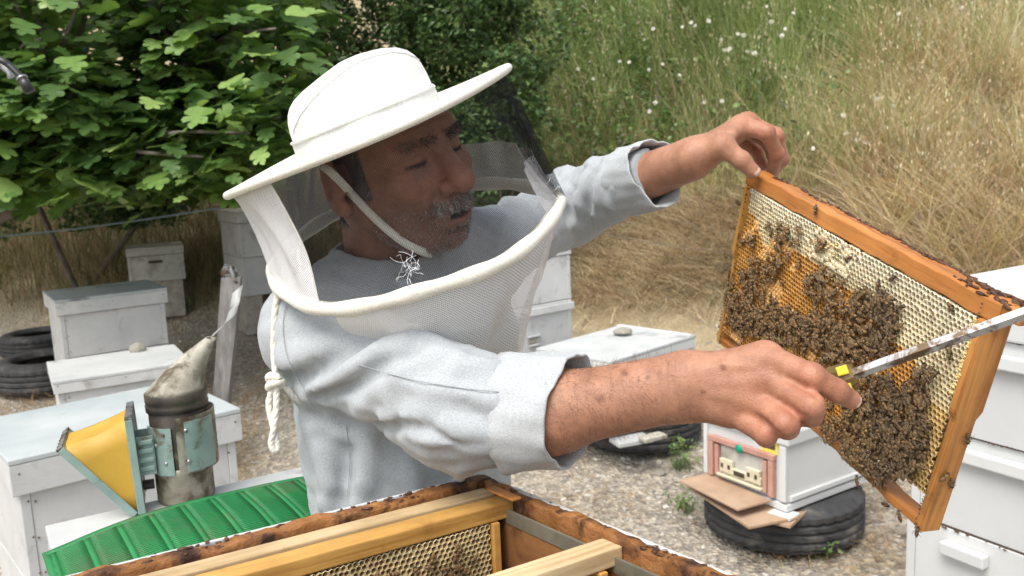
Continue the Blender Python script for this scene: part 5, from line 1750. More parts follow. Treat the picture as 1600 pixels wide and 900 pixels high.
def head_sdf(P):
    """local: x forward, y his left, z up"""
    Q = P.copy(); Q[..., 1] = np.abs(P[..., 1])
    d = sd_ell(P, (-.018, 0, .030), (.093, .075, .084))
    d = smin(d, sd_ell(P, (.030, 0, -.030), (.064, .062, .080)), .03)
    d = smin(d, sd_cap(Q, (-.012, .056, -.050), (.050, .034, -.100), .020, .017), .03)
    d = smin(d, sd_ell(P, (.066, 0, -.104), (.024, .026, .020)), .022)
    d = smin(d, sd_ell(P, (.052, 0, .038), (.030, .050, .030)), .025)             # forehead
    d = smin(d, sd_cap(Q, (.083, .010, .014), (.066, .047, .014), .0085, .0085), .016)   # brow
    d = smin(d, sd_ell(Q, (.060, .044, -.028), (.022, .022, .018)), .02)          # cheekbone
    d = smin(d, sd_ell(P, (.080, 0, -.070), (.022, .032, .026)), .02)             # muzzle
    d = ssub(d, sd_ell(Q, (.094, .031, -.003), (.016, .0175, .0125)), .012)       # eye sockets
    d = smin(d, sd_ell(Q, (.0715, .031, -.003), (.0145, .0160, .0125)), .004)     # closed lids over the eyes
    d = smin(d, sd_cap(Q, (.0825, .020, -.0175), (.076, .043, -.0155), .0035, .0030), .006)  # bags
    d = ssub(d, sd_cap(Q, (.0885, .021, -.0078), (.0800, .044, -.0070), .0019, .0014), .002)  # lid slit
    d = ssub(d, sd_cap(Q, (.0835, .019, -.0235), (.0725, .046, -.0235), .0014, .0010), .004)
    d = ssub(d, sd_cap(Q, (.0885, .020, .0050), (.0780, .046, .0040), .0011, .0008), .003)
    d = ssub(d, sd_cap(Q, (.0945, .0065, .010), (.0900, .0075, .030), .0014, .0008), .004)
    d = smin(d, sd_cap(P, (.088, 0, .010), (.113, 0, -.031), .0085, .0130), .012)  # nose
    d = smin(d, sd_ell(P, (.115, 0, -.037), (.0150, .0150, .0132)), .008)
    d = smin(d, sd_ell(Q, (.098, .0145, -.041), (.0115, .0085, .0085)), .006)
    d = ssub(d, sd_ell(Q, (.104, .0065, -.051), (.005, .0035, .004)), .003)       # nostrils
    d = ssub(d, sd_cap(Q, (.094, .022, -.042), (.079, .037, -.080), .0030, .0022), .006)  # folds by the mouth
    d = smin(d, sd_cap(Q, (.1015, .0, -.0655), (.090, .022, -.0715), .0052, .0030), .006)  # upper lip
    d = smin(d, sd_cap(Q, (.0985, .0, -.0835), (.089, .019, -.0795), .0062, .0035), .006)  # lower lip
    d = ssub(d, sd_ell(P, (.1035, 0, -.0755), (.018, .0160, .0058)), .003)        # parted mouth
    d = ssub(d, sd_cap(Q, (.092, 0, -.094), (.086, .014, -.094), .003, .002), .008)
    # ears
    er = rot_np('Z', 22) @ rot_np('Y', 12)
    ec = (-.016, .085, -.016)
    ear = sd_ell(Q, ec, (.024, .0095, .039), er)
    ear = ssub(ear, sd_ell(Q, (-.012, .095, -.010), (.013, .008, .022), er), .004)
    ear = smin(ear, sd_ell(Q, (-.004, .084, -.046), (.009, .0075, .011)), .006)
    ear = smin(ear, sd_ell(Q, (.002, .083, -.018), (.006, .006, .010)), .005)
    d = smin(d, ear, .006)
    # wrinkles
    z = P[..., 2]; x = P[..., 0]
    fore = np.clip((x - .04) / .03, 0, 1) * np.clip((z - .025) / .01, 0, 1) * np.clip((.07 - z) / .01, 0, 1)
    d = d + fore * .0013 * np.sin(z * 560 + 14 * Q[..., 1])
    crow = np.clip(1 - np.abs(Q[..., 1] - .056) / .012, 0, 1) * np.clip(1 - np.abs(z + .008) / .022, 0, 1)
    d = d + crow * .0012 * np.sin(z * 900 + x * 300)
    jw = np.clip((-.02 - z) / .03, 0, 1) * np.clip((x - .0) / .03, 0, 1)
    d = d + jw * .0007 * np.sin(z * 300 + x * 420) * np.sin(Q[..., 1] * 330 + z * 160)
    d = ssub(d, sd_cap(Q, (.062, .055, -.018), (.050, .058, -.075), .0016, .0012), .006)
    # nothing of the skull reaches through the hat
    hx = (P - BCl) @ e1l; hy = (P - BCl) @ e2l; hz = (P - BCl) @ BNl
    ins = np.maximum((np.sqrt((hx / .0865) ** 2 + (hy / .094) ** 2) - 1) * .086, hz - .064)
    d = np.where(hz > -.004, np.maximum(d, ins), d)
    # neck
    d = smin(d, sd_cap(P, (-.030, 0, -.050), (-.066, 0, -.20), .056, .064), .03)
    d = smin(d, sd_cap(Q, (-.03, .05, -.05), (-.02, .022, -.17), .010, .012), .02)
    return d


# ------------------------------------------------------------------ arms and hands (picture x, y, depth -> place)
def J(l): return [(at(p[0], p[1], p[2]), p[3]) for p in l]


R_SH, R_EL, R_WR = at(490, 515, 1.10), at(712, 638, .970), at(1064, 604, .868)
R_ELS = at(716, 672, .968)      # the forearm itself lies low in the sleeve
L_SH, L_EL, L_WR = at(760, 395, 1.30), at(885, 325, 1.46), at(1082, 248, 1.245)
HAND_R = {
    'index': J([(1196, 560, .838, .0150), (1268, 588, .800, .0118), (1308, 611, .806, .0102), (1331, 625, .815, .0088)]),
    'middle': J([(1204, 592, .832, .0145), (1266, 634, .790, .0120), (1266, 648, .818, .0108), (1246, 646, .838, .0098)]),
    'ring': J([(1178, 624, .838, .0140), (1228, 661, .800, .0115), (1230, 668, .826, .0104), (1212, 664, .845, .0094)]),
    'little': J([(1142, 643, .850, .0130), (1196, 677, .820, .0104), (1197, 682, .842, .0094), (1184, 676, .858, .0086)]),
    'thumb': J([(1100, 590, .880, .0170), (1168, 578, .885, .0150), (1235, 590, .872, .0125), (1283, 606, .858, .0105)]),
}
HAND_L = {
    'index': J([(1160, 196, 1.248, .0140), (1198, 207, 1.225, .0112), (1214, 240, 1.245, .0100), (1207, 266, 1.266, .0085)]),
    'middle': J([(1168, 192, 1.275, .0140), (1212, 212, 1.268, .0112), (1222, 248, 1.285, .0100), (1206, 272, 1.290, .0086)]),
    'ring': J([(1160, 200, 1.302, .0135), (1200, 220, 1.312, .0108), (1212, 254, 1.315, .0096), (1200, 276, 1.305, .0084)]),
    'little': J([(1146, 212, 1.325, .0125), (1182, 234, 1.342, .0098), (1192, 262, 1.340, .0088), (1184, 280, 1.325, .0078)]),
    'thumb': J([(1104, 240, 1.235, .0180), (1128, 228, 1.205, .0145), (1158, 250, 1.196, .0118), (1176, 268, 1.200, .0104)]),
}


def hand_sdf(P, H, wrist, elbow, r_el, r_wr, flat=None):
    d = sd_cap(P, elbow, elbow.lerp(wrist, .45), r_el, r_el * .93)
    d = smin(d, sd_cap(P, elbow.lerp(wrist, .40), wrist, r_el * .92, r_wr), .02)
    # wrist is wider than thick: two bones side by side
    i0, l0 = H['index'][0][0], H['little'][0][0]
    ac = (i0 - l0).normalized()
    for s in (-1, 1):
        d = smin(d, sd_cap(P, elbow.lerp(wrist, .55), wrist + ac * s * .010, r_wr * .9, r_wr * .80), .015)
    # palm
    mcp = [H[k][0] for k in ('index', 'middle', 'ring', 'little')]
    offs = (.014, .005, -.005, -.014)
    for (p, r), o in zip(mcp, offs):
        d = smin(d, sd_cap(P, wrist + ac * o, p, .0185, r * 1.02), .014)
    for i in range(3): d = smin(d, sd_cap(P, mcp[i][0].lerp(wrist, .12), mcp[i + 1][0].lerp(wrist, .12), .0125, .0125), .012)
    return d


def fingers_sdf(P, d, H):
    for k in ('index', 'middle', 'ring', 'little', 'thumb'):
        J_ = H[k]; f = None
        for i in range(3):
            c = sd_cap(P, J_[i][0], J_[i + 1][0], J_[i][1] * (.97 if i else .95), J_[i + 1][1])
            f = c if f is None else smin(f, c, .004)
        for i in (1, 2): f = smin(f, sd_ell(P, J_[i][0], (J_[i][1] * 1.06,) * 3), .003)     # knuckles
        d = smin(d, f, .0045 if k != 'thumb' else .012)
    for k in ('index', 'middle', 'ring', 'little'):        # knuckle heads
        p, r = H[k][0]
        d = smin(d, sd_ell(P, p, (r * 1.05,) * 3), .007)
    return d


VIEW_R = (CAM - at(1196, 560, .838)).normalized()


def right_arm(P):
    d = hand_sdf(P, HAND_R, R_WR, R_ELS, .0445, .0290)
    # mass between thumb and palm
    d = smin(d, sd_cap(P, R_WR, HAND_R['thumb'][1][0], .022, .017), .018)
    d = fingers_sdf(P, d, HAND_R)
    # grooves between the fingers
    for k0, k1 in (('index', 'middle'), ('middle', 'ring'), ('ring', 'little')):
        a0 = (HAND_R[k0][0][0] + HAND_R[k1][0][0]) / 2; a1 = (HAND_R[k0][1][0] + HAND_R[k1][1][0]) / 2
        d = ssub(d, sd_cap(P, a0.lerp(a1, .45) + VIEW_R * .0125, a1.lerp(a0, -.10) + VIEW_R * .0085, .0016, .0034), .0045)
    for pl in (((1090, 585), (1130, 566), (1170, 572)), ((1110, 618), (1150, 600), (1185, 606))):      # veins
        q_ = [at(px_, py_, .845) for px_, py_ in pl]
        q_ = [R_WR.lerp(HAND_R['middle'][0][0], t) + VIEW_R * (.019 - .006 * t) + CU * o for t, o in ((.15, .012 - .02 * (pl[0][1] > 600)), (.5, .018 - .026 * (pl[0][1] > 600)), (.85, .012 - .02 * (pl[0][1] > 600)))]
        for i in range(2): d = smin(d, sd_cap(P, q_[i], q_[i + 1], .0018, .0018), .004)
    # tendons and skin creases on the back
    for k in ('index', 'middle', 'ring'):
        p = HAND_R[k][0][0]; t = R_WR.lerp(p, .35) + VIEW_R * .018
        d = smin(d, sd_cap(P, t, p + VIEW_R * .010, .0022, .0032), .008)
    a = (R_WR - R_EL).normalized(); s = (P - v3(R_WR)) @ v3(a)
    d = d + .0009 * np.exp(-((s - .004) / .010) ** 2) * np.sin(s * 900)
    for k in ('index', 'middle', 'ring', 'little'):
        p0, p1 = HAND_R[k][0][0], HAND_R[k][1][0]
        ax = v3((p1 - p0).normalized()); q = (P - v3(p1)) @ ax
        near = np.exp(-(np.linalg.norm(P - v3(p1), axis=-1) / .013) ** 4)
        d = d + near * .0007 * np.sin(q * 1500)
    return d


def left_arm(P):
    d = hand_sdf(P, HAND_L, L_WR, L_EL, .0415, .0275)
    d = smin(d, sd_cap(P, L_WR, HAND_L['thumb'][1][0], .022, .0155), .016)
    d = fingers_sdf(P, d, HAND_L)
    d = smin(d, sd_cap(P, HAND_L['thumb'][1][0], HAND_L['index'][0][0], .0085, .010), .010)   # web
    for k in ('index', 'thumb'):
        p0, p1 = HAND_L[k][0][0], HAND_L[k][1][0]
        ax = v3((p1 - p0).normalized()); q = (P - v3(p1)) @ ax
        near = np.exp(-(np.linalg.norm(P - v3(p1), axis=-1) / .014) ** 4)
        d = d + near * .0008 * np.sin(q * 1300)
    return d


def bounds(pts, m):
    A = np.array([tuple(p) for p in pts]); return A.min(0) - m, A.max(0) + m


def pts_of(H): return [j[0] for k in H.values() for j in k]


SH_MID = (R_SH + L_SH) / 2
PELV = at(652, 900, 1.205)
S_AX = (L_SH - R_SH); S_AX.z *= .5; S_AX.normalize()
T_UP = (SH_MID - PELV).normalized(); S_AX = (S_AX - T_UP * S_AX.dot(T_UP)).normalized()
T_FW = T_UP.cross(S_AX).normalized()
if T_FW.dot(CF) > 0: T_FW = -T_FW
T_LEN = (SH_MID - PELV).length


def torso_core(P, grow=0.0, prof=None):
    q = P - v3(PELV)
    t = (q @ v3(T_UP)) / T_LEN; x = q @ v3(S_AX); y = q @ v3(T_FW)
    tc = np.clip(t, -.4, 1.25)
    a = np.interp(tc, [-.4, 0, .25, .55, .85, 1.0, 1.12, 1.25], [.165, .160, .142, .158, .172, .150, .085, .04]).astype(np.float32) + grow
    b = np.interp(tc, [-.4, 0, .25, .55, .85, 1.0, 1.12, 1.25], [.115, .112, .102, .112, .112, .090, .065, .04]).astype(np.float32) + grow
    k = np.sqrt((x / a) ** 2 + (y / b) ** 2)
    d = (k - 1) * np.minimum(a, b)
    cap = np.maximum((t - 1.25) * T_LEN, (-.4 - t) * T_LEN)
    return np.maximum(d, cap)


def body_core(P):
    d = torso_core(P, -.012)
    d = smin(d, sd_cap(P, R_SH, R_EL, .046, .040), .04)
    d = smin(d, sd_cap(P, L_SH, L_EL, .046, .040), .04)
    return smin(d, sd_cap(P, MH @ Vector((-.06, 0, -.17)), SH_MID, .060, .075), .05)


HIP = PELV - T_UP * .10
FOOT_R, FOOT_L = Vector((HIP.x - .10, HIP.y + .02, .04)), Vector((HIP.x + .10, HIP.y + .16, .04))
def legs_core(P, g=0.0):
    d = None
    for s, ft in ((-1, FOOT_R), (1, FOOT_L)):
        h = HIP + S_AX * s * .085; k = (h + ft) / 2 + T_FW * .03
        for a, b, r0, r1 in ((h, k, .080, .056), (k, ft, .056, .040)):
            c = sd_cap(P, a, b, r0 + g, r1 + g); d = c if d is None else smin(d, c, .03)
    return smin(d, sd_ell(P, HIP, (.15 + g, .12 + g, .12 + g)), .05)


SKIN = np.array((.375, .196, .122))
def skin_cols(V, local=None, kind='arm'):
    n = len(V); C = np.repeat(SKIN[None], n, 0)
    if kind == 'head':
        L = local
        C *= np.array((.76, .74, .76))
        ay = np.abs(L[:, 1])
        hm = (((L[:, 0] < .045) & (L[:, 2] > .030)) | ((L[:, 0] < .012) & (L[:, 2] > .006)) | ((L[:, 0] < -.035) & (L[:, 2] > -.075)) | ((L[:, 0] > .002) & (L[:, 0] < .026) & (L[:, 2] > -.040) & (ay > .05))) & (ay < .0775)
        C = np.where(hm[:, None], np.array((.075, .062, .055)), C)  # hair shadow put into the skin colour: scalp under the strands painted dark
        lip = np.exp(-(((L[:, 0] - .098) / .012) ** 2 + (ay / .020) ** 4 + ((L[:, 2] + .0745) / .0105) ** 4))
        C = C * (1 - lip[:, None] * .6) + np.array((.36, .12, .09)) * lip[:, None] * .6
        mouth = np.exp(-(((ay) / .016) ** 4 + ((L[:, 2] + .0755) / .0055) ** 4)) * (L[:, 0] < .0985) * (L[:, 0] > .080)
        C = C * (1 - mouth[:, None] * .85)
        nose = np.exp(-(((L[:, 0] - .108) / .02) ** 2 + (ay / .016) ** 2 + ((L[:, 2] + .036) / .018) ** 2))
        C = C * (1 + nose[:, None] * np.array((.12, -.08, -.1)))
        beard = np.clip((-.040 - L[:, 2]) / .02, 0, 1) * np.clip((L[:, 0] + .01) / .03, 0, 1) * np.clip((L[:, 2] + .135) / .02, 0, 1)
        C = C * (1 - .28 * beard[:, None]) + np.array((.10, .095, .09)) * .16 * beard[:, None]
        slit = np.exp(-(((L[:, 2] + .0074) / .0024) ** 2)) * ((ay > .018) & (ay < .047) & (L[:, 0] > .074) & (L[:, 0] < .09))
        C = C * (1 - .8 * slit[:, None])
    else:
        w_ = V - np.array(CAM); dd = w_ @ np.array(CF); sx_ = 800 + FPX * (w_ @ np.array(CR)) / dd; sy_ = 450 - FPX * (w_ @ np.array(CU)) / dd
        for a_, b_, r_ in ((938, 622, 8), (976, 582, 6), (1012, 590, 4), (1130, 575, 5), (1098, 612, 4)):      # age spots
            k_ = np.exp(-(((sx_ - a_) ** 2 + (sy_ - b_) ** 2) / r_ ** 2) ** 2) * (dd < .95)
            C = C * (1 - k_[:, None] * np.array((.42, .50, .52)))
        f = vnoise(V[:, 0] * 40 + V[:, 2] * 31, V[:, 1] * 40 - V[:, 2] * 17, 1.0, 3)
        C = C * (.88 + .22 * f[:, None])
        for H in (HAND_R, HAND_L):
            for k in ('index', 'middle', 'ring', 'little'):
                for i in (0, 1, 2):
                    w = np.exp(-(np.linalg.norm(V - v3(H[k][i][0]), axis=1) / .017) ** 2)
                    C = C * (1 + w[:, None] * np.array((.06, -.16, -.18)) * .8)
    return C


_parts = []
V, F = surface_nets(head_sdf, (-.125, -.105, -.215), (.135, .105, .14), .0023)
Vw = V @ np.array(MH)[:3, :3].T + np.array(MH)[:3, 3]
HEADV, HEADF = V, F
_parts.append((Vw, F, skin_cols(Vw, V, 'head')))
lo, hi = bounds(pts_of(HAND_R) + [R_WR, R_ELS], .052)
V, F = surface_nets(right_arm, lo, hi, .0024); ARM_R = (V, F)
_parts.append((V, F, skin_cols(V)))
lo, hi = bounds(pts_of(HAND_L) + [L_WR, L_EL], .05)
V, F = surface_nets(left_arm, lo, hi, .0028)
_parts.append((V, F, skin_cols(V)))
lo, hi = bounds([R_SH, L_SH, R_EL, L_EL, PELV - T_UP * .15, SH_MID], .18)
V, F = surface_nets(body_core, lo, hi, .012); _parts.append((V, F, skin_cols(V)))
lo, hi = bounds([HIP, FOOT_R, FOOT_L], .2)
V, F = surface_nets(legs_core, lo, hi, .016); _parts.append((V, F, skin_cols(V)))


def skin_mat():
    m, nt, b = newmat('weathered_skin')
    a = N(nt, 'ShaderNodeAttribute', attribute_name='col')
    n1 = noise(nt, 48, 8, .7, rand=False); c = mixc(nt, 1.0, a.outputs['Color'], ramp(nt, n1.outputs['Fac'], [(.3, (.72, .64, .62)), (.7, (1.14, 1.12, 1.10))]).outputs[0], 'MULTIPLY')
    n2 = noise(nt, 220, 4, .6, rand=False); f = ramp(nt, n2.outputs['Fac'], [(.62, 0.0), (.72, 1.0)]).outputs[0]
    c = mixc(nt, f, c, mixc(nt, .45, c, (.22, .09, .055)))
    nt.links.new(c, b.inputs['Base Color']); b.inputs['Roughness'].default_value = .52
    b.inputs['Subsurface Weight'].default_value = .12; b.inputs['Subsurface Radius'].default_value = (1.0, .35, .2); b.inputs['Subsurface Scale'].default_value = .006
    b.inputs['Specular IOR Level'].default_value = .4
    v = N(nt, 'ShaderNodeTexVoronoi'); v.inputs['Scale'].default_value = 520; tc = N(nt, 'ShaderNodeTexCoord'); nt.links.new(tc.outputs['Object'], v.inputs['Vector'])
    n3 = noise(nt, 130, 6, .7, rand=False); ad = N(nt, 'ShaderNodeMath', operation='ADD'); nt.links.new(v.outputs['Distance'], ad.inputs[0]); nt.links.new(n3.outputs['Fac'], ad.inputs[1])
    bump(nt, b, ad.outputs[0], .22, .0016)
    return m
MAT['skin'] = skin_mat()
V, F, C = merge(_parts)
ORG = Vector((HIP.x, HIP.y, 0.0))
person = link('person', np_mesh('person', V - np.array(ORG), F, True, C), MAT['skin'], loc=ORG)
tag(person, 'man in pale blue shirt lifting the brood frame with both hands', 'person')


def pchild(name, V, F, mat, col=None, smooth=True, parent=None, uv=None, kind=None):
    V = np.asarray([tuple(v) for v in V]) if not isinstance(V, np.ndarray) else V
    o = link(name, np_mesh(name, V - np.array(ORG), np.asarray(F), smooth, col, uv=uv), mat, parent or person)
    if kind: o['kind'] = kind
    return o


# ------------------------------------------------------------------ nails, lashes, hair
MAT['nail_skin'] = surf('fingernail', (.52, .33, .25), (.60, .41, .32), 60, .35, bstr=0, spec=.5)
def nail(H, k, toward, w=.0056, l=.0080):
    p0, p1 = H[k][2][0], H[k][3][0]; r = H[k][3][1]
    ax = (p1 - p0).normalized(); nz = (toward - ax * toward.dot(ax)).normalized(); sx = ax.cross(nz)
    V = []; F = []
    nu, nv = 8, 8
    for i in range(nu + 1):
        for j in range(nv + 1):
            u = i / nu * 2 - 1; v = j / nv * 2 - 1
            # rounded rectangle, curved across
            uu = u * math.sqrt(1 - .35 * v * v); vv = v * math.sqrt(1 - .30 * u * u)
            a = uu * w / r
            q = p1 + ax * (vv * l * .5 + r * .22) + sx * math.sin(a) * r * 1.0 + nz * (math.cos(a) * r * 1.0 - r * .30 * max(0, vv) ** 2 - .0002)
            V.append(q)
    for i in range(nu):
        for j in range(nv):
            a = i * (nv + 1) + j; F.append((a, a + nv + 1, a + nv + 2, a + 1))
    o = pchild('fingernail', V, F, MAT['nail_skin']); s = o.modifiers.new('s', 'SOLIDIFY'); s.thickness = .0008
nail(HAND_R, 'index', (VIEW_R + CR * .5 - CU * .1).normalized())
nail(HAND_L, 'thumb', (-CF + CR * .45 + CU * .1).normalized(), .0082, .0115)


def strands(roots, dirs, length, width, col, curl=.3, seg=2):
    n = len(roots); t = RNG.normal(0, 1, (n, 3)); s = np.cross(dirs, t); s /= np.linalg.norm(s, axis=1)[:, None] + 1e-9
    bend = np.cross(dirs, s) * RNG.normal(0, curl, (n, 1))
    V = np.zeros((n, seg + 1, 2, 3))
    for i in range(seg + 1):
        k = i / seg
        c = roots + dirs * (length * k)[:, None] + bend * (length * k * k)[:, None]
        w = (width * (1 - .7 * k) * .5)
        w = w[:, None] if hasattr(w, '__len__') else w
        V[:, i, 0] = c - s * w; V[:, i, 1] = c + s * w
    idx = np.arange(n * (seg + 1) * 2).reshape(n, seg + 1, 2)
    F = np.stack([idx[:, :-1, 0], idx[:, :-1, 1], idx[:, 1:, 1], idx[:, 1:, 0]], -1).reshape(-1, 4)
    return V.reshape(-1, 3), F, np.repeat(col, (seg + 1) * 2, 0)


def vert_normals(V, F):
    n = np.cross(V[F[:, 2]] - V[F[:, 0]], V[F[:, 3]] - V[F[:, 1]]); N_ = np.zeros_like(V)
    for k in range(4): np.add.at(N_, F[:, k], n)
    return N_ / (np.linalg.norm(N_, axis=1)[:, None] + 1e-12)


MAT['hair'] = vcol('hair', .5, 200, .2, spec=.4)
HN = vert_normals(HEADV, HEADF)
_c = np.array((-.0, 0, 0)); 
if np.mean(np.sum(HN * (HEADV - _c), 1)) < 0: HN = -HN
mh3 = np.array(MH)[:3, :3]; mh0 = np.array(MH)[:3, 3]
def head_strands(name, mask, n, ln, wd, cols, down=(0, 0, -1), lay=.6, jit=.0012, curl=.3, w=None):
    ii = np.nonzero(mask)[0]
    if len(ii) == 0: return
    k = RNG.choice(ii, n); r = HEADV[k] + RNG.normal(0, jit, (n, 3)) * (1 - np.abs(HN[k])) ; nn = HN[k]
    dn = np.array(down, float); dn = dn[None] - (nn @ dn)[:, None] * nn
    d = nn * (1 - lay) + dn * lay + RNG.normal(0, .18, (n, 3)); d /= np.linalg.norm(d, axis=1)[:, None]
    V, F, C = strands(r @ mh3.T + mh0, d @ mh3.T, RNG.uniform(.6, 1.2, n) * ln, np.full(n, wd), mixcols(n, cols, w), curl)
    return pchild(name, V, F, MAT['hair'], C, kind=None)
X, Y, Z = HEADV[:, 0], HEADV[:, 1], HEADV[:, 2]; AY = np.abs(Y)
_ear = (((X + .014) / .036) ** 2 + ((Z + .014) / .048) ** 2 < 1) & (AY > .060)
_hl = ((X < .045) & (Z > .030)) | ((X < .012) & (Z > .006)) | ((X < -.035) & (Z > -.075)) | ((X > .002) & (X < .026) & (Z > -.040) & (AY > .050))
head_strands('hair', _hl & ~_ear & (AY < .0765), 11000, .0085, .0007, [(.035, .032, .03), (.06, .057, .055), (.16, .155, .15), (.28, .27, .26)], down=(-.45, 0, -1), lay=.86, w=[.4, .3, .2, .1])
head_strands('eyebrow', (X > .06) & (Z > .012) & (Z < .021) & (AY > .008) & (AY < .050), 420, .009, .00055, [(.03, .026, .022), (.09, .08, .075)], down=(0, 0, -.2), lay=.5)
head_strands('moustache', (X > .078) & (Z > -.068) & (Z < -.0545) & (AY < .030), 950, .0085, .00055, [(.44, .42, .39), (.26, .24, .22), (.08, .07, .06), (.60, .58, .55)], down=(.05, 0, -1), lay=.84, w=[.3, .3, .25, .15])
head_strands('stubble', (X > .015) & (Z < -.060) & (Z > -.135) & ((AY > .022) | (Z < -.088)), 5200, .0032, .00042, [(.36, .34, .31), (.12, .10, .09), (.5, .48, .45)], lay=.45)
head_strands('eyelashes', (X > .072) & (X < .092) & (np.abs(Z + .0062) < .0018) & (AY > .019) & (AY < .046), 160, .006, .0004, [(.02, .015, .012)], down=(.4, 0, -1), lay=.8)

AN = vert_normals(*ARM_R); VA, FA = ARM_R
_ax = v3((R_WR - R_ELS).normalized()); _s = (VA - v3(R_ELS)) @ _ax / (R_WR - R_ELS).length
_rad = VA - (v3(R_ELS) + np.outer(_s * (R_WR - R_ELS).length, _ax)); 
if np.mean(np.sum(AN * _rad, 1)[(_s > .3) & (_s < .9)]) < 0: AN = -AN
ii = np.nonzero((_s > .44) & (_s < 1.02) & (RNG.uniform(0, 1, len(_s)) < np.clip((1.1 - _s) / .3, .15, 1)))[0]
k = RNG.choice(ii, 2600); dn = np.array(-CU) * .8 + _ax * .5
d = dn[None] - np.sum(AN[k] * dn, 1)[:, None] * AN[k]; d = d * .85 + AN[k] * .28 + RNG.normal(0, .35, d.shape); d /= np.linalg.norm(d, axis=1)[:, None]
V, F, C = strands(VA[k], d, RNG.uniform(.006, .016, len(k)), np.full(len(k), .00021), mixcols(len(k), [(.06, .035, .022), (.12, .075, .05)]), .28, 3)
pchild('arm_hair', V, F, MAT['hair'], C, kind='stuff')
# ================================================================== shirt
def cloth_mat(name, c1, c2, stain=None):
    m, nt, b = newmat(name)
    n1 = noise(nt, 6, 6, .6, rand=False); c = ramp(nt, n1.outputs['Fac'], [(.3, c1), (.7, c2)]).outputs[0]
    n2 = noise(nt, 420, 3, .7, rand=False, stretch=(1, 1, 2.2)); c = mixc(nt, 1.0, c, ramp(nt, n2.outputs['Fac'], [(.35, (.80, .82, .84)), (.65, (1.12, 1.11, 1.10))]).outputs[0], 'MULTIPLY')
    nt.links.new(c, b.inputs['Base Color']); b.inputs['Roughness'].default_value = .85; b.inputs['Specular IOR Level'].default_value = .15
    b.inputs['Sheen Weight'].default_value = .15
    n3 = noise(nt, 45, 5, .6, rand=False); n4 = noise(nt, 700, 2, .6, rand=False)
    ad = N(nt, 'ShaderNodeMath', operation='MULTIPLY_ADD'); ad.inputs[1].default_value = .25
    nt.links.new(n4.outputs['Fac'], ad.inputs[0]); nt.links.new(n3.outputs['Fac'], ad.inputs[2])
    bump(nt, b, ad.outputs[0], .30, .004)
    return m
MAT['shirt'] = cloth_mat('chambray', (.345, .372, .386), (.405, .428, .438))
CUFF_R0, CUFF_R1 = at(794, 645, .950), at(893, 642, .917)
CUFF_L0, CUFF_L1 = at(972, 282, 1.345), at(1026, 264, 1.285)


def shirt_base(P):
    d = torso_core(P, .004)
    # right sleeve
    s = sd_cap(P, R_SH, R_EL, .057, .060)
    s = smin(s, sd_cap(P, R_EL, R_EL.lerp(CUFF_R0, .75), .060, .054), .03)
    s = smin(s, sd_cap(P, R_EL.lerp(CUFF_R0, .7), CUFF_R0.lerp(CUFF_R1, .25), .054, .043), .02)
    s = smin(s, sd_cap(P, CUFF_R0.lerp(CUFF_R1, .2), CUFF_R0.lerp(CUFF_R1, .7), .043, .042), .01)
    s = smin(s, sd_cap(P, R_SH.lerp(R_EL, .30) - CU * .012, R_EL, .050, .050), .03)
    d = smin(d, s, .035)
    l = sd_cap(P, L_SH, L_EL, .056, .056)
    l = smin(l, sd_cap(P, L_EL, L_EL.lerp(CUFF_L0, .8), .056, .044), .03)
    l = smin(l, sd_cap(P, L_EL.lerp(CUFF_L0, .75), CUFF_L0.lerp(CUFF_L1, .7), .044, .034), .02)
    l = smin(l, sd_cap(P, L_EL - CU * .02, CUFF_L0 - CU * .014, .040, .036), .025)
    d = smin(d, l, .035)
    d = smin(d, sd_cap(P, R_SH, SH_MID + T_UP * .035, .055, .070), .04)
    d = smin(d, sd_cap(P, L_SH, SH_MID + T_UP * .035, .055, .070), .04)
    return d


FOLDS = []   # (points, radius, blend, sign)
def fold(pl, r, k, sign=1, sink=.4, base=shirt_base):
    pts = []
    for px, py in pl:
        d = trace(base, px, py)
        if d is None: continue
        pts.append(at(px, py, d + r * sink * sign))
    if len(pts) > 1: FOLDS.append((smooth_curve(pts, 4) if len(pts) > 2 else pts, r, k, sign))
# right sleeve
fold([(446, 566), (500, 548), (548, 500), (600, 506)], .014, .022)
fold([(470, 618), (520, 600), (569, 568), (620, 540), (668, 536), (694, 556)], .015, .022)
fold([(560, 640), (610, 600), (650, 575), (705, 560)], .011, .02)
fold([(452, 590), (510, 575), (560, 542), (620, 520)], .008, .016, -1, .2)
fold([(500, 618), (560, 598), (600, 572), (640, 556)], .008, .016, -1, .2)
fold([(640, 604), (700, 612), (768, 622)], .006, .012)
fold([(600, 650), (680, 680), (760, 700)], .007, .015)
fold([(560, 664), (640, 668), (720, 690)], .006, .012, -1, .2)
fold([(700, 580), (740, 572), (780, 572)], .008, .014)
fold([(720, 640), (756, 652), (776, 668)], .006, .012, -1, .2)
fold([(500, 480), (545, 492), (610, 498)], .010, .018)
fold([(690, 664), (730, 672), (770, 688)], .006, .012)
# torso
fold([(482, 650), (500, 690), (512, 740), (514, 790)], .012, .02)
fold([(530, 650), (545, 700), (542, 760), (536, 795)], .009, .018, -1, .2)
fold([(575, 690), (570, 740), (560, 790)], .010, .02)
fold([(640, 715), (650, 760), (650, 790)], .006, .018)
fold([(478, 660), (520, 670), (570, 690)], .007, .015)
fold([(720, 735), (716, 760), (706, 780)], .008, .018)
# left sleeve
fold([(868, 300), (885, 268), (905, 258)], .012, .018)
fold([(900, 350), (908, 300), (925, 250)], .010, .016)
fold([(890, 345), (897, 305), (912, 262)], .007, .012, -1, .2)
fold([(930, 335), (935, 295), (952, 246)], .009, .015)
fold([(918, 340), (922, 300), (938, 252)], .006, .011, -1, .2)
fold([(955, 322), (962, 285), (968, 248)], .006, .012)


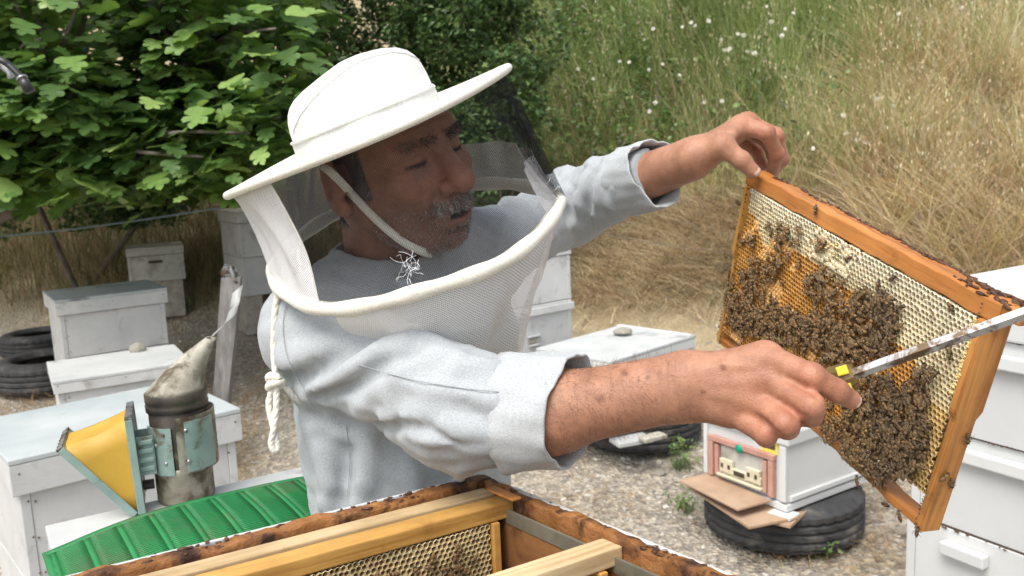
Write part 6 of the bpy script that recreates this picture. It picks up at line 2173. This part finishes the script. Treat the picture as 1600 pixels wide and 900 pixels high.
def shirt(P):
    d = shirt_base(P)
    for pts, r, k, sign in FOLDS:
        f = None
        for i in range(len(pts) - 1):
            t0, t1 = i / (len(pts) - 1), (i + 1) / (len(pts) - 1)
            r0, r1 = r * (.35 + .65 * math.sin(math.pi * min(1, t0 * .9 + .08))), r * (.35 + .65 * math.sin(math.pi * min(1, t1 * .9 + .08)))
            c = sd_cap(P, pts[i], pts[i + 1], r0, r1); f = c if f is None else np.minimum(f, c)
        d = smin(d, f, k) if sign > 0 else ssub(d, f, k)
    # gentle crumple
    x, y, z = P[..., 0], P[..., 1], P[..., 2]
    d = d + .0012 * np.sin(x * 62 + 9 * np.sin(z * 23)) * np.sin(z * 55 + 7 * np.sin(y * 31)) + .0005 * np.sin(x * 160 + z * 90 + 5 * np.sin(y * 60))
    # sharp little creases that run round the sleeves and fan from the armpit
    def crease(dirv, freq, wfreq, wamp, amp, sd):
        q = P @ v3(dirv); w = np.sin(x * wfreq + sd) + np.sin(z * wfreq * 1.3 + sd * 2) + np.sin(y * wfreq * .8 + sd * 3)
        m_ = np.clip(np.sin(x * 9 + sd * 5) * np.sin(z * 11 + sd) + np.sin(y * 8 + sd * 2) * .5, 0, 1)
        return amp * m_ * (1 - np.abs(np.sin(q * freq + w * wamp))) ** 2.5
    d = d - crease(CR * .55 + CU * .83, 62, 14, .55, .0060, 1.0) - crease(CR * .9 - CU * .3, 48, 12, .6, .0046, 2.3) + crease(CR * .75 + CU * .66, 85, 18, .5, .0042, 4.1)
    # open at the neck, cut at the sleeve ends and hem
    nk = sd_cap(P, MH @ Vector((-.05, 0, -.13)), MH @ Vector((-.03, 0, 0)), .066, .075)
    d = ssub(d, nk, .006)
    for a, b in ((CUFF_R0, CUFF_R1), (CUFF_L0, CUFF_L1)):
        ax = (b - a).normalized(); e = a.lerp(b, .80)
        near = np.linalg.norm(P - v3(e), axis=-1)
        pl = (P - v3(e)) @ v3(ax)
        d = np.where(near < .10, np.maximum(d, pl), d)
    hem = ((P - v3(PELV)) @ v3(T_UP)) + .12
    return np.maximum(d, -hem)


lo, hi = bounds([R_SH, L_SH, R_EL, L_EL, CUFF_R1, CUFF_L1, SH_MID + T_UP * .06], .085)
q = PELV - T_UP * .13
lo = np.minimum(lo, np.array(q) - .19); hi = np.maximum(hi, np.array(q) + np.array((.19, .19, 0)))
V, F = surface_nets(shirt, lo, hi, .0042)
sh = pchild('shirt', V, F, MAT['shirt'])
sh.modifiers.new('smooth', 'SMOOTH').iterations = 1
sh['label'] = 'pale blue grey long sleeved work shirt'


def cuff(name, a, b, r0, r1, tail, seed):
    """turned-back cuff: a double tube with a soft fold"""
    ax = (b - a).normalized(); u = (CU - ax * CU.dot(ax)).normalized(); w = ax.cross(u)
    L = (b - a).length; n = 56; V = []; F = []
    prof = [(.0, .002), (.0, .0035), (.15, .0042), (.5, .0045), (.85, .0052), (.97, .0055), (1.0, .0048), (1.0, .0030), (.9, .0005), (.6, -.001)]
    for t, o in prof:
        for k in range(n):
            an = 2 * math.pi * k / n
            rr = r0 + (r1 - r0) * t + o + .0030 * math.sin(3 * an + seed + 2 * t) + .0020 * math.sin(7 * an + 5 * t + seed) + .0010 * math.sin(15 * an - 4 * t)
            low = max(0, -math.cos(an)) ** 3 * tail
            sl = .012 * math.cos(an + seed) * t
            V.append(a + ax * (L * t + sl) + (u * math.cos(an) * (1.04) + w * math.sin(an) * .98) * rr - u * low)
    m = len(prof)
    for i in range(m - 1):
        for k in range(n): F.append((i * n + k, i * n + (k + 1) % n, (i + 1) * n + (k + 1) % n, (i + 1) * n + k))
    return pchild(name, V, F, MAT['cuff'])
MAT['cuff'] = cloth_mat('chambray_reverse', (.385, .41, .42), (.445, .465, .47))
cuff('cuff', CUFF_R0, CUFF_R1, .0545, .0500, .004, .5)
# stitched seams lying on the cloth
SVW = V.copy(); _w = SVW - np.array(CAM); SD = _w @ np.array(CF); SPX = 800 + FPX * (_w @ np.array(CR)) / SD; SPY = 450 - FPX * (_w @ np.array(CU)) / SD
def on_shirt(px, py):
    m_ = (np.abs(SPX - px) < 6) & (np.abs(SPY - py) < 6)
    return at(px, py, SD[m_].min() - .0004) if m_.any() else None
def stitch(pl, r=.0006):
    pts = [on_shirt(q.x, q.y) for q in smooth_curve([Vector((a, b, 0)) for a, b in pl], 7)]
    pts = [q for q in pts if q is not None]
    if len(pts) > 3:
        v_, f_ = tube_arrays(pts, r, 5); pchild('seam', [q for q in v_], [q for q in f_ if len(set(q)) == 4], MAT['shirt'], parent=sh)
stitch([(452, 462), (442, 500), (446, 550), (466, 596), (486, 630)])
stitch([(560, 570), (640, 592), (720, 606), (780, 612)])
stitch([(540, 665), (546, 720), (542, 780)])
cuff('cuff', CUFF_L0, CUFF_L1, .0415, .0400, .010, 2.0)

# collar, placket button seams
def collar():
    c = MH @ Vector((-.052, 0, -.150)); V = []; F = []; n = 48
    ax = H_u.lerp(T_UP, .5).normalized(); f = (H_f - ax * H_f.dot(ax)).normalized(); l = ax.cross(f)
    prof = [(.070, -.022), (.069, .012), (.073, .018), (.082, .008), (.090, -.022), (.086, -.024), (.080, .002)]
    for r, z in prof:
        for k in range(n):
            an = R(28) + (2 * math.pi - R(56)) * k / (n - 1)
            fr = math.exp(-((min(k, n - 1 - k)) / 8) ** 2)
            V.append(c + (f * math.cos(an) + l * math.sin(an)) * (r + .012 * fr) + ax * (z - .022 * fr))
    for i in range(len(prof) - 1):
        for k in range(n - 1): F.append((i * n + k, i * n + k + 1, (i + 1) * n + k + 1, (i + 1) * n + k))
    return pchild('collar', V, F, MAT['cuff'])
collar()

# trousers and shoes (behind the hive)
MAT['denim'] = surf('dark_trousers', (.045, .055, .075), (.07, .085, .11), 12, .9, bscale=200, bstr=.3)
lo, hi = bounds([HIP, FOOT_R, FOOT_L], .24)
def trousers(P):
    d = legs_core(P, .014)
    return np.maximum(d, .09 - P[..., 2])
V, F = surface_nets(trousers, lo, hi, .012); pchild('trousers', V, F, MAT['denim'])
for ft in (FOOT_R, FOOT_L):
    fw = Vector((T_FW.x, T_FW.y, 0)).normalized()
    g0 = gz(ft.x, ft.y)
    def shoe(P, ft=ft, fw=fw, g0=g0):
        a = Vector((ft.x, ft.y, g0 + .045)); d = sd_cap(P, a - fw * .05, a + fw * .15, .048, .042)
        d = smin(d, sd_cap(P, a, a + Vector((0, 0, .07)), .052, .05), .03)
        return np.maximum(d, g0 + .004 - P[..., 2])
    lo, hi = bounds([Vector((ft.x, ft.y, g0)) - fw * .1, Vector((ft.x, ft.y, g0 + .1)) + fw * .2], .07)
    V, F = surface_nets(shoe, lo, hi, .008); pchild('shoe', V, F, MAT['black_plastic'])

# ================================================================== hat and veil
MAT['canvas'] = cloth_mat('white_cotton', (.66, .65, .605), (.72, .715, .675))
MAT['piping'] = cloth_mat('cream_piping', (.66, .64, .55), (.73, .71, .63))


def net_mat(name, col, pitch, frac, rough=.8, stain=None, diag=False):
    """woven net: threads where the weave has threads, air between"""
    m, nt, b = newmat(name)
    uv = N(nt, 'ShaderNodeUVMap'); sp = N(nt, 'ShaderNodeSeparateXYZ'); nt.links.new(uv.outputs[0], sp.inputs[0])
    def M2(op, a, bb):
        x = N(nt, 'ShaderNodeMath', operation=op)
        for i, v in enumerate((a, bb)):
            if v is None: continue
            if hasattr(v, 'links'): nt.links.new(v, x.inputs[i])
            else: x.inputs[i].default_value = v
        return x.outputs[0]
    u, v = sp.outputs[0], sp.outputs[1]
    if diag: u, v = M2('ADD', u, v), M2('SUBTRACT', u, v)
    tu = M2('LESS_THAN', M2('FRACT', M2('DIVIDE', u, pitch), None), frac)
    tv = M2('LESS_THAN', M2('FRACT', M2('DIVIDE', v, pitch), None), frac)
    mask = M2('MAXIMUM', tu, tv)
    c = col
    b.inputs['Base Color'].default_value = rgb(col); b.inputs['Roughness'].default_value = rough; b.inputs['Specular IOR Level'].default_value = .2
    if stain:
        n1 = noise(nt, 9, 6, .6, rand=False); f = ramp(nt, n1.outputs['Fac'], [(.55, 0.0), (.75, 1.0)]).outputs[0]
        nt.links.new(mixc(nt, f, col, stain), b.inputs['Base Color'])
    t = N(nt, 'ShaderNodeBsdfTransparent'); mx = N(nt, 'ShaderNodeMixShader')
    nt.links.new(mask, mx.inputs[0]); nt.links.new(t.outputs[0], mx.inputs[1]); nt.links.new(b.outputs[0], mx.inputs[2])
    nt.links.new(mx.outputs[0], nt.nodes['Material Output'].inputs['Surface'])
    return m
MAT['net_black'] = net_mat('black_net', (.012, .012, .014), .0019, .145)
MAT['net_white'] = net_mat('white_net', (.78, .78, .78), .0034, .42, diag=True)
MAT['net_bib'] = net_mat('white_net_cloth', (.76, .75, .73), .0044, .40, stain=(.60, .46, .34), diag=True)

def brim_pt(th, r, dz=0.0):
    c, s = math.cos(th), math.sin(th)
    # front visor lifts a little, near edge dips
    wave = .006 * math.cos(th) * (r / BR) ** 2 - .004 * math.sin(th) * (r / BR) ** 2 + .0022 * math.sin(3 * th + 1) * (r / BR) ** 3
    return BC + (e1 * c + e2 * s) * r + BN * (wave + dz)
hat = empty('beekeeper_hat', BC); tag(hat, 'white cotton beekeeper hat with netting veil worn by the man', 'hat')
def hchild(name, V, F, mat, uv=None, smooth=True, solid=None):
    V = np.array([tuple(v) for v in V]) - np.array(BC)
    o = link(name, np_mesh(name, V, np.asarray(F), smooth, uv=uv), mat, hat)
    if solid: s = o.modifiers.new('s', 'SOLIDIFY'); s.thickness = solid; s.offset = 0
    return o
def gridF(m, n, wrap=False):
    F = []
    for i in range(m - 1):
        for k in range(n if wrap else n - 1): F.append((i * n + k, i * n + (k + 1) % n, (i + 1) * n + (k + 1) % n, (i + 1) * n + k))
    return F
NTH = 96
# brim
rs = np.linspace(.078, BR, 9)
V = [brim_pt(2 * math.pi * k / NTH, r, .0012 * math.sin((r - .09) * 420)) for r in rs for k in range(NTH)]
hchild('brim', V, gridF(len(rs), NTH, True), MAT['canvas'], solid=.003)
V, F = tube_arrays([brim_pt(2 * math.pi * k / NTH, BR + .001) for k in range(NTH)], .0052, 10, True)
hchild('brim_piping', V, F, MAT['piping'])
# crown: oval, sides slope in, soft dented top, brim band and lengthwise seam
CE1, CE2 = .0905, .100
prof = [(1.045, -.007), (1.03, .010), (1.02, .019), (1.0, .0205), (.99, .033), (.965, .046), (.925, .056), (.865, .064), (.77, .0710), (.62, .0770), (.42, .0815), (.2, .084), (.02, .0850)]
V = []
for r, z in prof:
    for k in range(NTH):
        th = 2 * math.pi * k / NTH; c, s = math.cos(th), math.sin(th)
        dent = .0026 * r * math.sin(4 * th + 1.3) * math.sin(math.pi * min(1, z / .1)) + .0014 * r * math.sin(9 * th + 40 * z)
        fr = 1 + dent * 5 * (1 if r > .3 else r)
        zz = z * (1 + .05 * r * math.sin(2 * th + .7)) + (.016 * math.exp(-((th - 5.9) % 6.283 - 0) ** 2) * 0) + .010 * c * r * (z / .1) - .010 * (1 - r) * r * math.cos(2 * th)
        q = brim_pt(th, .001) 
        V.append(BC + e1 * .001 + e1 * c * CE1 * r * fr + e2 * s * CE2 * r * fr + BN * (zz + .001))
hchild('crown', V, gridF(len(prof), NTH, True), MAT['canvas'])
# seams: a raised flap line across the crown and the band top
def crown_pt(th, i):
    k = int(round(th / (2 * math.pi) * NTH)) % NTH
    return V[i * NTH + k]
CV = list(V)
seam = []
for t in np.linspace(0, 1, 26):
    th = R(155 - 150 * t); ii = 4 + 4 * math.sin(math.pi * t * .9); i0 = int(ii); f = ii - i0
    k = int(round(th / (2 * math.pi) * NTH)) % NTH
    p = CV[i0 * NTH + k].lerp(CV[min(i0 + 1, len(prof) - 1) * NTH + k], f); c = BC + BN * .04
    seam.append(p + (p - c).normalized() * .0006)
v_, f_ = tube_arrays(smooth_curve(seam, 2), .0009, 6); o = hchild('seam', v_, [q for q in f_ if len(set(q)) == 4], MAT['canvas'])
band = [BC + e1 * .001 + e1 * math.cos(a) * CE1 * 1.03 + e2 * math.sin(a) * CE2 * 1.03 + BN * .0200 for a in np.linspace(0, 2 * math.pi, 72, endpoint=False)]
v_, f_ = tube_arrays(band, .0020, 6, True); hchild('seam', v_, f_, MAT['canvas'])

# lower hoop
RC = at(652, 366, 1.10); RR = .180
RN = cvec(-.205, .88, -.40)
r1 = cvec(.973, .231, 0); r1 = (r1 - RN * r1.dot(RN)).normalized(); r2 = RN.cross(r1).normalized()
if r2.dot(CF) > 0: r2 = -r2
def ring_pt(th, r=RR, dz=0.0):
    return RC + (r1 * math.cos(th) + r2 * math.sin(th)) * r + RN * (dz + .006 * math.sin(2 * th + .6) + .003 * math.sin(5 * th))
v_, f_ = tube_arrays([ring_pt(2 * math.pi * k / NTH) for k in range(NTH)], [.0088 + .0009 * math.sin(k * 1.1) for k in range(NTH)], 12, True)
hchild('hoop', v_, f_, MAT['piping'])


def veil(name, t0, t1, n, mat, inset=.0):
    m = 26; V = []; UV = []
    for i in range(m):
        t = i / (m - 1)
        for k in range(n):
            th = t0 + (t1 - t0) * k / (n - 1)
            A = brim_pt(th, BR * .972, -.006); B = ring_pt(th, RR + .002, .004)
            p = A.lerp(B, t); c = (BC.lerp(RC, t)); out = (p - c).normalized()
            wr = math.sin(math.pi * t)
            p = p + out * (wr * (.004 * math.sin(11 * th + 2 * t) + .0025 * math.sin(23 * th + 6 * t)) - wr * .010 + inset)
            V.append(p); UV.append((th * .19, t * .20))
    return hchild(name, V, gridF(m, n), mat, uv=UV)
TB0, TB1 = R(-88), R(127)
veil('black_net_panel', TB0, TB1, 90, MAT['net_black'])
veil('white_net_panel', TB1 - R(.5), 2 * math.pi + TB0 + R(.5), 70, MAT['net_white'], .0006)
def far_white():
    # the white netting comes round the far side below the dark panel
    n, m = 60, 14; V = []; UV = []
    for i in range(m):
        for k in range(n):
            th = R(-100) + R(128) * k / (n - 1); t = .60 + .06 * math.sin(th * 3) + (.40 - .06 * math.sin(th * 3)) * i / (m - 1)
            t = .58 + (1 - .58) * i / (m - 1) + .05 * math.sin(th * 2.2 + .5) * (1 - i / (m - 1))
            A = brim_pt(th, BR * .972, -.006); B = ring_pt(th, RR + .002, .004); p = A.lerp(B, t); out = (p - BC.lerp(RC, t)).normalized()
            wr = math.sin(math.pi * t)
            p = p + out * (wr * (.004 * math.sin(11 * th + 2 * t) + .0025 * math.sin(23 * th + 6 * t)) - wr * .010 - .0015)
            V.append(p); UV.append((th * .19, t * .20))
    hchild('white_net_panel', V, gridF(m, n), MAT['net_white'], uv=UV)
far_white()
# hem where black meets white, bunched dark folds at the visor
for th in (TB1, TB0):
    pts = []
    for i in range(22):
        t = i / 21; A = brim_pt(th, BR * .972, -.006); B = ring_pt(th, RR + .002, .004); p = A.lerp(B, t); out = (p - BC.lerp(RC, t)).normalized()
        pts.append(p + out * (.001 - math.sin(math.pi * t) * .010 + math.sin(math.pi * t) * (.004 * math.sin(11 * th + 2 * t) + .0025 * math.sin(23 * th + 6 * t))))
    v_, f_ = tube_arrays(pts, .0007, 6); hchild('net_hem', v_, [q for q in f_ if len(set(q)) == 4], MAT['piping'])
def loose_fold(a0, b0, a1, b1, sag):
    """a gathered strip of the black net lying against the panel"""
    V = []; UV = []; m, n = 20, 14
    for i in range(m):
        t = i / (m - 1)
        for k in range(n):
            s = k / (n - 1)
            th = (a0 + (b0 - a0) * s) * (1 - t) + (a1 + (b1 - a1) * s) * t
            A = brim_pt(th, BR * .972, -.006); B = ring_pt(th, RR + .002, .004); p = A.lerp(B, t); out = (p - BC.lerp(RC, t)).normalized()
            p = p + out * (-.008 * math.sin(math.pi * t) + .004 + .007 * math.sin(s * 9 + 3 * t) * (.4 + math.sin(math.pi * t)))
            V.append(p); UV.append((s * .06, t * .2))
    return hchild('net_fold', V, gridF(m, n), MAT['net_black'], uv=UV)
loose_fold(R(44), R(8), R(14), R(-4), .01)
loose_fold(R(28), R(12), R(8), R(0), .01)

# bib of white netting below the hoop
def shirt_depth(px, py): return trace(shirt_base, px, py)
def bib():
    n, m = 60, 22; V = []; UV = []
    bot = smooth_curve([Vector((540, 520, 0)), Vector((590, 560, 0)), Vector((650, 590, 0)), Vector((705, 610, 0)), Vector((760, 612, 0)), Vector((803, 600, 0)), Vector((812, 520, 0)), Vector((842, 430, 0)), Vector((860, 372, 0))], 8)
    for k in range(n):
        s = k / (n - 1); th = R(122) + (R(-12) - R(122)) * s
        A = ring_pt(th, RR - .001, -.006)
        j = s * (len(bot) - 1); j0 = min(int(j), len(bot) - 2); q = bot[j0].lerp(bot[j0 + 1], j - j0)
        d = trace(torso_core, q.x, q.y)
        d = min(d if d else 1.2, 1.17)
        dA = (A - CAM).dot(CF)
        B = at(q.x, q.y, d - .014)
        for i in range(m):
            t = i / (m - 1)
            p = A.lerp(B, t) - CF * (.020 * math.sin(math.pi * t)) + CR * (.006 * math.sin(7 * s * 6 + 3 * t) * t)
            p = p - CF * (.007 * math.sin(s * 34 + 2 * t) * t)
            V.append(p); UV.append((s * .42, t * .22))
    F = []
    for k in range(n - 1):
        for i in range(m - 1): F.append((k * m + i, k * m + i + 1, (k + 1) * m + i + 1, (k + 1) * m + i))
    hchild('net_bib', V, F, MAT['net_bib'], uv=UV)
bib()

# chin strap along the cheek
def head_w(P): return head_sdf(to_head(P))
sp = []
for px, py in smooth_curve([Vector((486, 246, 0)), Vector((520, 272, 0)), Vector((556, 310, 0)), Vector((590, 345, 0)), Vector((630, 378, 0)), Vector((668, 396, 0)), Vector((694, 400, 0))], 5) and [(q.x, q.y) for q in smooth_curve([Vector((486, 246, 0)), Vector((520, 272, 0)), Vector((556, 310, 0)), Vector((590, 345, 0)), Vector((630, 378, 0)), Vector((668, 396, 0)), Vector((694, 400, 0))], 5)]:
    d = trace(head_w, px, py); sp.append(at(px, py, (d if d and d < 1.2 else (sp and (sp[-1] - CAM).dot(CF) or 1.0)) - .003))
V = []; UV = []
for i, p in enumerate(sp):
    t = (sp[min(i + 1, len(sp) - 1)] - sp[max(i - 1, 0)]).normalized(); w = t.cross(-CF).normalized() * .0048
    V += [p - w, p + w]; UV += [(0, i * .01), (.01, i * .01)]
hchild('chin_strap', V, gridF(len(sp), 2), MAT['piping'], solid=.0012)
bm = bmesh.new(); bmesh.ops.create_uvsphere(bm, u_segments=12, v_segments=8, radius=.007)
link('strap_knot', bm_mesh('strap_knot', bm, True), MAT['piping'], hat, loc=sp[0] - BC)

# frayed threads on the hoop
def fray(px, py, d, n, sp_, mat, lab):
    V = []; F = []; c = at(px, py, d)
    for k in range(n):
        p = [c + Vector((random.gauss(0, sp_ * .5), random.gauss(0, sp_ * .2), random.gauss(0, sp_ * .4)))]
        dr = Vector((random.gauss(0, 1), random.gauss(-.2, .4), random.gauss(.3, 1))).normalized()
        for i in range(4):
            dr = (dr + Vector((random.gauss(0, .8), random.gauss(0, .5), random.gauss(0, .8)))).normalized(); p.append(p[-1] + dr * sp_ * .55)
        v, f = tube_arrays(smooth_curve(p, 4), .00027, 4); o = len(V); V += v; F += [tuple(j + o for j in q) for q in f if len(set(q)) == 4]
    hchild('frayed_threads', V, F, mat)
thr = surf('white_thread', (.70, .73, .76), (.78, .80, .82), 40, .8, bstr=0)
dn = (ring_pt(R(92)) - CAM).dot(CF)
fray(641, 416, dn - .002, 18, .0095, thr, '')
fray(850, 305, (ring_pt(R(12)) - CAM).dot(CF) - .012, 14, .009, thr, '')
fray(657, 462, dn - .012, 2, .008, thr, '')

# cotton cord tied at the back of the hoop
def cord():
    root = empty('tie_rope', at(432, 600, 1.10)); c0 = root.location.copy()
    tag(root, 'white cotton cord hanging knotted behind the near shoulder', 'cord')
    def rope(name, pl, r):
        pts = smooth_curve([at(*p) for p in pl], 10); n = len(pts)
        V = []; F = []; o = 0
        for ph in (0, 2.094, 4.189):
            q = []
            for i, p in enumerate(pts):
                t = (pts[min(i + 1, n - 1)] - pts[max(i - 1, 0)]).normalized(); u = t.orthogonal().normalized() if i == 0 else (u - t * u.dot(t)).normalized(); w = t.cross(u)
                a = ph + i * .55; q.append(p + (u * math.cos(a) + w * math.sin(a)) * r * .32 - c0)
            v, f = tube_arrays(q, r * .80, 7); oo = len(V); V += v; F += [tuple(j + oo for j in s) for s in f if len(set(s)) == 4]
        link(name, np_mesh(name, np.array([tuple(v) for v in V]), np.array(F)), MAT['piping'], root)
    rope('cord_strand', [(446, 446, 1.06), (434, 462, 1.05), (429, 500, 1.045), (428, 550, 1.045), (431, 590, 1.045)], .0038)
    rope('cord_strand', [(440, 452, 1.055), (436, 500, 1.050), (434, 555, 1.048), (430, 592, 1.048)], .0033)
    rope('cord_loop', [(428, 600, 1.045), (420, 630, 1.045), (426, 662, 1.045), (432, 690, 1.045), (434, 700, 1.045), (428, 704, 1.043), (424, 690, 1.042), (430, 660, 1.041), (432, 625, 1.042), (432, 602, 1.043)], .0038)
    rope('cord_tail', [(434, 596, 1.045), (446, 606, 1.05), (462, 622, 1.06), (482, 636, 1.075)], .0036)
    kn = []
    for i in range(40):
        a = i / 39 * 4 * math.pi; kn.append((430 + 10 * math.cos(a), 597 + 7 * math.sin(a * .5) + 4 * math.sin(a), 1.043 + .006 * math.sin(a)))
    rope('cord_knot', kn[::4], .0048)
cord()

# black microphone-like rod at the upper left corner
def rod():
    a = [at(-300, 10, .64), at(-120, 32, .63), at(-10, 88, .62), at(15, 103, .62), at(34, 122, .62), at(47, 143, .62)]
    root = empty('black_rod', a[0]); c0 = a[0]
    tag(root, 'thin bent black rod with a tip poking in at the upper left', 'rod')
    link('stand_pole', poly_mesh('stand_pole', *tube_arrays([Vector((0, 0, .02)), Vector((0, 0, -c0.z + .01))], .008, 10)), MAT['black_plastic'], root)
    for nm, pl, r, mt in (('rod', smooth_curve(a[:5], 6), .0024, MAT['black_plastic']), ('rod_tip', [a[4], a[5]], .0036, MAT['black_plastic']), ('second_rod', smooth_curve([at(-300, 24, .65), at(-110, 52, .64), at(0, 101, .63), at(18, 121, .63)], 6), .0026, MAT['steel']), ('ring', [a[4] - (a[5] - a[4]) * .06, a[4] + (a[5] - a[4]) * .08], .0039, MAT['steel'])):
        v, f = tube_arrays([p - c0 for p in pl], r, 10); link(nm, poly_mesh(nm, v, f), mt, root)
rod()
